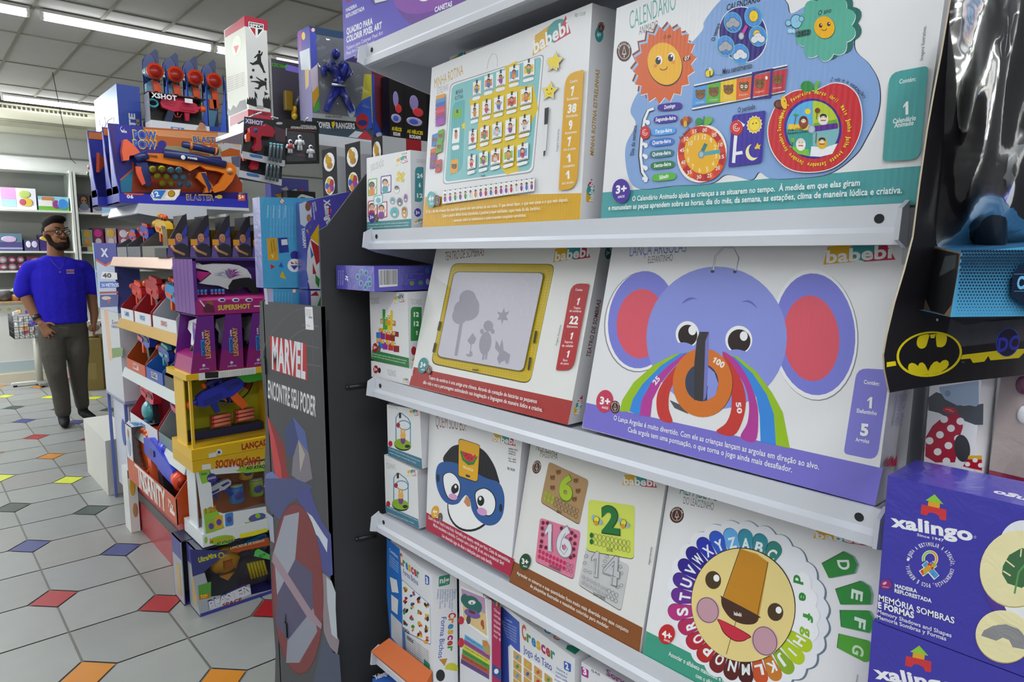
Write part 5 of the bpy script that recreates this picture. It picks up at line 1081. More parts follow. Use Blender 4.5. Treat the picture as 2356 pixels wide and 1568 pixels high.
# ================================================================ hanging black blister card
cn=V((-.29,-.956,0)).normalized();cu=V((.956,-.29,0)).normalized();co=V((.565,.2,1.4));cpl=Plane(co,cn)
crd=thing('blister_card','black hanging blister card with yellow bat emblem and blue box at the right edge','toy package',(.66,.17,1.36))
m=MB();o2=[(2205,-170),(2188,0),(2168,120),(2150,215),(2135,300),(2118,420),(2102,545),(2082,622),(2060,695),(2042,770),(2034,815),(2036,850),(2047,903),(2080,897),(2150,886),(2250,874),(2356,862),(2460,850),(2460,-170)]
m.prism([cpl.hit(*q) for q in o2],-cn*.0015,'17151a','print',sidecol='b8a88c')
c=Pen(m,cpl).crop(2040,540,4.354)
c.poly([(640,835),(1500,800),(1500,1060),(1050,1085),(760,1120),(600,1010)],'3f3f44');c.poly([(700,870),(780,905),(980,870),(1100,850),(1376,800),(1500,790),(1500,830),(640,840)],'2a2a2e')
c.poly([(740,1120),(1100,1085),(1376,1060),(1500,1055),(1500,1140),(1376,1140),(740,1200)],'17151a')
c.poly([(0,1275),(88,1264),(96,1308),(0,1324)],'e0cc10');c.poly([(758,1202),(1100,1160),(1500,1130),(1500,1210),(1370,1185),(1325,1232),(1040,1256),(1018,1212),(978,1268),(865,1282),(838,1238),(740,1246)],'e0cc10')
c.ell(426,1194,330,226,'e0cc10',-8);c.ell(427,1192,306,206,'131116',-8)
c.blob([(318,1022),(372,1000),(424,998),(412,1060),(396,1110),(372,1134),(340,1138),(312,1118),(300,1080)],'e0cc10');c.poly([(430,998),(442,1034),(476,1034),(494,992),(460,994)],'e0cc10');c.blob([(497,992),(560,990),(598,1008),(602,1050),(585,1100),(555,1122),(520,1122),(500,1108)],'e0cc10')
c.poly([(222,1368),(212,1330),(222,1295),(250,1280),(285,1290),(312,1312),(330,1282),(358,1276),(385,1300),(414,1364),(440,1310),(475,1272),(505,1264),(530,1285),(560,1258),(595,1250),(618,1268),(622,1298),(600,1335),(540,1375),(440,1398),(320,1398)],'e0cc10')
c.text('TM',748,1282,776,1280,12,'8a8a8c')
c.ell(1212,1075,116,146,'2c4cc4',14);c.ell(1212,1075,108,138,'15132c',14);c.text('DC',1108,1170,1320,1138,130,'2c34b0',.07,3)
c.ell(505,850,12,14,'b8b8bc')
m.build('backing_card',crd)
# printed tray (blue halftone box) standing proud of the card
fp=Plane(co+cn*.045,cn);m=MB()
ftl,ftr,fbr,fbl=[fp.hit(*q) for q in ((2212,581),(2440,560),(2440,726),(2186,729))];bt,bb=cpl.hit(2150,566),cpl.hit(2113,712)
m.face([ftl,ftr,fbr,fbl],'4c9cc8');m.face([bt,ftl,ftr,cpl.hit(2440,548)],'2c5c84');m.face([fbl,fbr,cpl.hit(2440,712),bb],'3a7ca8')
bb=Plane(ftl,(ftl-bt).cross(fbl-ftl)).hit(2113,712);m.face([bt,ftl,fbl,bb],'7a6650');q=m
c=Pen(m,fp).crop(2040,540,4.354)
rn=random.Random(1)
for r_ in range(21):
    y=165+r_*31
    for q_ in range(24):
        x=760+q_*31+(15 if r_%2 else 0)-(y-165)*.17
        if y>805 or x>1500:continue
        if y<480:
            rr=8+6*(1-(480-y)/330);c.rect if 0 else None
        k_=max(.0,1-abs(y-165)/640)
        rr=14.5*k_**.7+2.5
        c.ell(x,y,rr,rr,'143048',n=8)
c.poly([(1290,300),(1500,220),(1500,780),(1325,712),(1195,600),(1210,380)],'122038');c.text('CAPE',1250,535,1500,535,120,'6cb4dc',.06,3);c.line([(1225,392),(1500,388)],3,'6cb4dc');c.line([(1225,562),(1500,560)],3,'6cb4dc')
sp_=Pen(m,Plane(ftl,(ftl-bt).cross(fbl-ftl)*(1 if (ftl-bt).cross(fbl-ftl).dot(EYE-ftl)>0 else -1))).crop(2040,540,4.354)
sp_.poly([(485,135),(730,190),(700,440),(650,700),(575,800),(440,760),(390,640),(385,380),(430,200)],'19191c');sp_.poly([(585,215),(700,200),(690,330),(520,420)],'3c4448')
o=m.build('printed_tray',crd);o['label']='blue halftone tray with dark open end'
# clear dome and dark toy shape
dome=[];top=(2190,-160);cols_=9;rows_=9
m=MB();vs=[];fs=[]
for r_ in range(rows_+1):
    t=r_/rows_;yy=-160+t*735;x0=2196-t*42 if yy<300 else 2176-(yy-300)*.10
    for q in range(cols_+1):
        s_=q/cols_;xx=x0+s_*(2470-x0);h_=.05*(min(1,s_*2.4)*min(1,(1-s_)*6+.05)*min(1,(1-t)*6)*min(1,t*8+.2))+.006*math.sin(q*2.1+r_*1.3)*min(1,s_*5)*(1 if 0<r_<rows_ else 0)
        vs.append(Plane(co+cn*(h_+.001),cn).hit(xx,yy))
for r_ in range(rows_):
    for q in range(cols_):fs.append((r_*(cols_+1)+q,r_*(cols_+1)+q+1,(r_+1)*(cols_+1)+q+1,(r_+1)*(cols_+1)+q))
m.mesh(vs,fs,'c8ccd4','film',True);o=m.build('clear_dome',crd);sb=o.modifiers.new('s','SUBSURF');sb.levels=sb.render_levels=2;o['label']='clear plastic dome'
m=MB()
def cp(x,y,off):return Plane(co+cn*off,cn).hit(x,y)
m.tube([cp(2290,-160,.02),cp(2285,60,.02),cp(2270,250,.02),cp(2262,420,.018),cp(2280,560,.016)],[(.022,.015),(.026,.016),(.022,.014),(.020,.013),(.012,.01)],'2c2c30','plastic',14)
m.tube([cp(2400,-160,.02),cp(2380,120,.022),cp(2350,330,.02),cp(2330,500,.016)],[(.022,.014),(.024,.015),(.020,.013),(.012,.01)],'38383c','plastic',14)
m.ball(cp(2340,380,.022),.028,.014,.030,'222226','plastic',14,10)
m.tube([cp(2340,345,.03),cp(2315,370,.034),cp(2308,400,.034),cp(2322,430,.03)],.006,'74767a','plastic',8)
o=m.build('toy_figure_body',crd);o['label']='dark grey plastic form under the dome'
m=MB();m.tube([(1.045,.10,1.745),(.66,.10,1.745),(.64,.155,1.745),(.64,.185,1.745),(.638,.195,1.75)],.003,'b8bac0','steel',8);m.build('display_hook',gon2)
m=MB()
A=onX(2100,480,.68)
m.box(.683,.695,.196,.2315,1.46,1.510,'8c8e94','steel');m.build('shelf_bracket',gon)
m=MB();m.box(.683,.695,.196,.2315,1.19,1.235,'8c8e94','steel');m.build('shelf_bracket',gon)
# ================================================================ toy blaster shelf unit in the aisle
gg=thing('shelf_unit','white shelf unit of toy blasters with orange and yellow price strips','shelf unit',(1.2,3.5,0))
gx=.85
def lipboard(z,x0,x1,y0,y1,col,name='shelf',h=.045,label=None):
    m=MB();m.box(x0+.004,x1,y0,y1,z-.014,z,'c9ccd4','paint')
    m.prism([(x0+.004,y0,z+.001),(x0-.012,y0,z-h),(x0-.006,y0,z-h-.004),(x0+.0055,y0,z-h),(x0+.0055,y0,z+.001)],(0,y1-y0,0),col,'paint')
    o=m.build(name,gg)
    if label:o['label']=label
    for y in (y0,y1):
        e=MB();sg=-1 if y==y0 else 1
        e.prism([(x0-.012,y,z-h),(x0+.004,y,z-.001),(x0+.12,y,z-.001),(x0+.30,y,z-.001),(x0+.30,y,z-.09),(x0+.05,y,z-h-.01)],(0,.004*sg,0),'c6c9d0','paint');e.build('end_bracket',o)
    return o
lipboard(1.7005,gx,1.36,3.545,4.12,'d4d7dd',label='white upper shelf')
m=MB();m.box(1.20,1.78,2.86,3.2,1.636,1.650,'c9ccd4','paint');m.box(1.20,1.78,2.852,2.862,1.60,1.652,'d4d7dd','paint');m.build('side_shelf',gg)
m=MB();m.box(1.035,1.46,4.0,4.3,2.086,2.1035,'d4d7dd','paint');m.build('top_shelf',gg)
m=MB();m.box(.905,1.34,4.125,4.6,1.685,1.7005,'c9ccd4','paint');m.build('shelf',gg)
lipboard(1.452,gx,1.39,3.06,4.15,'d9a78c',label='shelf with faded orange price strip')
lipboard(1.130,gx,1.39,3.06,4.10,'cfa347',label='shelf with yellow price strip')
lipboard(.868,gx,1.39,3.06,4.07,'cfd6d8')
lipboard(.572,gx,1.39,3.06,4.08,'d3d8d8')
m=MB();m.box(1.07,2.1,2.76,3.13,1.950,1.968,'d4d7dd','paint');m.box(1.07,2.1,2.752,2.762,1.925,1.970,'d9dce3','paint');m.build('top_shelf',gg)
m=MB();m.box(1.40,1.415,3.06,4.15,.2,1.62,'55565a','matte');m.build('back_panel',gg)
for y in (3.07,4.12):
    m=MB();m.box(1.40,1.44,y-.015,y+.015,0,1.62,'9c9ea4','paint');m.build('upright_post',gg)
# rounded red base with black bumper
def rb(z0,z1,col,o_=0):
    P=[(gx-o_,4.14),(gx-o_,3.22)]+[(gx+.13-(.13+o_)*math.cos(math.radians(a)),3.22-(.13+o_)*math.sin(math.radians(a))) for a in range(0,91,15)]+[(1.3,3.09-o_),(1.3,4.14)]
    m.prism([(x,y,z0) for x,y in P][::-1],(0,0,z1-z0),col,'plastic',smooth=False)
m=MB();rb(.0,.17,'a81f2e');rb(.17,.22,'2c2a2c',.006);rb(.22,.30,'b02232');m.build('red_base',gg)['label']='glossy red plastic base with black bumper'
m=MB();m.box(gx+.02,1.3,3.12,4.14,.30,.31,'96202c','plastic');m.build('base_deck',gg)
def fr(o,ax,ay,at):return V(o),V(ax).normalized(),V(ay).normalized(),V(at).normalized()
def gun(parent,o,ax,ay,at,L,body,acc,dark='26282e',tip='e8501e',style=0,name='toy_blaster',sub=True):
    o,ax,ay,at=fr(o,ax,ay,at);T=L*.13
    def P(x,y,t=0):return o+ax*(x*L)+ay*(y*L)+at*t
    def pr(pts,t0,t1,col):m.prism([P(x,y,t0) for x,y in pts],at*(t1-t0),col,'plastic')
    m=MB()
    pr([(.14,.40),(.22,.34),(.60,.33),(.72,.30),(.96,.36),(1.0,.46),(.96,.56),(.80,.60),(.30,.60),(.18,.56)],-T*.5,T*.5,body)
    pr([(.24,.38),(.55,.37),(.58,.44),(.26,.45)],-T*.62,T*.62,acc)
    pr([(.66,.50),(.90,.50),(.94,.44),(.70,.42)],-T*.58,T*.58,acc if style else dark)
    pr([(.68,.33),(.82,.35),(.90,.10),(.93,.02),(.80,-.01),(.74,.12)],-T*.38,T*.38,dark if style!=2 else tip)
    pr([(.34,.34),(.46,.34),(.44,.14),(.36,.14)],-T*.3,T*.3,acc)
    m.tube([P(.50,.30),P(.56,.20),P(.66,.20),P(.70,.30)],L*.012,acc,'plastic',6)
    m.tube([P(.60,.33),P(.61,.24)],L*.014,tip,'plastic',6)
    m.tube([P(.02,.48),P(.24,.48)],L*.045,body,'plastic',12)
    if style!=1:
        m.tube([P(.36,.68),P(.74,.68)],L*.045,acc,'plastic',12);m.tube([P(.34,.68),P(.40,.68)],L*.056,tip,'plastic',12);pr([(.46,.58),(.52,.58),(.52,.66),(.46,.66)],-T*.2,T*.2,dark);pr([(.62,.58),(.68,.58),(.68,.66),(.62,.66)],-T*.2,T*.2,dark)
    else:
        pr([(.30,.60),(.86,.60),(.80,.68),(.36,.68)],-T*.35,T*.35,acc)
    g_=m.build(name,parent)
    if sub:
        m=MB();m.tube([P(-.03,.48),P(.08,.48)],[L*.075,L*.07],tip,'plastic',16);m.tube([P(-.034,.48),P(-.029,.48)],L*.045,'7a1c14','plastic',12);m.build('muzzle',g_)
    return g_
def txt(mb,s,o,ax,ay,w_,h,col,bold=.03,res=2,m='print'):
    vs,fs=glyphs(s,bold,res);o=V(o);ax=V(ax);ay=V(ay);mb.mesh([o+ax*(a*w_)+ay*(b*h) for a,b in vs],fs,col,m)
EX,EY,EZ=V((1,0,0)),V((0,1,0)),V((0,0,1))
# ---- supershot purple boxes
def grad_box(mb,x0,x1,y0,y1,z0,z1,front,side,top):mb.box(x0,x1,y0,y1,z0,z1,front,'print',[top,top,front,side,side,side])
CL6=(240,460,3.921)
def supershot(y0,label,first):
    t=thing('toy_box',label,'toy box',(.84+.15,y0,1.229),'stack of purple blaster boxes')
    x0,x1,z0,z1=.845,1.125,1.2295,1.452;dd=.062 if first else .048
    m=MB();m.box(x0,x1,y0+dd-.004,y0+dd,z0,z1,'4a1c78','print')
    m.box(x0,x0+.003,y0,y0+dd-.004,z0,z1,'6a2c90','print');m.box(x1-.003,x1,y0,y0+dd-.004,z0,z1,'5a2484','print')
    m.box(x0,x1,y0,y0+dd-.004,z1-.003,z1,'4a2080','print');m.box(x0,x1,y0,y0+dd-.004,z0,z0+.003,'8a1c6c','print')
    m.prism([(x0+.003,y0,z0+.003),(x0+.003,y0,z0+.058),(x0+.003,y0+.030,z0+.078),(x0+.003,y0+dd-.004,z0+.078),(x0+.003,y0+dd-.004,z0+.003)],(x1-x0-.006,0,0),'a0206e','print')
    m.box(x0,x0+.012,y0-.0005,y0+.001,z0+.06,z1,'5c2488','print');m.box(x0,x1,y0-.0005,y0+.001,z1-.010,z1,'42207c','print');m.build('carton',t)
    if first:
        m=t.children[0]
    g_=None
    W_='e6e6ea'
    m=MB()
    def P(px,py,yy=y0+.028):
        q=onY(240+px/3.921,460+py/3.921,2.80);return V((q.x,yy,q.z))
    body=[(838,570),(870,565),(905,585),(1010,572),(1150,575),(1240,590),(1310,625),(1348,680),(1352,710),(1290,700),(1230,720),(1170,760),(1140,808),(1060,775),(960,765),(880,752),(990,665),(960,640),(838,612)]
    m.prism([P(*q) for q in body],(0,.018,0),W_,'plastic')
    m.prism([P(x,y) for x,y in ((855,640),(985,655),(930,700),(890,735),(855,700))],(0,.022,0),'c8248c','plastic')
    m.prism([P(x,y,y0+.024) for x,y in ((1140,780),(1180,720),(1250,705),(1330,700),(1380,740),(1420,850),(1370,860),(1310,790),(1250,790),(1190,820),(1150,815))],(0,.022,0),'1c1c20','plastic')
    c=Pen(m,PY(y0+.0275),'plastic')
    k_=(y0+.0275)/2.8
    if first:
        c=c.crop(240,460,3.921);rn=random.Random(6)
        for q in range(18):
            a=math.radians(190+q*9.5);x,y=1130,690;L_=rn.uniform(100,150);
            if q<9:L_*=1.1
            c.poly([(x,y+20),(x+math.cos(a)*L_*.5-6,y+math.sin(a)*L_*.5),(x+math.cos(a)*L_,y+math.sin(a)*L_*.62),(x+math.cos(a)*L_*.5+6,y+math.sin(a)*L_*.5+8)],'e48cc0' if q%2 and q>6 else '2a2a7c')
        c.ell(1210,770,30,30,'c8248c')
    m.build('toy_blaster',t)
    m=MB()
    for q in range(7):
        x=.865+q*.0145+(.01 if q>2 else 0);m.tube([(x,y0+.02,z0+.085),(x,y0+.02,z0+.10)],.006,'3c84d0','plastic',8);m.tube([(x,y0+.02,z0+.079),(x,y0+.02,z0+.086)],.006,'c85c9c','plastic',8)
    m.build('foam_darts',t)
    if first:
        m=MB();c=Pen(m,PY(y0)).crop(*CL6)
        for x in (1060,1185,1305):c.ell(x,900,34,18,'e6e0ee');c.ell(x+4,902,22,10,'3c2474')
        c.text('SUPERSHOT',1026,993,1318,975,42,'d4c43c',.04,3);c.ell(950,930,30,26,'8a5a3c');c.poly([(890,960),(930,930),(985,955),(1000,1015),(900,1015)],'5c2438');c.line([(862,905),(905,960)],12,'dcdce4');c.rect(1350,950,1402,962,'e4e0ea')
        m.build('printed_art',t)
    return t
supershot(2.80,'wide front purple blaster box with white toy above the purple wedge boxes',True)
for k in range(1,5):supershot(2.8635+.0492*(k-1),'purple blaster box, %s behind the front one, only its spine showing'%('first','second','third','rearmost')[k-1],False)
# ---- legendary wedge boxes
def wedge(x0,label,op,k):
    t=thing('toy_box',label,'toy box',(x0+.07,2.95,1.0035),'purple wedge boxes on the yellow tray')
    z0,z1,y0,y1=1.0035,1.2275,2.80,3.02;dx=.098
    A=[(x0,z0),(x0+dx,z0),(x0+dx,z1),(x0+.036,z1)]
    for yy,nm in ((y0,'side_panel'),(y1-.004,'side_panel')):
        m=MB();m.prism([(x,yy,z) for x,z in A],(0,.004,0),'6a2184','print')
        if yy==y0:
            n_=12
            m.prism([(x0+.001,yy-.0002,z0),(x0+dx,yy-.0002,z0),(x0+dx,yy-.0002,z0+.08),(x0+.013,yy-.0002,z0+.08)],(0,.0001,0),'8a1c6e','print')
            c=Pen(m,PY(yy-.0005));xx=x0+dx
            txt(m,'LEGENDARY',(x0+.078,yy-.0010,z0+.055),EZ,-EX,.115,.018,'e0a83c',.03);m.prism([(x0+.044,yy-.0006,z0+.068),(x0+.058,yy-.0006,z0+.068),(x0+.058,yy-.0006,z0+.130),(x0+.044,yy-.0006,z0+.130)],(0,.0002,0),'2c84d8','print');txt(m,'BLASTER',(x0+.056,yy-.0010,z0+.072),EZ,-EX,.052,.008,'1c2c5c',.03);txt(m,'SUPER',(x0+.056,yy-.0010,z0+.135),EZ,-EX,.028,.006,'e4e4ea',.03)
            txt(m,'polibrinq',(x0+.034,yy-.0010,z0+.012),EX,EZ,.034,.007,'c8b8dc',.02);m.ball((x0+.05,yy-.0006,z0+.028),.006,.0005,.006,'c8b8dc','print',12,6)
        m.build(nm,t)
    m=MB();m.box(x0+dx-.004,x0+dx,y0+.004,y1-.004,z0,z1,'4a1c78','print');m.box(x0+.036,x0+dx-.004,y0+.004,y1-.004,z1-.003,z1,'4a1c78','print')
    m.prism([(x0+.001,y0+.004,z0),(x0+.012,y0+.004,z0+.06),(x0+.05,y0+.004,z0+.075),(x0+dx-.004,y0+.004,z0+.075),(x0+dx-.004,y0+.004,z0)],(0,y1-y0-.008,0),'a0206e','print');m.build('carton',t)
    m=MB();yb=2.90
    def P(a,b):return V((x0+.045+b*.02,y1-.02-a*.18,z0+.09+b*.11))
    m.prism([P(*q) for q in ((0,.9),(.5,1.05),(.9,.9),(1.0,.6),(.7,.35),(.45,0),(.35,.1),(.3,.45),(0,.6))],(.025,0,0),'e4e4ea','plastic')
    if k==0:
        m.prism([tuple(P(*q)-V((.0004,0,0))) for q in ((.3,.9),(.6,.85),(.8,.7),(.62,.5),(.5,.2),(.42,.45),(.34,.62))],(.0002,0,0),'5a4a9c','plastic')
        m.prism([tuple(P(*q)-V((.0008,0,0))) for q in ((.35,.92),(.5,.8),(.7,.82),(.55,.65),(.45,.7))],(.0002,0,0),'d88cb8','plastic')
    m.tube([P(.45,.05)+V((.012,0,0)),P(.3,-.3)+V((.012,0,0))],.014,'1c1c20','plastic',8);m.build('toy_blaster',t)
    return t
for k,(l_) in enumerate(('leftmost purple wedge box, its open front showing the white toy','middle purple wedge box with yellow lettering on its side','third purple wedge box with yellow lettering, counted from the left','rightmost purple wedge box, mostly cut off by the dark floor display')):wedge(.815+k*.1085,l_,k==0,k)
# ---- dart launcher boxes
def tray_box(name,label,x0,x1,y0,y1,z0,zt,z1,tray,art,face,inset,group=None,frame='e0b41c'):
    t=thing(name,label,'toy box',((x0+x1)/2,(y0+y1)/2,z0),group)
    m=MB();m.box(x0,x1,y0,y1,z0,zt,tray,'print');m.build('tray',t)
    m=MB();m.box(x0+.01,x1-.01,y1-.06,y1-.05,zt,z1,art,'print');m.box(x0+.008,x1-.008,y0+.01,y1-.05,z1-.006,z1,frame,'print')
    for xx in (x0+.008,x1-.018):m.box(xx,xx+.010,y0+.008,y0+.02,zt,z1,frame,'print')
    for xx in (x0+.008,x1-.012):m.box(xx,xx+.004,y0+.08,y1-.05,zt,z1,frame,'print')
    m.build('carton',t);return t
Y_=2.80
t=tray_box('toy_box','yellow dart launcher box with round target and blue and orange toy',.800,1.16,Y_,3.06,.6535,.700,1.002,'e0b41c','b4b424','',0)
m=MB()
for (za,zb,cc) in ((.978,1.0025,'e0b41c'),):m.box(.795,1.165,Y_-.006,3.06,za,zb,cc,'print')
c=Pen(m,PY(Y_-.006)).crop(180,700,3.92);c.poly([(1085,622),(1600,565),(1600,626),(1088,685)],'e4e4e4');c.poly([(1142,614),(1265,604),(1265,660),(1145,668)],'1f1f22')
for q in range(6):c.text('indústria e comércio de brinquedos',1275,618+q*9,1590,582+q*9,5,'6a6a6a')
m.build('lid',t)
m=MB();c=Pen(m,PY(3.0)).crop(180,700,3.92);bg=Pen(m,PY(3.001)).crop(180,700,3.92)
T_=PY(3.0)
def disc(x,y,r,a0,a1,col,r0=0):
    P_=[(x+math.cos(math.radians(a))*r,3.0,y+math.sin(math.radians(a))*r) for a in [a0+(a1-a0)*q/6 for q in range(7)]]
    Q_=[(x+math.cos(math.radians(a))*r0,3.0,y+math.sin(math.radians(a))*r0) for a in [a1-(a1-a0)*q/6 for q in range(7)]]
    c.st[0]+=1;off=c.st[0]*-4e-5;m.face([(p[0],p[1]+off-.002,p[2]) for p in P_+Q_],col,'print')
cx_,cz_=1.035,.925
disc(cx_,cz_,.098,0,360,'1c1c1c') if 0 else None
m.prism([(cx_+math.cos(a/16*math.pi)*.1,3.0,cz_+math.sin(a/16*math.pi)*.1) for a in range(32)],(0,-.0015,0),'1f1f1f','print')
for q in range(10):
    a=q*36
    disc(cx_,cz_,.093,a,a+36,('a82028','c8c424','2a3c90','c8c424','a82028')[q%5],.072);disc(cx_,cz_,.070,a,a+36,('c8c424','2a3c90')[q%2],.045);disc(cx_,cz_,.045,a,a+36,('3c9c3c','c8c424')[q%2],.018)
disc(cx_,cz_,.018,0,120,'a82028');disc(cx_,cz_,.018,120,240,'a82028');disc(cx_,cz_,.018,240,360,'a82028')
m.prism([(.83,2.998,1.0-.03),(.86,2.998,.96),(.885,2.998,.935),(.91,2.998,.96),(.93,2.998,.97)],(0,-.001,0),'26306c','print');m.prism([(.868,2.996,.968),(.902,2.996,.968),(.902,2.996,.952),(.885,2.996,.940),(.868,2.996,.952)],(0,-.001,0),'e4e4e6','print')
m.box(.82,1.14,2.93,2.99,.702,.735,'1f2450','print');m.build('target_card',t)
for x0_,z0_ in ((.915,.748),(1.015,.756)):
    m=MB();m.box(x0_,x0_+.085,2.92,2.93,z0_-.006,z0_+.052,'7c5a28','print')
    for q in range(3):m.tube([(x0_+.008,2.91,z0_+.008+q*.017),(x0_+.078,2.91,z0_+.012+q*.017)],.0075,'e07a68','plastic',8);m.tube([(x0_+.002,2.91,z0_+.0077+q*.017),(x0_+.010,2.91,z0_+.008+q*.017)],.0078,'c83a30','plastic',8)
    m.build('foam_darts',t)
gun(t,(.862,2.90,.752),(.93,0,.33),(-.33,0,.93),(0,1,0),.235,'2c34b4','26308c','2a30a0','e8641e',2)
m=MB();a=(1.03,2.89,.955);m.prism([(1.02,2.885,.935),(1.03,2.885,.965),(1.05,2.885,.975),(1.14,2.885,.97),(1.14,2.885,.93),(1.07,2.885,.925)],(0,.02,0),'4cc43c','plastic');m.build('green_launcher_part',t)
m=MB();m.box(.80,1.16,Y_-.004,3.06,.608,.6525,'d8ac1c','print');c=Pen(m,PY(Y_-.004)).crop(180,700,3.92)
c.text('LANÇADARDOS',1640,1375,1240,1410,62,'a8301c',.05,3);c.poly([(1115,1445),(1195,1435),(1198,1480),(1118,1492)],'dedede')
tag(m.build('toy_box'),'lower yellow dart launcher box, only its upside-down lettered edge showing','toy box')
m=MB();m.box(.801,1.159,Y_-.002,Y_-.0005,.655,.699,'e0b41c','print');c=Pen(m,PY(Y_-.0022)).crop(180,700,3.92);c.text('LANÇADARDOS',1475,1310,1900,1225,50,'a8301c',.05,3);c.poly([(1175,1345),(1245,1330),(1250,1370),(1178,1385)],'dedede');c.ell(1272,1330,26,26,'e8e8ea');c.ell(1270,1332,14,14,'2a3c90')
c.st[0]+=50;m.build('printed_band',t)
# ---- monster box
t=tray_box('toy_box','white and green monster attack box with toy cans and small white blaster',.822,1.16,Y_,3.04,.2885,.345,.6065,'dfe3e6','b86a3c','',0,frame='d4dade')
m=MB();pe=PY(Y_-.001);c=Pen(m,pe).crop(180,960,3.267)
A_=[(885,395),(1450,320),(1450,470),(1010,420),(1020,470),(1000,510),(1015,700),(1100,715),(1450,660),(1450,775),(950,895)]
for P_,col in (([(880,395),(985,380),(1020,700),(1090,720),(1450,660),(1450,780),(950,898)],'dfe3e6'),([(985,380),(1450,318),(1450,395),(1200,415),(1000,430)],'dfe3e6'),([(900,400),(985,390),(1000,480),(930,500)],'8cc43c'),([(940,690),(1020,670),(1060,720),(1100,830),(960,880)],'8cc43c'),([(1250,790),(1450,740),(1450,778),(1270,830)],'8cc43c'),([(1180,400),(1250,370),(1450,340),(1450,395),(1260,418)],'8cc43c')):c.poly(P_,col)
c.text('Monstros',1208,385,1440,352,44,'c8a81c',.05,3);c.text('AO ATAQUE',1262,392,1440,372,22,'26304c',.05,3);c.text('Fenix',925,435,970,426,18,'3c3c5c',.03)
c.ell(1005,455,38,36,'3c3484');c.text('MONSTROS',975,470,1035,455,16,'c8c8e8',.03)
c.poly([(945,560),(985,552),(985,595),(945,600)],'dfe3e6');c.text('12f',955,725,1040,700,40,'c8701c',.05,3)
for x,y,col in ((1000,820,'9ab43c'),(1058,790,'d8ac2c'),(1135,770,'3c84c8')):c.quad((x-28,y+50),(x-34,y-48),(x+28,y-60),(x+32,y+38),.15,col);c.ell(x,y-4,20,24,'5a4c9c')
c.ell(1345,750,66,30,'5a5a9c',-14);c.ell(1350,738,20,18,'8cc43c');m.build('printed_frame',t)
m=MB();m.box(.823,1.159,Y_-.0015,Y_-.0004,.29,.344,'dfe3e6','print');pe=PY(Y_-.0017);c=Pen(m,pe).crop(180,960,3.267);c.ell(1085,920,95,36,'8cc43c',-8);c.text('Monstros',988,950,1162,912,40,'b8a01c',.06,3);c.text('AO ATAQUE',1040,958,1164,935,20,'26304c',.05,3);c.poly([(1215,875),(1420,830),(1424,855),(1330,885),(1215,908)],'e4dc1c');c.ell(960,920,12,26,'8cc43c')
c.st[0]+=60;m.build('printed_band',t)
for x,z,col in ((1.045,.540,'d8a82c'),(1.0,.445,'3c84c8'),(1.085,.455,'9ab43c')):
    m=MB();m.tube([(x,2.90,z-.035),(x,2.90,z-.03),(x,2.90,z+.03),(x,2.90,z+.036)],[.026,.03,.03,.026],col,'plastic',16);m.tube([(x,2.90,z+.036),(x,2.90,z+.042)],.027,'b8b8ac','plastic',16);m.ball((x,2.872,z),.02,.004,.018,'5a4c9c','plastic');m.build('toy_can',t)
gun(t,(.865,2.88,.42),(.95,0,.3),(-.3,0,.95),(0,1,0),.13,'dcdce0','2c3c9c','2c3c9c','e8641e',0)
m=MB();m.face([(.84,2.806,.36),(1.15,2.806,.36),(1.15,2.806,.63),(.84,2.806,.63)],'fff','film');m.build('clear_window',t)
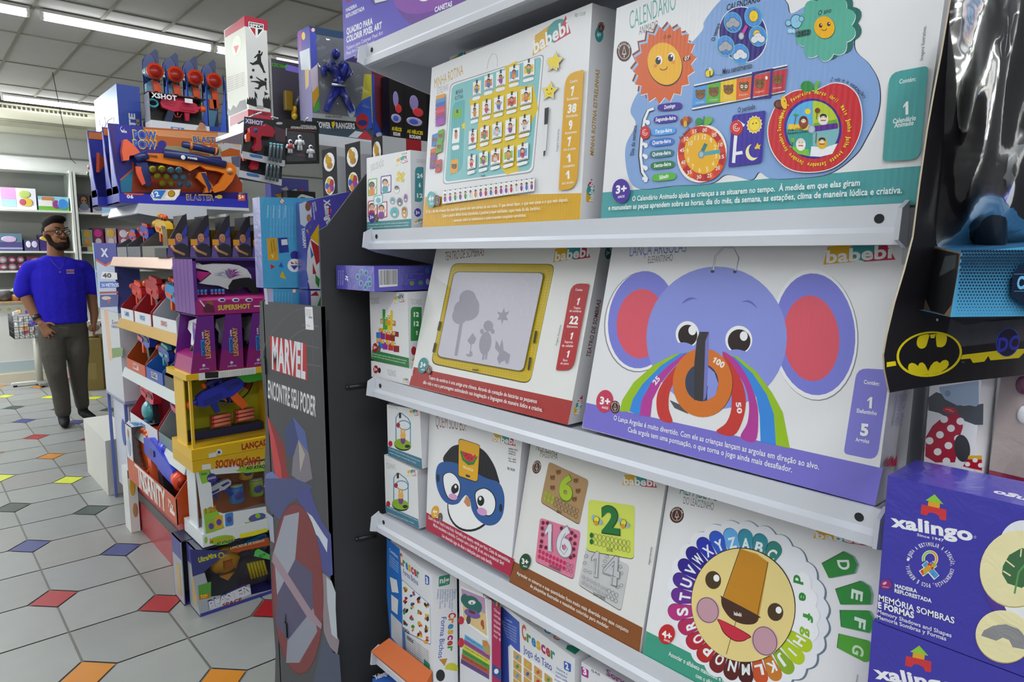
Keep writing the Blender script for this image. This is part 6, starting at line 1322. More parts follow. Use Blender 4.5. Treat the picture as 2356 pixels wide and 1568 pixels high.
# ---- blaster space boxes on the floor
def ultra(x0,y0,label,first):
    t=thing('toy_box',label,'toy box',(x0+.17,y0+.06,0),'indigo and grey blaster boxes on the floor')
    x1,z1,d=x0+.33,.283,.13
    m=MB();m.box(x0,x1,y0+d-.005,y0+d,0.001,z1,'5c5c64','print');m.box(x0,x0+.004,y0,y0+d-.005,.001,z1,'a0a4b0','print',['a0a4b0']*6);m.box(x1-.004,x1,y0,y0+d-.005,.001,z1,'4c4a7c','print')
    m.box(x0,x1,y0,y0+d-.005,z1-.004,z1,'3a3c50','print');m.box(x0,x1,y0,y0+d-.005,.001,.005,'3c3c8c','print')
    m.box(x0-.0005,x0,y0+.004,y0+d-.005,.20,z1-.004,'3c3c8c','print');m.box(x0-.0008,x0-.0003,y0+.03,y0+.08,.03,.17,'b8a060','print')
    m.build('carton',t)
    m=MB()
    if first:
        k=0
        c=Pen(m,PY(y0)).crop(180,960,3.267)
        c.poly([(838,990),(1130,1000),(980,1130),(945,1160),(955,1240),(860,1195)],'383c78');c.poly([(1130,1000),(1430,900),(1440,960),(1240,1000),(1200,1015)],'b4501c')
        c.text('LANÇADOR DE DARDOS',1145,990,1400,930,18,'e8c8a8',.03);c.text('UltraMira',905,1090,1040,1048,36,'c8c824',.06,3);c.ell(1075,1035,25,25,'b0a030');c.ell(1075,1035,13,13,'383c78')
        c.poly([(860,1195),(950,1165),(1000,1345),(1100,1330),(1180,1290),(1290,1250),(1300,1330),(1455,1290),(1456,1320),(920,1504)],'a8acb6');c.poly([(915,1475),(1456,1295),(1456,1335),(922,1506)],'3a3f96')
        c.poly([(900,1262),(998,1232),(998,1350),(908,1368)],'5a9c3c');c.poly([(908,1338),(985,1318),(985,1355),(912,1370)],'c8641c');c.text('TOP!',918,1362,970,1350,24,'d8d43c',.05)
        c.poly([(975,1395),(1265,1270),(1295,1280),(1300,1325),(990,1448)],'dadce4');c.text('BLASTER',985,1440,1285,1305,62,'2c3470',.08,3);c.text('BLASTER',988,1438,1282,1308,52,'dadce4',.03,3);c.text('SPACE',1085,1425,1230,1375,24,'8a2c3c',.04)
        c.poly([(1330,1000),(1352,985),(1440,1030),(1440,1068),(1320,1040)],'5cc45c');c.text('GLOW',1360,1050,1410,1035,18,'2c5c2c',.04)
        m.build('printed_front',t)
        m=MB()
        m.ball((x0+.125,y0+.06,.185),.062,.045,.058,'d89c2c','plastic',18,12);m.prism([(x0+.065,y0+.04,.19),(x0+.185,y0+.04,.19),(x0+.16,y0+.04,.13),(x0+.13,y0+.04,.10),(x0+.10,y0+.04,.125)],(0,.05,0),'d8902c','plastic');m.box(x0+.108,x0+.142,y0+.008,y0+.02,.17,.20,'b8641c','plastic');m.box(x0+.09,x0+.16,y0+.03,y0+.04,.135,.150,'5c3c14','plastic')
        m.build('toy_mask',t)
        for q in range(6):
            m=MB();m.tube([(x0+.208+q*.013,y0+.02,.16-q*.001),(x0+.222+q*.013,y0+.02,.085)],.006,'d8c424','plastic',8);m.build('foam_dart',t)
        gun(t,(x0+.20,y0+.06,.17),(1,0,.15),(-.15,0,1),(0,1,0),.12,'2c84c8','3c9c3c','2c5c9c','3cb43c',0)
        m=MB();m.face([(x0+.05,y0+.002,.07),(x1-.01,y0+.002,.07),(x1-.01,y0+.002,.27),(x0+.05,y0+.002,.27)],'fff','film');m.build('clear_window',t)
    return t
ultra(.795,2.80,'indigo and grey boxed blaster with orange mask on the floor, nearest the camera',True)
ultra(.775,2.94,'indigo boxed blaster standing on the floor behind the one with the orange mask',False)
# ---- face row boxes on the upper shelf
def facebox(x0,label):
    t=thing('toy_box',label,'toy box',(x0+.05,3.2,1.453),'row of black boxes with a child portrait on the side')
    y0=3.12;z0=1.4535
    pts=[(x0,z0),(x0+.088,z0),(x0+.088,z0+.185),(x0+.070,z0+.175),(x0+.012,z0+.075)]
    m=MB();m.prism([(x,y0,z) for x,z in pts],(0,.004,0),'2a2430','print');b_=y0-.0004
    m.prism([(x0+.002,b_,z0+.002),(x0+.086,b_,z0+.002),(x0+.086,b_,z0+.09),(x0+.03,b_,z0+.08),(x0+.01,b_,z0+.07)],(0,.0002,0),'5c4a88','print')
    def e(x,z,rx,rz,col,k):m.ball((x0+x,b_-.0003*k,z0+z),rx,.0002,rz,col,'print',14,8)
    e(.058,.025,.034,.036,'26262e',1);e(.052,.09,.017,.022,'1c1614',2);e(.052,.084,.014,.019,'b8805c',3);e(.046,.088,.002,.0015,'26180f',4);e(.058,.088,.002,.0015,'26180f',4);e(.052,.076,.005,.0015,'8a4038',4)
    m.tube([(x0+.07,b_-.002,z0+.012),(x0+.03,b_-.002,z0+.03),(x0+.018,b_-.002,z0+.05)],.006,'c08a64','print',6);m.box(x0+.008,x0+.035,b_-.002,b_-.001,z0+.052,z0+.078,'d8942c','print')
    m.prism([(x0+.062,b_-.001,z0+.10),(x0+.086,b_-.001,z0+.14),(x0+.086,b_-.001,z0+.11),(x0+.075,b_-.001,z0+.08)],(0,.0003,0),'2c3c9c','print')
    m.build('side_panel',t)
    m=MB();m.box(x0+.084,x0+.088,y0+.004,y0+.18,z0,z0+.18,'241f28','print');m.box(x0,x0+.084,y0+.004,y0+.18,z0,z0+.04,'2c2630','print');m.build('carton',t)
    m=MB();m.box(x0+.02,x0+.07,y0+.05,y0+.12,z0+.04,z0+.12,'6a4c10','plastic');m.build('toy_blaster',t)
for k in range(6):facebox(.842+k*.0895,'%s open black box with a child portrait on its side, counted from the aisle'%('first','second','third','fourth','fifth','sixth')[k])
# ---- pow pow boxes
def grown(t,loc,k):
    t.location=loc;t.scale=(k,k,k);return t
def powbox(x0,y0,label,first,z0=1.6515):
    t=thing('toy_box',label,'toy box',(x0+.23,y0+.05,z0),'blue and orange ball blaster boxes')
    x1=x0+.462;z1=z0+.29;d=.10
    m=MB();m.box(x0,x1,y0+d-.004,y0+d,z0,z1,'2a2c8c' if not first else '3a2c7c','print');m.box(x0,x0+.004,y0+.004,y0+d-.004,z0,z0+.06,'2c34ac','print');m.box(x1-.004,x1,y0+.004,y0+d-.004,z0,z0+.06,'2c34ac','print')
    m.box(x0,x1,y0,y0+.004,z0,z0+.034,'2c30a4','print');m.box(x0,x1,y0+.004,y0+d-.004,z0,z0+.004,'2c30a4','print')
    m.prism([(x0,y0+d-.004,z0+.034),(x0,y0,z0+.034),(x0,y0+.045,z0+.11),(x0,y0+d-.004,z1-.02)],(.003,0,0),'2c34ac','print')
    m.build('carton',t)
    if first:
        yb=y0+d-.0042;s_=yb/(y0)
        m=MB();c=Pen(m,PY(yb)).crop(200,80,3.919)
        c.poly([(255,800),(530,830),(520,880),(420,1200),(300,1310),(300,1480),(285,1480)],'2c2c94');c.poly([(505,830),(1290,880),(1240,1010),(700,1000),(530,1010)],'b4602c')
        for q in range(7):c.poly([(520+q*20,850+q*9),(1280,895+q*10),(1280,899+q*10),(520+q*20,856+q*9)],'dca070')
        c.poly([(1180,880),(1400,893),(1400,1340),(1300,1400),(1180,1000)],'b4b4b8');c.poly([(700,1000),(1200,1010),(1240,1100),(700,1080)],'8c8c6c');c.poly([(420,1180),(1300,1180),(1400,1340),(1400,1420),(400,1420)],'a03c1c');c.poly([(300,1320),(420,1200),(400,1420),(310,1420)],'2c84a4')
        c.line([(300,1310),(415,1210),(415,1150)],14,'d8641c')
        for t_,x_,y_,w_,h_ in (('POW',425,935,215,70),('POW',425,1015,215,62)):
            c.text(t_,x_-6,y_+8,x_+w_,y_+16,h_+16,'e0c030',.12,3);c.text(t_,x_,y_,x_+w_-8,y_+8,h_,'2c5cc0',.04,3)
        c.text('BLASTER',952,975,1242,985,66,'d8a02c',.1,3);c.text('BLASTER',960,968,1236,978,52,'2c5ca8',.03,3);c.ell(676,990,40,38,'2c2c8c')
        c.text('fenix',310,878,362,884,22,'e8e8f0',.04);c.ring(318,848,16,20,4,'e8e8f0',a1=270)
        c.ell(1345,940,48,56,'b88c60');c.ell(1355,965,38,44,'d0a484');c.poly([(1200,1060),(1290,1020),(1380,1040),(1380,1090),(1220,1100)],'a85420');c.poly([(1300,1100),(1385,1090),(1395,1200),(1310,1180)],'5c5c74')
        m.build('printed_card',t)
        m=MB();m.box(x0+.001,x1-.001,y0-.0006,y0-.0002,z0+.001,z0+.033,'2c30a4','print');c=Pen(m,PY(y0-.0008)).crop(200,80,3.919)
        c.poly([(570,1445),(600,1395),(845,1392),(835,1440),(790,1492),(600,1492)],'d8d0c4');c.poly([(580,1445),(605,1402),(715,1400),(665,1480),(600,1470)],'2c74c8');c.text('12',596,1462,655,1450,42,'f0f0f4',.05,3);c.poly([(700,1470),(735,1402),(835,1400),(825,1440),(800,1484)],'f0ece4');c.ell(762,1432,34,32,'8a6414');c.ell(760,1430,26,26,'b8901c');c.text('CONTEM',682,1490,760,1488,12,'f0f0f0',.04)
        c.text('BLASTER',898,1490,1145,1492,52,'d8a02c',.1,3);c.text('BLASTER',904,1485,1138,1487,40,'2c4ca0',.03,3);c.ell(1195,1460,26,18,'c8a81c');c.rect(1155,1452,1182,1470,'c8a860')
        c.quad((1362,1495),(1360,1438),(1428,1440),(1428,1495),.12,'d8542c');c.text('5+',1370,1478,1418,1478,34,'f4e8e0',.05)
        c.poly([(330,1425),(520,1432),(500,1445),(345,1440)],'d8501c');c.text('06',360,1472,420,1474,30,'e8e8ec',.05)
        m.build('printed_band',t)
        Q=lambda x,y,yy=y0+.055:onY(200+x/3.919,80+y/3.919,yy)
        m=MB()
        # long orange and navy blaster
        m.prism([Q(x,y) for x,y in ((520,1065),(700,1070),(720,1030),(810,1045),(820,1080),(1130,1120),(1290,1150),(1340,1180),(1350,1230),(1310,1320),(1240,1400),(1150,1425),(1120,1390),(1200,1330),(1240,1250),(1180,1230),(1080,1215),(1020,1180),(930,1230),(860,1190),(700,1160),(530,1130))],(0,.025,0),'e07820','plastic')
        m.tube([Q(690,1065),Q(980,1110),Q(1250,1170)],[.0165,.0165,.014],'26346c','plastic',12)
        m.tube([Q(440,1120),Q(540,1080)],.016,'26346c','plastic',12)
        m.prism([Q(x,y) for x,y in ((1010,1240),(1075,1235),(1085,1290),(1140,1370),(1120,1420),(1060,1425),(1075,1370),(990,1290))],(0,.024,0),'e07820','plastic');m.prism([Q(x,y,y0+.053) for x,y in ((1030,1245),(1070,1245),(1125,1370),(1100,1420),(1088,1370))],(0,.012,0),'26346c','plastic')
        m.tube([Q(1285,1225,y0+.05),Q(1285,1225,y0+.054)],.0125,'e8a46c','plastic',16)
        m.prism([Q(x,y) for x,y in ((935,1050),(1000,1055),(1105,1080),(1100,1115),(940,1090))],(0,.02,0),'e07820','plastic')
        c=Pen(m,PY(y0+.0378-.0),'plastic')
        g_=m.build('toy_blaster',t)
        m=MB();m.prism([Q(x,y) for x,y in ((330,945),(360,940),(440,1010),(480,1060),(470,1075),(385,1090),(380,1130),(330,1135),(315,1050))],(0,.03,0),'e8643c','plastic');m.build('muzzle',g_)
        m=MB();m.tube([Q(860,985,y0+.05),Q(950,1005,y0+.05),Q(1180,1055,y0+.05)],[.012,.014,.013],'26346c','plastic',12);m.tube([Q(925,1000,y0+.05),Q(945,1003,y0+.05)],.0175,'e07820','plastic',14);m.tube([Q(1150,1048,y0+.05),Q(1165,1052,y0+.05)],.0175,'e07820','plastic',14);m.tube([Q(1095,1030,y0+.05),Q(1095,1000,y0+.05)],.009,'e07820','plastic',10);m.build('scope',g_)
        m=MB();m.prism([Q(x,y) for x,y in ((445,1150),(545,1150),(585,1320),(560,1360),(510,1360),(470,1240))],(0,.022,0),'26346c','plastic');m.prism([Q(x,y,y0+.05) for x,y in ((440,1185),(490,1190),(490,1220),(530,1340),(500,1355),(465,1290),(445,1240))],(0,.01,0),'e85c3c','plastic');m.build('grip',g_)
        m=MB();vs=Plane((0,yb-.01,0),(0,-1,0))
        txt(m,'POWER',Q(830+80,1100+15,y0+.036),(Q(1050,1130,y0+.036)-Q(915,1110,y0+.036)).normalized(),EZ,.036,.007,'f0f0f4',.04);txt(m,'POWER',Q(550,1098,y0+.052),(Q(690,1115,y0+.052)-Q(550,1098,y0+.052)).normalized(),EZ,.034,.008,'5c2c10',.04)
        m.ball(Q(868,1105,y0+.036),.0085,.001,.0085,'e8e8ec','plastic',12,6);m.build('lettering',g_)
        for x,y,cc in ((593,1212,0),(675,1208,0),(757,1222,1),(828,1222,1),(638,1275,0),(717,1283,0),(797,1285,1),(868,1287,1),(685,1340,0),(760,1342,0),(838,1343,1),(911,1345,1)):
            m=MB();m.ball(Q(x,y,y0+.045),.0125,col=('c4bc1c','6ca8bc')[cc],m='plastic');m.build('foam_ball',t)
        m=MB();P_=[Q(x,y,y0+.03) for x,y in ((560,1170),(900,1180),(975,1370),(860,1390),(640,1385),(540,1200))];m.prism(P_,(0,-.001,0),'fff','film');m.build('clear_pocket',t)
    else:
        m=MB();m.box(x0+.004,x1-.004,y0+d-.006,y0+d-.0045,z1-.03,z1-.004,'b4602c','print');m.prism([(x0+.012,y0+.05,z0+.13),(x0+.012,y0+.02,z0+.20),(x0+.04,y0+.05,z0+.17)],(.01,0,0),'e8643c','plastic');m.build('toy_blaster',t)
    return t
grown(powbox(.610,2.80,'front blue and orange ball blaster box with long orange toy and twelve balls',True),(1.0714,3.6351,1.7015),1.2755)
grown(powbox(.612,2.905,'second blue and orange ball blaster box, directly behind the front one',False),(1.0740,3.7690,1.7015),1.2755)
grown(powbox(.586,3.03,'rearmost blue and orange ball blaster box, left edge showing behind the others',False),(1.0408,3.9285,1.7015),1.2755)
# ---- tall boxes on the top shelf of the aisle unit
def tallbox(name,label,x0,x1,y0,y1,z0,z1,cols,win=None,group=None):
    t=thing(name,label,'toy box',((x0+x1)/2,(y0+y1)/2,z0),group);m=MB();m.box(x0,x1,y0,y1,z0,z1,cols[0],'print',[cols[2],cols[2],cols[0],cols[1],cols[1],cols[1]]);return t,m
t,m=tallbox('toy_box','tall white and red football box with black player silhouettes on the top shelf',1.093,1.18,2.80,3.03,1.9685,2.392,('dcdcda','c8cabc','b03044'))
c=Pen(m,PY(2.80)).crop(500,20,4.6125)
c.poly([(285,70),(530,125),(535,235),(290,185)],'b02a42');c.poly([(325,1065),(572,1100),(575,1200),(328,1180)],'b02a42');c.text('TORPEDO',385,1120,555,1135,26,'3a1a22',.06)
c.poly([(330,135),(492,165),(492,235),(418,318),(332,200)],'f2f2f2');c.poly([(340,145),(484,172),(484,212),(340,188)],'1c1c1e');c.text('SPFC',348,185,478,208,28,'f2f2f2',.05,3);c.poly([(346,198),(404,208),(404,290)],'b82a34');c.poly([(430,214),(480,220),(430,282)],'1c1c1e')
def fig(ox,oy,k,P_):c.poly([(ox+x*k,oy+y*k) for x,y in P_],'1d1b1e')
c.ell(446,458,13,17,'1d1b1e');c.poly([(430,475),(462,478),(468,465),(478,455),(484,460),(474,492),(462,505),(466,560),(486,605),(500,655),(516,680),(488,680),(478,650),(440,590),(410,592),(375,600),(342,575),(350,568),(378,575),(420,545),(424,505),(400,525),(388,520),(405,500)],'1d1b1e');c.ell(381,652,14,15,'1d1b1e')
c.ell(512,752,14,17,'1d1b1e');c.poly([(410,720),(455,748),(498,768),(522,775),(522,830),(528,862),(515,860),(508,815),(490,815),(462,830),(440,858),(395,845),(398,836),(432,835),(440,800),(400,780),(355,775),(356,766),(420,765),(460,772),(440,755),(412,732)],'1d1b1e');c.ell(360,726,16,17,'1d1b1e')
c.poly([(312,985),(318,940),(330,965),(345,930),(356,960),(370,935),(385,960),(400,930),(415,965),(420,1035),(410,1040),(312,1010)],'1d1b1e');c.poly([(480,965),(495,935),(508,960),(520,935),(530,960),(548,930),(558,970),(564,1000),(565,1065),(490,1045)],'1d1b1e')
c.line([(396,870),(400,940)],3,'1d1b1e');c.poly([(394,872),(420,905),(426,960),(398,925)],'1d1b1e');c.line([(500,875),(504,940)],3,'1d1b1e');c.poly([(500,878),(545,905),(502,920)],'1d1b1e')
for q in range(3):c.line([(412,1025+q*13),(492,1036+q*13)],4,'1d1b1e')
c=Pen(m,PX(1.093)).crop(500,20,4.6125)
c.poly([(80,235),(285,75),(292,185),(82,310)],'a82a40');c.poly([(135,1150),(325,1070),(328,1165),(135,1250)],'a02a3e');c.ell(205,390,48,110,'d8dcc8',8);c.ring(205,390,48,110,5,'a8b08c',8,280,450);c.poly([(172,400),(230,385),(200,480)],'c84450')
for q in range(7):c.text('BRINQUEDO TORPEDO FUTEBOL',108,740+q*24,292,680+q*22,10,'8a3440' if q%2 else '5a5a54')
c.poly([(105,1120),(110,1050),(140,1080),(170,1020),(200,1050),(240,980),(300,960),(318,1060),(135,1140)],'4a4846')
m.build('carton',t)
# transformer-style robot box -> plain yellow robot toy
t,m=tallbox('toy_box','dark window box with yellow and grey robot between the football and blue figure boxes',1.295,1.50,3.04,3.06,1.9685,2.32,('3a3640','2c2a34','5a4a8c'))
c=Pen(m,PY(3.04)).crop(500,20,4.6125);c.poly([(735,590),(925,640),(925,700),(720,650)],'6a5cae');c.poly([(578,572),(740,600),(738,630),(584,608)],'3c8c2c');c.text('ROBOT',590,604,722,622,24,'1c2c14',.06);m.build('carton',t)
m=MB();X_=1.40;Yr=2.98
m.box(X_+.01,X_+.055,Yr,Yr+.03,2.11,2.17,'d8a81c','plastic');m.box(X_+.02,X_+.045,Yr,Yr+.025,2.175,2.20,'c8981c','plastic')
for a,b_ in (((1.405,2.165),(1.375,2.12)),((1.375,2.12),(1.37,2.08)),((1.46,2.165),(1.49,2.13)),((1.42,2.11),(1.41,2.05)),((1.445,2.11),(1.475,2.04)),((1.41,2.05),(1.40,2.0)),((1.475,2.04),(1.48,2.0))):m.tube([(a[0],Yr+.015,a[1]),(b_[0],Yr+.015,b_[1])],[.011,.013],random.choice(['d8a81c','55565c','d8a81c']),'plastic',6)
m.ball((1.37,Yr+.01,2.075),.014,col='e0b424');m.ball((1.46,Yr+.01,2.13),.016,col='6a6c74');m.box(1.33,1.36,Yr,Yr+.03,2.10,2.18,'8a6c14','plastic');m.build('robot_toy',t)
# blue figure box
t,m=tallbox('toy_box','tall window box with a plain blue figure behind shiny plastic',1.364,1.655,2.80,2.92,1.9685,2.41,('6a6c74','4a3c8c','2c3c6c'))
c=Pen(m,PY(2.80)).crop(620,0,4.355)
c.poly([(390,255),(745,320),(1000,370),(1000,430),(470,345),(400,275)],'2c4464');c.poly([(400,280),(470,345),(500,1120),(445,1130)],'4a54b4');c.poly([(410,700),(480,640),(490,900),(430,960)],'d8c8d8');c.poly([(425,930),(490,850),(498,960),(440,1080)],'d0a020');c.poly([(440,1080),(500,980),(502,1100),(445,1130)],'4c9c34');c.ell(437,300,20,22,'d8d0d0');c.ring(437,300,19,21,4,'b83c3c')
c.poly([(430,1130),(1030,1190),(1030,1230),(430,1180)],'a8acaa');c.text('BONECO ARTICULADO',565,1175,728,1180,18,'2c2c30',.03)
c.poly([(425,1178),(1035,1235),(1040,1410),(430,1345)],'22262c');c.poly([(500,1270),(1035,1300),(1040,1410),(500,1350)],'3c4c58');c.text('POWER',480,1275,615,1285,56,'dcdce0',.04,3);c.text('RANGERS',668,1282,858,1290,54,'dcdce0',.04,3);c.poly([(622,1222),(655,1215),(655,1250),(638,1290),(625,1262)],'e0c020')
c.poly([(950,740),(1020,745),(1030,1180),(900,1200),(930,940)],'b8b03c');c.poly([(860,1100),(930,1000),(1015,960),(1030,1280),(980,1300),(870,1230)],'2c54b8');c.ell(930,1215,64,80,'b0252c');c.ell(932,1230,50,30,'26306c');c.ell(820,1105,38,70,'b4c4d0');c.poly([(790,1370),(860,1310),(960,1330),(1030,1400)],'c8d0d8');c.poly([(880,1380),(960,1300),(1035,1390),(1035,1405)],'b83440')
c=Pen(m,PX(1.364)).crop(620,0,4.355)
c.poly([(283,318),(390,258),(400,480),(300,520)],'3c3c94');c.poly([(283,318),(320,300),(322,520),(298,530)],'8a3c8c');c.ell(340,360,18,40,'d8b83c');c.poly([(300,520),(400,480),(410,700),(318,700)],'c4ccd4');c.poly([(355,700),(395,690),(392,860),(362,900)],'c8a020')
m.build('carton',t)
m=MB();yf=2.786
def PP(x,y,o_=yf):return onY(620+x/4.355,y/4.355,o_)
for P_,r_ in (([(672,520),(668,560)],.016),([(600,640),(660,700),(690,780)],[.02,.024,.022]),([(760,640),(720,700),(690,780)],[.02,.024,.022]),([(690,780),(695,880)],[.024,.019]),([(680,890),(620,990),(575,1110)],[.02,.016,.012]),([(715,890),(775,1000),(830,1120)],[.02,.016,.012]),([(590,660),(540,700),(560,760)],[.014,.012,.010]),([(770,660),(810,730),(740,790)],[.014,.012,.010])):
    m.tube([PP(*q) for q in P_],r_,'28349c','plastic',10)
m.ball(PP(665,540),.017,.017,.023,'28349c');m.tube([PP(625,845,yf-.02),PP(760,860,yf-.02)],.005,'c8ccd4','plastic',6)
m.build('figure_toy',t)
m=MB();vs=[];fs=[];n_=9
for r_ in range(n_+1):
    for q in range(n_+1):vs.append((1.375+.24*q/n_,2.765+.012*math.sin(q*1.7+r_)+.01*math.cos(r_*2.3-q),2.10+.27*r_/n_))
for r_ in range(n_):
    for q in range(n_):fs.append((r_*(n_+1)+q,r_*(n_+1)+q+1,(r_+1)*(n_+1)+q+1,(r_+1)*(n_+1)+q))
m.mesh(vs,fs,'fff','film',True);m.build('clear_window',t)
t,m=tallbox('toy_box','blue edged dark red window box right of the tall blue figure box',1.675,1.76,2.85,3.0,1.9685,2.36,('6c2430','2c3c8c','2c3c8c'))
c=Pen(m,PY(2.85)).crop(620,0,4.355);c.poly([(1030,740),(1050,750),(1060,1200),(1140,1360),(1035,1345)],'2c50c0');c.ell(1145,980,22,50,'e4e4e6');c.ell(1150,980,14,34,'b8283c');c.ell(1100,1350,32,26,'c8d0e8');m.build('carton',t)
for k,(x0,x1,y0,lab) in enumerate(((1.725,1.80,2.82,'left black helicopter toy box with purple and red artwork'),(1.808,1.935,2.80,'middle black helicopter toy box with purple and red artwork and yellow lettering'),(1.95,2.06,2.80,'right black helicopter toy box, mostly hidden by the routine board box'))):
    y0=2.78+.001*k if k else 2.77
    t,m=tallbox('toy_box',lab,x0,x1,y0,y0+.07,1.9685,2.27,('151215','0e0d0f','0e0d0f'),group='black helicopter toy boxes');w_=x1-x0
    m.ball((x0+w_*.45,y0-.0006,2.17),w_*.2,.0004,.035,'8a7cb0','print');m.ball((x0+w_*.62,y0-.001,2.13),w_*.24,.0004,.02,'c8343c','print');m.ball((x0+w_*.45,y0-.001,2.085),w_*.36,.0004,.02,'a898c0','print');m.ball((x0+w_*.42,y0-.0015,2.085),w_*.2,.0004,.012,'3c5cb8','print')
    txt(m,'AS HÉLICES',(x0+w_*.12,y0-.001,2.03),EX,EZ,w_*.7,.015,'e0c81c',.05);txt(m,'RODAM!',(x0+w_*.22,y0-.001,2.008),EX,EZ,w_*.5,.015,'e8e4e4',.05);m.build('carton',t)
# elite blaster display boxes
def elite(x0,label):
    y0=3.15;z0=1.968;t=thing('toy_box',label,'toy box',(x0+.04,y0+.08,z0),'blue wedge boxes of orange muzzled blasters')
    m=MB();m.prism([(x0+.078,y0,z0),(x0+.078,y0+.02,z0),(x0+.078,y0+.02,z0+.28),(x0+.078,y0,z0+.24)],(.003,0,0),'2c50b0','print')
    m.prism([(x0+.045,y0,z0),(x0+.082,y0,z0),(x0+.082,y0,z0+.25)],(0,.003,0),'3c64d0','print')
    m.prism([(x0+.01,y0+.09,z0+.05),(x0+.076,y0+.09,z0+.05),(x0+.076,y0+.09,z0+.345),(x0+.066,y0+.09,z0+.355),(x0+.01,y0+.09,z0+.30)],(0,.003,0),'2c3c70','print')
    m.ball((x0+.04,y0+.0885,z0+.27),.03,.0006,.06,'3c4c88','print');m.box(x0,x0+.08,y0+.003,y0+.09,z0,z0+.05,'2c50b0','print');m.build('carton',t)
    g_=None;m=MB();m.tube([(x0+.035,y0+.09,z0+.255),(x0+.035,y0+.02,z0+.245)],[.026,.028],'5c8ca8','plastic',14);m.prism([(x0+.01,y0+.04,z0+.20),(x0+.035,y0+.04,z0+.22),(x0+.055,y0+.04,z0+.12),(x0+.03,y0+.04,z0+.02),(x0+.005,y0+.04,z0+.05)],(0,.03,0),'5c8ca8','plastic');m.prism([(x0+.03,y0+.03,z0+.215),(x0+.06,y0+.03,z0+.205),(x0+.062,y0+.03,z0+.14),(x0+.04,y0+.03,z0+.13)],(0,.03,0),'e0501c','plastic');m.box(x0+.02,x0+.05,y0+.03,y0+.06,z0+.13,z0+.17,'e85c24','plastic');g_=m.build('toy_blaster',t)
    m=MB();m.tube([(x0+.035,y0+.025,z0+.245),(x0+.035,y0-.005,z0+.243)],[.028,.032],'e8481c','plastic',18);m.tube([(x0+.035,y0-.0055,z0+.243),(x0+.035,y0-.0065,z0+.243)],.024,'a8241c','plastic',18);m.build('muzzle',g_)
    grown(t,((x0+.04)*1.2755,4.1197,2.1052),1.2755)
for k in range(4):elite(.815+k*.078,('leftmost','second from left','third from left','rightmost')[k]+' of the blue blaster boxes with round orange muzzles')
t,m=tallbox('toy_box','large blue film covered blaster box at the left end of the upper shelf',.715,.80,3.2,3.62,1.6515,2.15,('2c48a4','5c94c8','3c64b8'))
txt(m,'ELITE',(.775,3.1985,1.92),EZ,-EX,.12,.022,'d8dce4',.06);txt(m,'FORCE',(.79,3.1985,1.95),EZ,-EX,.07,.01,'c8a03c',.05)
for q in range(8):
    rn=random.Random(q);yy=rn.uniform(3.24,3.55);zz=rn.uniform(1.70,2.05);m.box(.7142,.7148,yy,yy+rn.uniform(.02,.07),zz,zz+rn.uniform(.02,.1),rn.choice(['9cc4e0','3c7cb8','e0803c','c8dce8','2c5c9c']),'print')
m.build('carton',t);grown(t,(.7575*1.2755,3.41*1.2755,1.7015),1.2755)
# small red blaster box above the ball blaster boxes
t=thing('toy_box','black topped box with red dart blaster on top of the ball blaster boxes','toy box',(.92,3.05,1.942))
m=MB();x0,x1,y0=.79,1.01,3.02;z0,z1=1.9425,2.105
m.box(x0,x1,y0,y0+.09,z0,z0+.05,'dcdce0','print');m.box(x0,x1,y0+.086,y0+.09,z0+.05,z1,'26221f','print');m.box(x0,x0+.003,y0+.02,y0+.086,z0+.05,z1,'8a8c94','print');m.box(x0,x1,y0+.02,y0+.086,z1-.003,z1,'26221f','print')
txt(m,'XSHOT',(x0+.01,y0+.0195,z1-.022),EX,EZ,.095,.018,'ececf0',.08);txt(m,'8x',(x0+.185,y0+.0855,z1-.03),EX,EZ,.02,.014,'ececf0',.04);m.box(x0+.135,x0+.165,y0+.018,y0+.0195,z1-.025,z1-.008,'ececf0','print')
m.box(x0+.07,x0+.12,y0-.001,y0,z0+.018,z0+.032,'3c84d0','print');txt(m,'MK 3',(x0+.078,y0-.0012,z0+.021),EX,EZ,.03,.008,'ececf0',.04);m.prism([(x0+.15,y0-.001,z0+.003),(x0+.175,y0-.001,z0+.045),(x0+.205,y0-.001,z0+.055),(x0+.212,y0-.001,z0+.003)],(0,.0005,0),'c09478','print');m.ball((x0+.19,y0-.0012,z0+.05),.012,.0004,.014,'b8846a','print');m.ball((x0+.19,y0-.0010,z0+.058),.013,.0004,.012,'2a1c18','print')
m.build('carton',t);gun(t,(x0+.215,y0+.05,z0+.045),(-1,0,.03),(.03,0,1),(0,1,0),.17,'c42444','b02040','26304c','e8641e',1)
m=MB();m.tube([(x0+.02+.018*math.cos(a*.5236),y0+.04,z1-.04+.014*math.sin(a*.5236)) for a in range(13)],.0045,'3ca4b8','plastic',6);m.build('target_ring',t);grown(t,(.92*1.2755,3.05*1.2755,2.0725),1.2755)
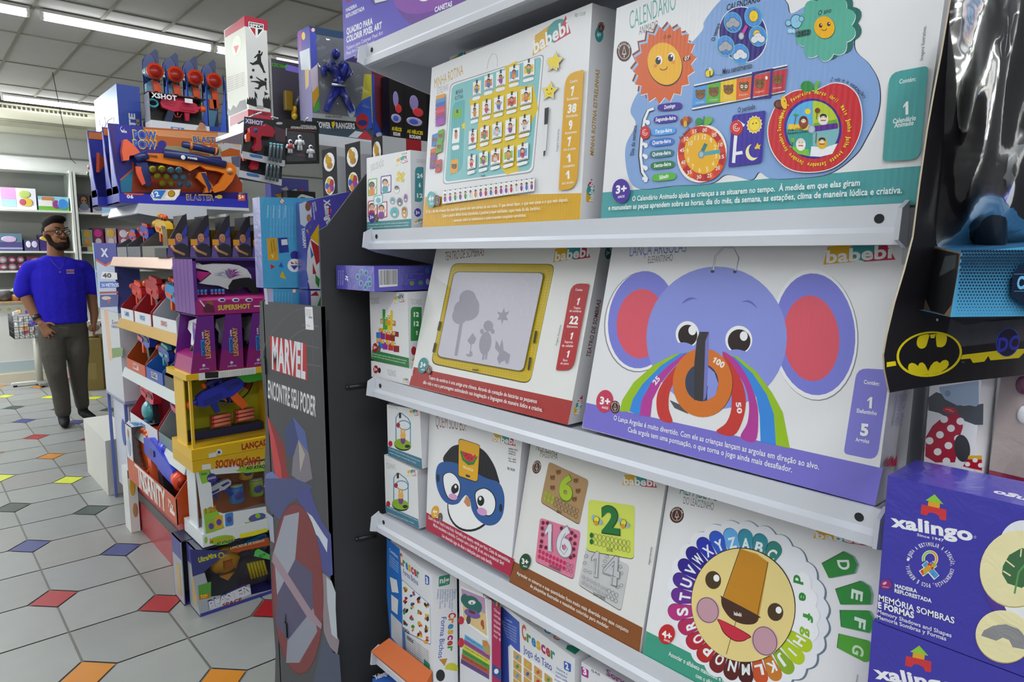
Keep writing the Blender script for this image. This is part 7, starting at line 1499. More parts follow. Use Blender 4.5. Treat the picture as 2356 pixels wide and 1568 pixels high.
# hanging blister cards
def card_(label,pts,Y,col,group,kind):
    t=thing('blister_card',label,'toy package',tuple(onY(pts[3][0],pts[3][1],Y)),group);m=MB();P_=[onY(x,y,Y) for x,y in pts];m.prism(P_,(0,.0015,0),col,'print')
    return t,m
for k,(off,pts,lab) in enumerate(((0,[(562,268),(658,279),(656,385),(557,363)],'front hanging card with red pistol toy and grey darts'),(.07,[(557,330),(652,340),(647,427),(549,412)],'rear hanging card with red pistol toy, lower half showing beneath the front one'))):
    Y=2.60+off;t,m=card_(lab,pts,Y,'26262a','hanging pistol cards','gun')
    c=Pen(m,PY(Y)).crop(540,240,3.409);dx=0 if k==0 else -25;dy=0 if k==0 else 148
    c.poly([(58+dx,365+dy),(395+dx,440+dy),(392+dx,490+dy),(55+dx,420+dy)],'dcdce2');c.quad((118+dx,412+dy),(118+dx,388+dy),(218+dx,402+dy),(218+dx,426+dy),.3,'3c7cc8')
    if k==0:c.poly([(80,112),(225,130),(222,168),(78,148)],'2c4c9c');c.text('XSHOT',82,142,222,166,32,'f0f0f4',.08);c.ell(350,148,26,10,'d8d8dc');c.poly([(310,170),(400,200),(395,300),(320,280)],'5c4450')
    m.build('backing_card',t);yy=Y-.03
    def Q(x,y,o_=yy):return onY(540+(x+dx)/3.409,240+(y+dy)/3.409,o_)
    m=MB()
    m.prism([Q(*q) for q in ((115,185),(140,170),(235,170),(245,152),(262,160),(300,180),(318,215),(300,255),(250,250),(215,245),(205,262),(215,330),(205,362),(165,362),(150,340),(170,300),(168,262),(120,245))],(0,.024,0),'c02038','plastic');m.ball(Q(165,205,yy-.001),.0075,.002,.0075,'2c4c9c');m.build('toy_blaster',t)
    m=MB();m.prism([Q(x,y,yy+.004) for x,y in ((90,235),(118,215),(125,240),(118,290),(98,292),(90,265))],(0,.016,0),'e8501c','plastic');m.build('orange_trigger',t)
    for q in range(4):
        m=MB();m.tube([Q(283+q*28,315+q*4),Q(273+q*28,440+q*6)],.0058,'5a6a70','plastic',8);m.tube([Q(284+q*28,302+q*4),Q(283+q*28,315+q*4)],.0062,'6cc4d0','plastic',8);m.build('foam_dart',t)
    m=MB();m.face([Q(262,300,yy-.007),Q(385,318,yy-.007),Q(372,465,yy-.007),Q(250,445,yy-.007)],'fff','film');m.build('clear_window',t)
t,m=card_('black hanging card with small white astronaut figures right of the red pistol card',[(640,272),(733,281),(735,376),(657,378)],2.62,'1f1d20',None,'');c=Pen(m,PY(2.62)).crop(540,240,3.409)
c.text('CONJUNTO ESPACIAL',520,172,640,180,12,'e8e8ea',.03);c.text('ASTRONAUTAS & ASTRONAUTS',440,188,642,196,16,'e8e8ea',.05);c.line([(400,190),(640,215)],4,'a83c2c');c.poly([(372,180),(410,188),(408,248),(370,240)],'dcdce0');c.quad((405,450),(412,205),(625,225),(640,440),.08,'4a4c50');c.text('ASTRONAUTAS',490,402,555,405,14,'8c5470',.06);m.build('backing_card',t)
for x,y,k_,cc in ((510,300,1.0,'dcdce0'),(435,330,.85,'b83c44'),(595,370,.8,'c8ccdc')):
    m=MB();Q=lambda a,b_:onY(540+(x+a*k_)/3.409,240+(y+b_*k_)/3.409,2.60)
    m.ball(Q(0,-42),.0085,.008,.0095,'e8e8ec');m.ball(Q(0,-42)-V((0,.004,0)),.006,.006,.006,'2c2c38');m.tube([Q(0,-20),Q(0,20)],[.0105,.009],'dcdce0' if cc!='b83c44' else cc,'plastic',8);m.tube([Q(-22,-18),Q(-36,14)],.0045,'dcdce0','plastic',6);m.tube([Q(22,-18),Q(34,16)],.0045,'dcdce0','plastic',6);m.tube([Q(-9,18),Q(-11,60)],.0052,'dcdce0','plastic',6);m.tube([Q(9,18),Q(13,60)],.0052,'dcdce0','plastic',6);m.build('astronaut_figure',t)
m=MB();m.tube([(1.03,2.752,1.972),(1.03,2.60,1.98),(1.045,2.56,1.985)],.0035,'c8c8c4','steel',8);m.build('display_hook',gg)
m=MB();m.tube([(1.24,2.752,1.972),(1.24,2.62,1.985),(1.24,2.59,1.995)],.0035,'c8c8c4','steel',8);m.build('display_hook',gg)
m=MB();m.tube([(1.29,2.752,1.99),(1.10,2.60,1.983)],.0032,'d0ccc0','steel',8);m.build('display_hook',gg)
# space toys at the right on the upper shelf
for k,(x0,x1,y0,z1,cc,lab) in enumerate(((1.235,1.41,2.96,1.80,'5a5cb0','orange and blue space toy box behind the hanging astronaut card'),(1.27,1.40,2.875,1.74,'141216','black box with white shuttle toy in front of the space toy box'))):
    t,m=tallbox('toy_box',lab,x0,x1,y0,y0+.06,1.6515,z1,(cc,cc,'26262c'));rn=random.Random(k+20)
    for q in range(14 if k==0 else 3):
        xx=rn.uniform(x0+.01,x1-.045);zz=rn.uniform(z1-.11,z1-.03);m.prism([(xx,y0-.0004*(q+1),zz),(xx+.03,y0-.0004*(q+1),zz+.012),(xx+.04,y0-.0004*(q+1),zz-.01)],(0,.0002,0),rn.choice(['d8a020','c8501c','d8d8e0','3c4cb0','e0c83c']) if k==0 else 'b8b8bc','print')
    m.build('carton',t)
    if k:
        m=MB();m.prism([(x0+.02,y0-.02,1.69),(x0+.06,y0-.02,1.725),(x0+.11,y0-.02,1.715),(x0+.12,y0-.02,1.69),(x0+.07,y0-.02,1.68)],(0,.018,0),'dcdce0','plastic');m.box(x0+.05,x0+.07,y0-.022,y0-.02,1.695,1.712,'1c1c20','plastic');m.build('shuttle_toy',t)
# ---- side shelf blaster trays facing the aisle
def traybox(label,y0,y1,z0,h,lipc,sidec,backc,body,acc,tip='e8501e',txt_=None,txc='2c6cb0',x0=.856,d=.15,style=0,flip=1,lh=.055,group='blaster trays along the aisle',tilt=.12):
    t=thing('toy_box',label,'toy box',(x0+d/2,(y0+y1)/2,z0),group);m=MB()
    m.box(x0,x0+.003,y0,y1,z0,z0+lh,lipc,'print');m.box(x0+d-.004,x0+d,y0,y1,z0,z0+h,backc,'print');m.box(x0+.003,x0+d-.004,y0,y1,z0,z0+.004,sidec,'print')
    for yy in (y0,y1-.003):m.prism([(x0+.003,yy,z0+.004),(x0+d-.004,yy,z0+.004),(x0+d-.004,yy,z0+h),(x0+d-.03,yy,z0+h),(x0+.003,yy,z0+lh+.01)],(0,.003,0),sidec,'print')
    if txt_:
        m.box(x0-.0006,x0,(y0+y1)/2-.05,(y0+y1)/2+.05,z0+.015,z0+lh-.012,'e8eaee' if lipc!='dfe1e6' else 'c8d8e8','print');txt(m,txt_,(x0-.001,(y0+y1)/2+.045,z0+.02),-EY,EZ,.09,lh*.38,txc,.06)
    txt(m,'XSHOT',(x0+d-.0048,y1-.02,z0+h-.035),-EY,EZ,.10,.022,'ececf0',.08);m.build('tray',t)
    L=min((y1-y0)*.92,h*1.28);yc=y1-.02 if flip>0 else y0+.02
    gun(t,(x0+d*.4,yc,z0+h*.30),(0,-flip,-tilt),(0,-tilt*flip*.3,1),(1,0,0),L,body,acc,'26282e',tip,style)
    return t
traybox('clear pack with red dart launcher at the far end of the orange strip shelf',3.86,4.06,1.4535,.13,'8a8c94','5c5e66','6a6c74','c8202c','2c4cb8',style=1,lh=.05)
traybox('grey based pack with blue and red launcher on the orange strip shelf',3.60,3.84,1.4535,.15,'6c6e76','4a4c52','55565c','2c3cc0','d8281c',style=1,lh=.05)
traybox('yellow and orange blaster pack nearest the portrait boxes on the orange strip shelf',3.14,3.56,1.4535,.17,'7c7a74','4c4a48','3c3a38','e0b01c','e8581c','e0b01c',lh=.05)
traybox('white fronted tray with orange and red blaster on the yellow strip shelf, far end',3.82,4.07,1.1315,.19,'dfe1e6','a02028','3a3838','cc2a34','e8501e',txt_='X-MINI',style=1)
traybox('white fronted tray with red blaster, middle of the yellow strip shelf',3.50,3.79,1.1315,.21,'dfe1e6','a02028','3a3838','b82434','cc2a34',txt_='VIGI',style=1)
t=traybox('white fronted tray with blue blaster and cream ball on the yellow strip shelf',3.10,3.46,1.1315,.20,'dfe1e6','a8acb6','3a3838','2c94d8','e8581c',txt_='DINO',txc='c8501c')
m=MB();m.ball((.92,3.15,1.27),.028,.035,.07,'dccf8c','plastic',16,12);m.build('cream_ball',t)
traybox('orange fronted tray with blue and orange blaster on the third shelf',3.66,4.02,.8695,.22,'c8481c','a8481c','3a2420','2c4cc8','e8581c',txt_='INSANITY',txc='c8481c')
traybox('blue fronted kickback tray with teal darts on the third shelf',3.36,3.64,.8695,.16,'2448a8','2c64b8','1c2c5c','2c3ca0','4ab0b8',txt_='KICKBACK',txc='1c2c5c',style=1)
traybox('dark fronted tray with red and yellow toy at the near end of the third shelf',3.09,3.33,.8695,.18,'3a3430','141216','141216','b8202c','c82c34','e8b01c',style=1)
t=traybox('white fronted tray with long red blaster and teal bag on the fourth shelf',3.52,4.03,.5735,.23,'dfe1e6','b02838','7c1c2c','cc2a44','c42444',txt_='HAWK EYE')
m=MB();m.ball((.90,3.82,.665),.035,.06,.055,'2c949c','wrapped',16,12);m.build('teal_bag',t)
traybox('clear fronted tray with red and blue toy, near end of the fourth shelf',3.09,3.49,.5735,.24,'6c8484','8c9494','2c3c6c','2c3ca4','d8323c','c8283c',style=2)
# big orange box at the bottom
t=thing('toy_box','large orange fronted box with blue rotary blaster standing on the red base','toy box',(.87,3.5,.301))
m=MB();x0,x1,y0,y1,z0,z1=.80,.955,3.06,3.90,.311,.605
m.box(x0,x0+.004,y0,y1,z0,z0+.115,'c4501f','print');m.box(x1-.004,x1,y0,y1,z0,z1,'8c2226','print');m.prism([(x0,y0,z0),(x1,y0,z0),(x1,y0,z0+.29),(x1-.03,y0,z0+.29),(x0,y0,z0+.125)],(0,.004,0),'c4501f','print')
m.box(x0,x0+.003,y1-.12,y1,z0+.115,z1,'d8dade','print');m.box(x0,x1,y1-.12,y1,z1-.003,z1,'dcdee4','print');m.box(x0,x1,y1-.004,y1,z0,z1,'c8cad0','print');m.box(x0+.02,x1-.02,y1-.116,y1-.02,z1-.0028,z1+.0005,'3c90c8','print');txt(m,'XSHOT',(x0+.03,y1-.10,z1+.001),EX,EY,.10,.04,'1c2c4c',.08)
m.box(x0-.001,x0,y0+.35,y1-.15,z0+.10,z0+.112,'dfe1e6','print');txt(m,'INSANITY',(x0-.0012,y0+.62,z0+.012),-EY,EZ,.46,.095,'e8e4e0',.05,3);txt(m,'72x',(x0-.0012,y0+.12,z0+.05),-EY,EZ,.08,.035,'f0dcd0',.05);m.box(x0-.001,x0,y0+.03,y0+.10,z0+.03,z0+.045,'ececec','print')
m.box(x1-.0055,x1-.0045,y0+.2,y0+.4,z0+.24,z0+.27,'3c84c8','print');txt(m,'XSHOT',(x0+.03,y0-.001,z0+.012),EX,EZ,.09,.014,'1c1c3c',.08)
m.ball((x0-.001,y1-.06,z0+.18),.0006,.035,.05,'9cb4d0','print');m.ball((x0-.0012,y1-.06,z0+.25),.0006,.018,.024,'b8846a','print');m.build('carton',t)
m=MB();m.tube([(x0+.05,y1-.150,z0+.168),(x0+.12,y1-.150,z0+.168)],.110,'e86a1c','plastic',20)
for q in range(20):
    a=q*math.pi/10;m.tube([(x0+.045,y1-.150+math.cos(a)*.108,z0+.168+math.sin(a)*.108),(x0+.125,y1-.150+math.cos(a)*.108,z0+.168+math.sin(a)*.108)],.009,'d8581a','plastic',6)
m.build('dart_drum',t)
m=MB();m.prism([(x0+.03,y1-.23,z0+.255),(x0+.03,y1-.34,z0+.275),(x0+.03,y0+.30,z0+.235),(x0+.03,y0+.14,z0+.20),(x0+.03,y0+.14,z0+.13),(x0+.03,y0+.30,z0+.14),(x0+.03,y1-.42,z0+.165),(x0+.03,y1-.23,z0+.18)],(.055,0,0),'3444cc','plastic');m.box(x0+.025,x0+.03,y0+.42,y0+.50,z0+.20,z0+.23,'22287c','plastic');m.tube([(x0+.057,y0+.40,z0+.26),(x0+.057,y0+.32,z0+.25)],.016,'3444cc','plastic',10);g_=m.build('toy_blaster',t)
m=MB();m.tube([(x0+.055,y0+.15,z0+.165),(x0+.055,y0+.08,z0+.155)],[.034,.040],'e8481e','plastic',18);m.tube([(x0+.055,y0+.0795,z0+.155),(x0+.055,y0+.0785,z0+.155)],.026,'8c2214','plastic',16);m.build('muzzle',g_)
m=MB();m.prism([(x0+.035,y0+.42,z0+.17),(x0+.035,y0+.34,z0+.17),(x0+.035,y0+.30,z0+.02),(x0+.035,y0+.38,z0+.02)],(.04,0,0),'26262a','plastic');m.build('grip',g_)
m=MB();m.prism([(x0+.03,y0+.56,z0+.17),(x0+.03,y0+.50,z0+.17),(x0+.03,y0+.46,z0+.04),(x0+.03,y0+.54,z0+.04)],(.04,0,0),'d85a34','plastic');m.build('dart_strap',g_)
# green hanging toy bag, tall boxes, carton
m=MB()
ring=lambda z,rx,ry,cy:[(.66+math.cos(a*math.pi/6)*rx,cy+math.sin(a*math.pi/6)*ry,z) for a in range(12)]
L_=[ring(1.70,.02,.06,3.24),ring(1.715,.045,.10,3.24),ring(1.78,.05,.11,3.25),ring(1.84,.045,.10,3.27),ring(1.865,.03,.08,3.28),ring(1.87,.01,.04,3.28)]
for q,(a_,b_) in enumerate(zip(L_,L_[1:])):
    for k in range(12):m.face([a_[k],a_[(k+1)%12],b_[(k+1)%12],b_[k]],'7cb43c' if q<2 else ('b8c4a8' if q==2 else '4a5048'),'wrapped',True)
rn=random.Random(8)
for q in range(9):m.ball((.612,rn.uniform(3.16,3.33),rn.uniform(1.76,1.85)),.004,.014,.01,rn.choice(['c02c3c','e8e8e0','6cb43c','3c3c3c','e0e4d8']),'wrapped',8,6)
t=thing('toy_bag','green and black hanging toy bag left of the ball blaster boxes','toy package',(.66,3.25,1.70))
for o_ in (m.build('bag',t),):pass
m=MB();m.tube([(.66,3.28,1.868),(.662,3.30,1.95),(.70,3.30,2.02),(.716,3.30,2.03)],.0015,'c8c8c8','plastic',6);m.build('hanging_cord',t);grown(t,(.66*1.2755,3.25*1.2755,1.7634),1.2755)
t=thing('display_box','tall blue fronted box with shield badge at the far end of the aisle','box',(.9,4.3,1.15))
m=MB();m.box(.86,.98,4.16,4.62,1.152,1.525,'7c86a8','print',['4a5488']*2+['4a58a0','5c64a0','5c64a0','b8c4dc'])
c=Pen(m,PX(.86)).crop(0,380,4.127)
c.poly([(875,735),(1100,740),(1110,880),(1000,945),(905,890)],'2c2c9c');c.poly([(905,885),(1000,940),(1110,880),(1110,900),(1000,962),(905,905)],'c85434');c.text('X',958,862,1030,868,70,'dcdce8',.08);c.poly([(958,1075),(970,1010),(1110,1020),(1115,1085)],'e8e8ec');c.text('40',975,1066,1060,1066,40,'1c1c28',.08);c.poly([(948,1105),(1115,1105),(1115,1160),(950,1165)],'3c64c8');c.text('24 METROS',965,1152,1130,1152,30,'dce0f0',.05)
c.poly([(945,1200),(1120,1195),(1120,1215),(945,1220)],'a83c48');c.poly([(948,1228),(1125,1225),(1120,1340),(950,1350)],'2c3c8c');c.ell(1010,1260,44,18,'c8b8a8');c.poly([(1020,1270),(1045,1270),(1040,1310),(1025,1310)],'a83c34');c.poly([(875,735),(885,735),(945,1350),(935,1350)],'a8d0ec');m.build('carton',t)
t=thing('display_box','white tall box with lettering and green foot under the blue fronted box','box',(.9,4.3,.66))
m=MB();m.box(.86,.98,4.16,4.6,.662,1.1505,'c8cad2','print');c=Pen(m,PX(.86)).crop(0,640,4.357)
c.text('JUNTE',1120,458,1200,462,24,'1c1c20',.08);c.text('NESSA',1120,495,1205,500,24,'1c1c20',.08);c.ell(1128,422,8,8,'b82c2c');c.poly([(1040,310),(1080,310),(1130,820),(1095,825),(1070,600)],'d8b08c');c.poly([(1120,700),(1230,690),(1230,780),(1125,800)],'6c8c4c')
m.build('carton',t)
t=thing('display_stand','slim blue framed stand holding the tall boxes at the far end','display stand',(.92,4.38,0))
for x,y in ((.87,4.19),(.97,4.19),(.87,4.6),(.97,4.6)):
    m=MB();m.box(x-.008,x+.008,y-.008,y+.008,.0,.648,'5c6cb0','paint');m.build('leg',t)
m=MB();m.box(.86,.98,4.155,4.615,.648,.661,'8c94b8','paint');m.build('shelf',t)
m=MB();m.box(.885,.955,4.2,4.57,.10,.62,'c8ccd8','print');m.ball((.884,4.35,.45),.001,.05,.08,'2c4ca8','print');m.build('back_card',t)
mb=MB();mb.hexa([(.8377,4.65,.001),(1.0,4.65,.001),(1.0,5.26,.001),(.8377,5.26,.001),(.836,4.62,.35),(1.0,4.64,.353),(1.0,5.27,.372),(.836,5.27,.372)],'c9c8c0','card',['b8b7ae','d3d2ca','c9c8c0','c9c8c0','b8b7ae','cfcec8'])
c=Pen(mb,Plane((.8375,4.65,0),(-1,0,0)),'card').crop(180,960,3.267)
for q in range(7):c.text('caixa brinquedos ref',80,250+q*14,130,300+q*16,9,'7c7c78')
c.quad((162,228),(160,150),(186,175),(190,250),.02,'8c8c88');c.quad((165,222),(163,158),(183,180),(187,240),.02,'cfcec8');c.ell(142,280,4,8,'3c3c3c')
m=MB();m.box(.80,.844,3.93,4.05,.001,.345,'dcdcd8','print');m.ball((.82,3.9295,.25),.014,.0006,.05,'d8b03c','print');m.ball((.826,3.929,.12),.012,.0006,.04,'b88c5c','print');m.box(.802,.842,3.9292,3.93,.30,.34,'4a5468','print');tag(m.build('toy_box'),'narrow white and yellow box on the floor at the far end of the red base','toy box')
tag(mb.build('carton'),'large worn white cardboard carton on the floor beside the aisle unit','box')
# ---- dark spine boxes behind the floor display
bs=thing('shelf_unit','grey shelf section behind the dark floor display holding black spined boxes','shelf unit',(1.25,1.85,0))
m=MB();m.box(.98,1.42,1.63,2.14,1.46,1.478,'b8bac0','paint');m.build('shelf',bs);m=MB();m.box(1.42,1.435,1.63,2.14,.0,1.6,'6a6b70','matte');m.build('back_panel',bs)
for y in (1.64,2.13):
    m=MB();m.box(1.40,1.44,y-.01,y+.01,0,1.6,'9c9ea4','paint');m.build('upright_post',bs)
m=MB();m.box(1.0,1.42,1.65,2.12,0,.14,'b0b2b8','paint');m.build('base',bs)
for k,(y0,y1,oy,lab) in enumerate(((1.905,2.0,0,'leftmost black spined box with gold letter sticker'),(1.765,1.853,0,'middle black spined box with gold letter sticker'),(1.645,1.702,0,'rightmost black spined box with gold letter sticker and red magnet mark'))):
    mb=MB();mb.box(1.0,1.30,y0,y1,1.479,1.785,'9c9ca0','matte',['8a8a8e','1c1c1e','c8c9cc','9c9ca0','9c9ca0','1b1b1e'])
    c=Pen(mb,PX(1.0));ym=(y0+y1)/2;A=(ym-.032 if k<2 else ym-.022,ym+.032 if k<2 else ym+.022)
    def sp(zc,rx,rz,col,j):mb.ball((.9995-.0004*j,ym,zc),.0003,rx,rz,col,'matte',16,8)
    wd=(y1-y0)*.38
    sp(1.745,wd,.028,'ececec',1);mb.ball((.9985,ym+wd*.1,1.75),.0004,wd*.55,.012,'c8982c','matte');mb.ball((.9985,ym-wd*.1,1.735),.0004,wd*.5,.010,'b8842c','matte');mb.ball((.9985,ym+wd*.35,1.762),.0004,wd*.3,.008,'c8982c','matte')
    sp(1.675,wd*.9,.028,'ececec',1)
    for q,col in enumerate(('3c5cb8','c8b02c','b82c3c','8c3ca0','e0803c')):
        a=q*1.2566;mb.ball((.998,ym+math.cos(a)*wd*.4,1.675+math.sin(a)*.013),.0004,wd*.4,.011,col,'matte')
    mb.box(.9988,.9996,ym-.01,ym+.012,1.56,1.63,'ececec','matte')
    txt(mb,'OFICINA',(.9984,ym-.006,1.565),EZ,EY,.055,.010,'1c1c1e',.05);txt(mb,'MAGNÉTICA',(.9986,ym-.03 if k<2 else ym-.022,1.55),EZ,EY,.07,.009,'ececec',.05)
    txt(mb,'A criança',(1.03,y0-.0005,1.69),EX,EZ,.04,.008,'2a2a2c',.05);txt(mb,'cada letra',(1.03,y0-.0005,1.675),EX,EZ,.04,.008,'2a2a2c',.05);txt(mb,'da palavra',(1.03,y0-.0005,1.66),EX,EZ,.04,.008,'2a2a2c',.05)
    mb.prism([(1.075,y0-.0006,1.785),(1.125,y0-.0006,1.785),(1.125,y0-.0006,1.74),(1.11,y0-.0006,1.728),(1.09,y0-.0006,1.728),(1.075,y0-.0006,1.74)],(0,.0003,0),'a8222c','matte')
    mb.tube([(1.090,y0-.0012,1.755)]+[(1.10+math.cos(a)*.010,y0-.0012,1.755-0+math.sin(a)*.010) for a in [math.pi*(1-q/8) for q in range(9)]]+[(1.110,y0-.0012,1.745)],.0025,'ececec','matte',5)
    tag(mb.build('game_box'),lab,'box','black spined boxes behind the floor display')
# ================================================================ far wall shelving and goods
fs_=thing('wall_shelving','white wall shelving with toys behind the man in the blue shirt','shelving',(1.2,9.9,0))
for z,nm in ((2.44,'shelf'),(1.975,'shelf'),(1.50,'shelf'),(1.275,'shelf'),(1.06,'shelf')):
    m=MB();m.box(-2.4,1.60,9.72,10.08,z-.022,z,'d6d8d0','paint');m.build(nm,fs_)
    m=MB();m.box(1.66,3.4,9.72,10.08,z-.03,z-.008,'d6d8d0','paint');m.build(nm,fs_)
for x in (-2.4,1.60,1.635,3.4):
    m=MB();m.box(x,x+.025,9.70,10.08,.927,2.45,'dcded6','paint');m.build('upright_post',fs_)
m=MB();m.box(-2.4,3.42,10.08,10.095,.927,2.45,'a9aaa2','matte');m.build('back_panel',fs_)
ct=thing('counter','white counter with a pale floral frieze below the wall shelves','counter',(1.0,9.8,0))
m=MB();m.box(-2.4,3.4,9.62,10.09,.10,.90,'dfe0da','paint');m.build('body',ct);m=MB();m.box(-2.4,3.4,9.60,10.09,.90,.925,'b09878','paint');m.build('worktop',ct)
m=MB();m.box(-2.4,3.4,9.615,9.62,.80,.88,'ccd0bc','paint')
for q in range(40):m.ball((-1.9+q*.09,9.614,.84),.018,.001,.015,'c8b070' if q%2 else 'b8bca8','paint',10,6)
m.build('frieze',ct);m=MB();m.box(-2.4,3.4,9.60,9.62,0,.10,'d8d0ba','paint');m.box(-2.4,3.4,9.615,9.62,.12,.24,'b8c8cc','paint');m.build('plinth',ct)
def wbox(x0,x1,z,h,col,lab,dec=(),grp=None,y0=9.78,nm='toy_box'):
    m=MB();m.box(x0,x1,y0,y0+.22,z,z+h,col,'print')
    for k,(a,b_,c_,d,cc,rd) in enumerate(dec):
        w_=x1-x0
        if rd:m.ball((x0+(a+c_)/2*w_,y0-.001*(k+1),z+(b_+d)/2*h),(c_-a)/2*w_,.0006,(d-b_)/2*h,cc,'print',12,6)
        else:m.box(x0+a*w_,x0+c_*w_,y0-.001*(k+1),y0-.001*k,z+b_*h,z+d*h,cc,'print')
    return tag(m.build(nm),lab,'toy box',grp)
wbox(.93,1.262,1.9755,.245,'e2dfe6','pink and white walker toy box on the upper wall shelf',((0,.45,.42,1,'d9a4d4',0),(0,.12,.42,.45,'a9d4dc',0),(.5,.55,.85,.9,'b4cc6c',1),(.55,.15,.9,.55,'d8b84c',1),(.5,.2,.7,.5,'b85c6c',1)))
wbox(1.28,1.585,1.9755,.165,'8cc4d8','green and blue toy set box beside the walker toy box',((0,0,1,.3,'6ca83c',0),(.0,.3,.45,.75,'dcdcd8',0),(.12,.72,.5,.95,'c87a44',0),(.45,.15,.7,.75,'8c3c7c',1),(.62,.1,.98,.85,'3c84c8',1)))
for k,x in enumerate((1.68,1.83,1.96)):
    wbox(x,x+.125,1.968,.22 - .01*k,'4c4450','%s of the three dark haired doll boxes on the upper wall shelf'%('leftmost','middle','rightmost')[k],((0,0,1,.25,'d4c0dc',0),(.1,.1,.9,.5,'7c8ca0',1),(.12,.45,.88,.98,'3a2a28',1),(.25,.45,.75,.85,'b07c54',1),(.3,.6,.45,.68,'241814',1),(.55,.6,.7,.68,'241814',1)),'doll boxes')
wbox(.86,1.09,1.5005,.20,'5c7c8c','teal and mauve toy car box at the left end of the middle wall shelf',((0,0,1,.5,'54487c',0),(.15,.5,.8,.85,'c8b0d0',1),(0,.1,1,.2,'8c9cb8',0)))
wbox(1.11,1.25,1.5005,.13,'4c4470','low purple and white vehicle box on the middle wall shelf',((.1,.3,.45,.9,'dcdce4',1),(.5,.3,.9,.9,'c8c4dc',1)))
wbox(1.26,1.50,1.5005,.19,'3c2a6c','purple and yellow toy set box behind the head of the man',((.0,.6,.9,.95,'c8b03c',1),(.3,.1,.6,.7,'c4bcd8',1),(.6,.2,1,.8,'7c5cac',1)))
for k,(x,h,c1,c2,lab) in enumerate(((1.69,.20,'8cb4ac','d8a83c','yellow and teal game box right of the head of the man'),(1.81,.22,'7c2c4c','d83c9c','pink monster toy box on the right middle wall shelf'),(1.95,.225,'c8a8b8','e0c04c','pale pink doll box with yellow hair on the right middle wall shelf'),(2.09,.22,'a8607c','dcdce0','mauve box with white figure at the right end of the middle wall shelf'))):
    wbox(x,x+.115,1.56,h,c1,lab,((.1,.5,.9,.95,c2,1),(.2,.1,.8,.45,'e0d4d8' if k!=0 else 'd8983c',1),(0,0,1,.12,'6c2c5c' if k else 'c88c3c',0)))
m=MB();m.box(1.67,2.24,9.78,10.0,1.4925,1.5595,'b4b4bc','print')
for q in range(7):m.box(1.68+q*.08,1.74+q*.08,9.778,9.78,1.50,1.55,random.choice(['2c2c34','dcdce4','8ca4b8','c8d83c']),'print')
tag(m.build('toy_box'),'row of low flat grey packs beneath the pink boxes on the wall shelf','toy box')
for r_ in range(2):
    for q in range(3):
        x=.90+q*.085;z=1.2755+r_*.085+.04
        m=MB();m.ball((x,9.84,z),.040,.040,.040,('c87c98','dcb4c4','b8507c')[(q+r_)%3],'plastic',14,10);m.ball((x,9.805,z),.024,.012,.018,'e8dce4','plastic',10,6)
        tag(m.build('toy_ball'),'pink surprise ball among six stacked on the lower wall shelf','ball','pink surprise balls')
wbox(1.12,1.30,1.2755,.16,'7c3c5c','dark pink toy box beside the surprise balls on the wall shelf',((.1,.1,.9,.9,'c8a0b8',1),))
wbox(1.02,1.19,1.0605,.17,'c8dcdc','white and green globe toy box on the lower left wall shelf',((.2,.2,.8,.8,'4cac5c',1),(.3,.35,.6,.6,'3c84c8',1)))
t=thing('potted_cactus','small green toy cactus in an orange pot on the counter','toy',(.975,9.76,.925))
m=MB();m.tube([(.975,9.76,.926),(.975,9.76,1.0)],[.035,.05],'b87c44','plastic',16);m.build('pot',t);m=MB();m.tube([(.97,9.76,1.0),(.965,9.76,1.055)],.02,'6cac4c','plastic',10);m.ball((.965,9.76,1.055),.02,col='6cac4c');m.build('stem',t)
m=MB();m.ball((.87,9.76,.995),.06,.05,.068,'7c6c5c','cloth',14,10);m.tube([(.81,9.76,1.0),(.93,9.76,1.01)],.058,'5c5c60','cloth',12);tag(m.build('toy_basket'),'brown and grey striped soft toy basket at the left edge of the counter','toy')
# air conditioner
ac=thing('air_conditioner','wide off-white ceiling air conditioner high on the back wall','air conditioner',(1.3,9.9,2.95))
m=MB();m.prism([(-.2,9.62,3.13),(-.2,9.56,3.05),(-.2,9.58,2.96),(-.2,9.66,2.885),(-.2,10.09,2.875),(-.2,10.09,3.13)],(2.10,0,0),'cfcdb8','paint');m.build('housing',ac)
m=MB()
for q in range(46):m.box(-.15+q*.043,-.125+q*.043,9.575,9.60,3.06,3.10,'4a4a40','matte')
m.box(-.18,1.86,9.60,9.61,3.045,3.11,'8c8c7c','matte');m.build('grille',ac)
m=MB();m.box(-.15,1.80,9.575,9.60,2.93,2.935,'77776a','matte');m.build('flap_gap',ac)
# wire basket stand
bx=thing('wire_basket','grey wire basket of small packets on a post stand behind the man','basket',(1.0,9.3,0))
P0=V((.93,9.15,.52))
m=MB()
def wr(a,b_):m.tube([a,b_],.0035,'5c5c62','steel',5)
x0,x1,y0,y1,z0,z1=.86,1.32,9.0,9.42,.56,.80
for z in (z0,z0+.06,z0+.12,z0+.18,z1):
    for a,b_ in (((x0,y0,z),(x1,y0,z)),((x0,y0,z),(x0,y1,z)),((x1,y0,z),(x1,y1,z)),((x0,y1,z),(x1,y1,z))):wr(a,b_)
for q in range(11):
    x=x0+(x1-x0)*q/10;wr((x,y0,z0),(x,y0,z1));wr((x,y0,z0),(x,y1,z0))
for q in range(7):
    y=y0+(y1-y0)*q/6;wr((x0,y,z0),(x0,y,z1));wr((x1,y,z0),(x1,y,z1))
m.build('basket_wires',bx)
m=MB();m.tube([(1.08,9.25,.03),(1.08,9.25,.555)],.035,'b8b8ac','paint',14);m.build('post',bx)
m=MB();m.box(.82,1.34,9.22,9.28,.02,.045,'d8d8d4','paint');m.box(1.05,1.11,9.0,9.5,.02,.045,'8c8c84','paint')
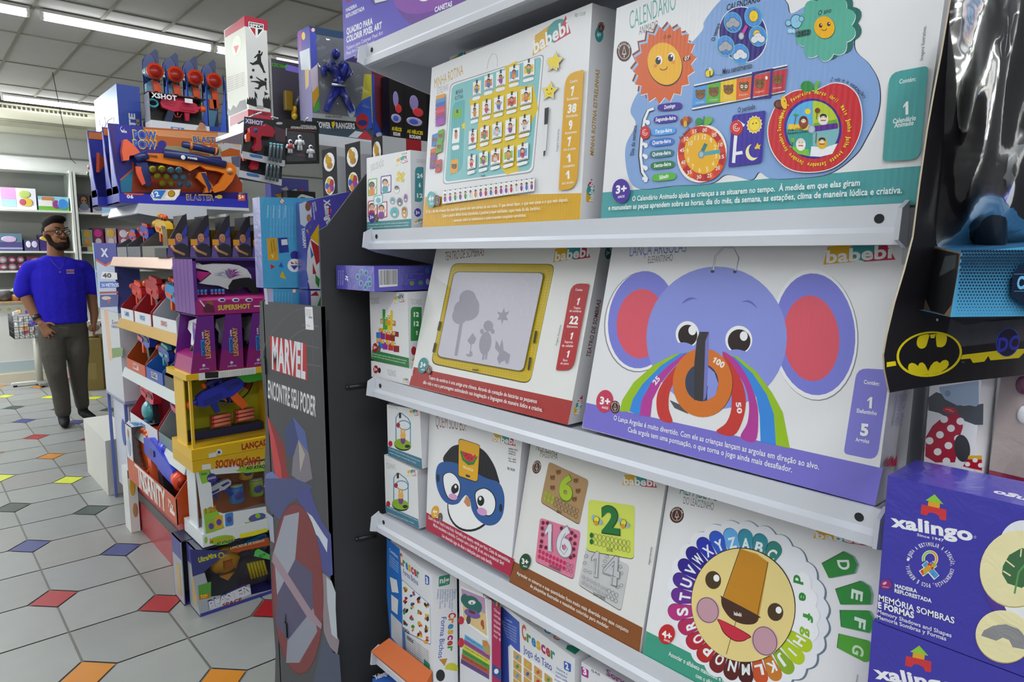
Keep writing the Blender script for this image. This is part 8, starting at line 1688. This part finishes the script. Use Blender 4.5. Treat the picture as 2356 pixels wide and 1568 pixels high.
for x,y in ((.85,9.25),(1.31,9.25),(1.08,9.03),(1.08,9.47)):m.tube([(x,y,.0),(x,y,.022)],.02,'1c1c1c','plastic',10)
m.build('foot',bx)
rn=random.Random(12);m=MB()
for q in range(46):
    x=rn.uniform(x0+.03,x1-.06);y=rn.uniform(y0+.02,y1-.06);z=rn.uniform(z0+.01,z1+.02);a=rn.uniform(-.4,.4)
    m.obox((x,y,z),(.05*math.cos(a),.05*math.sin(a),.01),(-.03*math.sin(a),.03*math.cos(a),0),(0,.008,.035),rn.choice(['2c2c34','dcdce0','5c3ca0','b8b8bc','c83c3c','3c5cb0','e0a03c','44444c']),'print')
tag(m.build('toy_packets'),'jumble of small coloured packets heaped in the wire basket','toys',kind='stuff')
for k,(x0,x1,y0,z1,col,lab) in enumerate(((1.40,1.56,8.45,.56,'8c7a44','left brown cardboard carton on the floor behind the man'),(1.565,1.80,8.50,.60,'86703c','right brown cardboard carton on the floor behind the man'))):
    m=MB();m.box(x0,x1,y0,y0+.4,.001,z1,col,'card');m.box(x0+.02,x0+.10,y0-.001,y0,.12,.30,'5c94b8' if k else '9a8850','card');m.box(x0,x1,y0+.18,y0+.22,z1,z1+.001,'a8945c','card');tag(m.build('carton'),lab,'box','brown cartons behind the man')
wbox(1.43,1.72,.6015,.14,'c8c4c0','white toy box with grey picture lying on the brown cartons',((.1,.2,.5,.8,'8c6c5c',1),(.5,.4,.95,.95,'4c4c50',1)),None,8.52)
m=MB();m.tube([(1.25,8.0,CEIL-.01),(1.30,8.05,2.8),(1.36,8.1,2.4),(1.40,8.1,2.36)],.003,'3a3a3a','matte',6)
tag(m.build('hanging_wire'),'thin dark wire hanging from the ceiling beside the air conditioner','wire')
# ================================================================ the man
def solid(name,base,hexc):
    m=MATS[base].copy();m.name=name;n=m.node_tree
    at=[q for q in n.nodes if q.type=='ATTRIBUTE'][0];rgb=n.nodes.new('ShaderNodeRGB');rgb.outputs[0].default_value=H(hexc)
    for l in list(at.outputs['Color'].links):n.links.new(rgb.outputs[0],l.to_socket)
    n.nodes.remove(at);MATS[name]=m
for a,b_,c_ in (('man_skin','skin','8a5c40'),('man_shirt','cloth','2a22b8'),('man_trousers','cloth','55524c'),('man_hair','hair','16120f'),('man_beard','hair','2c1c14'),('man_shoe','matte','141416')):solid(a,b_,c_)
MX,MY=1.0,6.88
es=V((.99,-.144,0)).normalized();ed=V((-.144,-.99,0)).normalized()
def W_(a,b_,z):return V((MX,MY,0))+es*a+ed*b_+V((0,0,z))
man=thing('person','man in a blue t-shirt, grey trousers and glasses walking in the aisle','person',(MX,MY,0))
def fuse(name,parts,mt,vox=.009,sm=6,parent=man):
    m=MB()
    for p in parts:
        if p[0]=='t':m.tube([W_(*q) for q in p[1]],p[2],'fff',mt,14,True,True,up=(p[3] if len(p)>3 else None));
        else:m.ball(W_(*p[1]),p[2][0],p[2][1],p[2][2],'fff',mt,20,14,rot=RM)
        if p[0]=='t':
            rs=p[2] if isinstance(p[2],list) else [p[2]]*len(p[1])
            for q,r_ in ((p[1][0],rs[0]),(p[1][-1],rs[-1])):
                if isinstance(r_,tuple):continue
                r1=r_;m.ball(W_(*q),r1*.98,r1*.98,r1*.98,'fff',mt,14,10)
    o=m.build(name,parent);r_=o.modifiers.new('r','REMESH');r_.mode='VOXEL';r_.voxel_size=vox;r_.use_smooth_shade=True
    s_=o.modifiers.new('s','SMOOTH');s_.factor=.6;s_.iterations=sm
    return o
RM=Matrix((es,ed,V((0,0,1)))).transposed()
hx,hb=.0,.03
# face turned to image right: face direction in (a,b)
fa,fb=.50,.86
def Fc(u,v,z):return (hx+(u*fb+v*fa)*1.06,hb+(-u*fa+v*fb)*1.06,1.587+(z-1.60)*1.1)   # u: his left-right on screen, v: forward
fuse('body',[('b',Fc(0,0,1.675),(.074,.092,.100)),('b',Fc(0,.03,1.60),(.062,.066,.075)),('b',Fc(0,.055,1.555),(.046,.045,.040)),
 ('t',[Fc(0,-.01,1.60),Fc(0,-.02,1.43)],[.058,.064]),
 ('b',Fc(0,.100,1.625),(.015,.018,.017)),('t',[Fc(0,.088,1.665),Fc(0,.102,1.63)],[.009,.013]),
 ('b',Fc(-.078,-.005,1.635),(.014,.016,.028)),('b',Fc(.078,-.005,1.635),(.014,.016,.028)),
 ('b',Fc(-.03,.082,1.63),(.020,.014,.018)),('b',Fc(.03,.082,1.63),(.020,.014,.018)),
 ('t',[Fc(-.02,.094,1.592),Fc(.02,.094,1.592)],.008),
 ('t',[(-.215,-.02,1.30),(-.245,-.02,1.18),(-.235,.0,1.10)],[.058,.052,.046]),('t',[(-.235,.0,1.10),(-.19,.05,.98),(-.165,.08,.92)],[.046,.038,.028]),
 ('b',(-.125,.105,.865),(.036,.022,.045)),('b',(-.145,.10,.89),(.030,.022,.03)),
 ('t',[(-.115,.12,.865),(-.075,.135,.835),(-.055,.135,.815)],[.0105,.0095,.0085]),('t',[(-.125,.12,.85),(-.09,.14,.815),(-.072,.14,.79)],[.0105,.0095,.0085]),('t',[(-.137,.115,.84),(-.112,.135,.80),(-.098,.135,.775)],[.0105,.0095,.0085]),('t',[(-.15,.105,.838),(-.135,.12,.80),(-.125,.125,.782)],[.0095,.0085,.008]),
 ('t',[(-.105,.115,.90),(-.075,.14,.895),(-.055,.15,.88)],[.012,.0105,.009]),
 ('t',[(.20,-.04,1.30),(.232,-.06,1.18),(.225,-.05,1.08)],[.056,.050,.044]),('t',[(.225,-.05,1.08),(.235,.0,.95),(.225,.03,.88)],[.042,.034,.026]),('b',(.222,.04,.835),(.020,.03,.045)),
 ('t',[(.222,.055,.82),(.218,.065,.76)],.009),('t',[(.222,.04,.815),(.218,.05,.75)],.009),('t',[(.222,.025,.815),(.218,.035,.755)],.009),('t',[(.222,.01,.82),(.218,.02,.77)],.008),('t',[(.21,.06,.85),(.195,.075,.81)],.0095),
 ('t',[(-.01,.0,1.43),(-.01,.0,1.30)],[.07,.10])],'man_skin',.0065,3)
sh=fuse('t_shirt',[('t',[(0,0,1.450),(-.005,.0,1.405),(0,.01,1.28),(0,.02,1.10),(.0,.02,.95),(0,.02,.885)],[(.085,.075),(.175,.10),(.195,.125),(.190,.13),(.185,.125),(.187,.128)],es),
 ('b',(-.15,-.01,1.365),(.085,.08,.055)),('b',(.145,-.02,1.365),(.085,.08,.055)),
 ('t',[(-.19,-.015,1.352),(-.232,-.02,1.27),(-.252,-.015,1.165)],[.066,.070,.074]),('t',[(.18,-.03,1.352),(.22,-.045,1.27),(.235,-.055,1.165)],[.064,.068,.070])],'man_shirt',.010,5)
fuse('trousers',[('t',[(0,.01,.95),(0,.01,.86),(.0,.0,.78)],[(.17,.115),(.178,.125),(.17,.12)],es),
 ('t',[(-.08,.02,.82),(-.085,.07,.62),(-.075,.09,.48),(-.055,.05,.30),(-.05,.02,.12)],[.105,.092,.078,.068,.062]),
 ('t',[(.08,-.01,.82),(.09,.0,.62),(.085,-.02,.48),(.085,-.08,.32),(.095,-.13,.14)],[.105,.09,.075,.064,.056])],'man_trousers',.011,5)
for lab,parts in (('shoe',[('t',[(-.05,-.03,.055),(-.048,.08,.045),(-.045,.16,.035)],[.045,.042,.030]),('b',(-.05,.0,.085),(.045,.05,.045))]),('shoe',[('t',[(.095,-.15,.07),(.13,-.07,.045),(.165,.0,.035)],[.042,.040,.030]),('b',(.095,-.14,.10),(.042,.045,.05))])):fuse(lab,parts,'man_shoe',.009,3)
fuse('hair',[('b',Fc(0,-.02,1.715),(.079,.098,.072)),('b',Fc(0,.035,1.752),(.068,.065,.036)),('b',Fc(0,-.055,1.665),(.070,.055,.07))],'man_hair',.008,2)
fuse('beard',[('b',Fc(0,.058,1.552),(.055,.052,.040)),('t',[Fc(-.070,.018,1.62),Fc(-.060,.045,1.57),Fc(-.035,.075,1.545)],.022),('t',[Fc(.070,.018,1.62),Fc(.060,.045,1.57),Fc(.035,.075,1.545)],.022),('t',[Fc(-.028,.100,1.603),Fc(.028,.100,1.603)],.006)],'man_beard',.007,2)
m=MB()
for sx in (-1,1):
    c0=(.033*sx,.102,1.655);m.tube([W_(*Fc(c0[0]+.026*math.cos(q*.5236),.101,c0[2]+.020*math.sin(q*.5236))) for q in range(13)],.003,'15120f','plastic',6)
    m.tube([W_(*Fc(.059*sx,.098,1.662)),W_(*Fc(.080*sx,.02,1.660)),W_(*Fc(.082*sx,-.02,1.655))],.003,'15120f','plastic',6)
m.tube([W_(*Fc(-.008,.103,1.662)),W_(*Fc(.008,.103,1.662))],.003,'15120f','plastic',6);m.build('glasses',man)
m=MB()
for sx in (-1,1):
    m.ball(W_(*Fc(.032*sx,.086,1.656)),.011,.006,.006,'d8ccc4','skin',10,8,rot=RM);m.ball(W_(*Fc(.034*sx,.092,1.655)),.005,.003,.005,'1c120e','skin',8,6);m.tube([W_(*Fc(.014*sx,.096,1.684)),W_(*Fc(.05*sx,.088,1.688))],.004,'1a120e','hair',6)
m.tube([W_(*Fc(-.02,.104,1.586)),W_(*Fc(.02,.104,1.586))],.0042,'9a5c50','skin',8);m.build('face_features',man)['label']='eyes, eyebrows and lips'
m=MB();m.tube([W_(-.181,.065,.958),W_(-.168,.078,.93)],.036,'1c1c20','plastic',16);m.build('wristwatch',man)['label']='dark wristwatch'
m=MB()
for k,(z,w_) in enumerate(((1.332,.055),(1.305,.055))):m.obox(W_(.055,.148,z),es*w_-ed*.012,ed*.003,V((0,0,.005)),'c8c8d8','cloth')
m.obox(W_(.055,.1485,1.314),es*.055-ed*.012,ed*.003,V((0,0,.013)),'b8603c','cloth');m.build('chest_print',man)
m=MB();m.tube([W_(-.05,.085,1.425),W_(-.02,.118,1.38),W_(.012,.136,1.34),W_(.035,.118,1.38),W_(.055,.08,1.425)],.0016,'8a7448','steel',5);m.ball(W_(.012,.137,1.318),.006,.004,.008,'a89058','steel');m.build('necklace',man)
if _tcd is not None:
    _c=_tcd.data;bpy.data.objects.remove(_tcd);bpy.data.curves.remove(_c)
for o in SC.objects:
    if '_o' in o.keys():del o['_o']
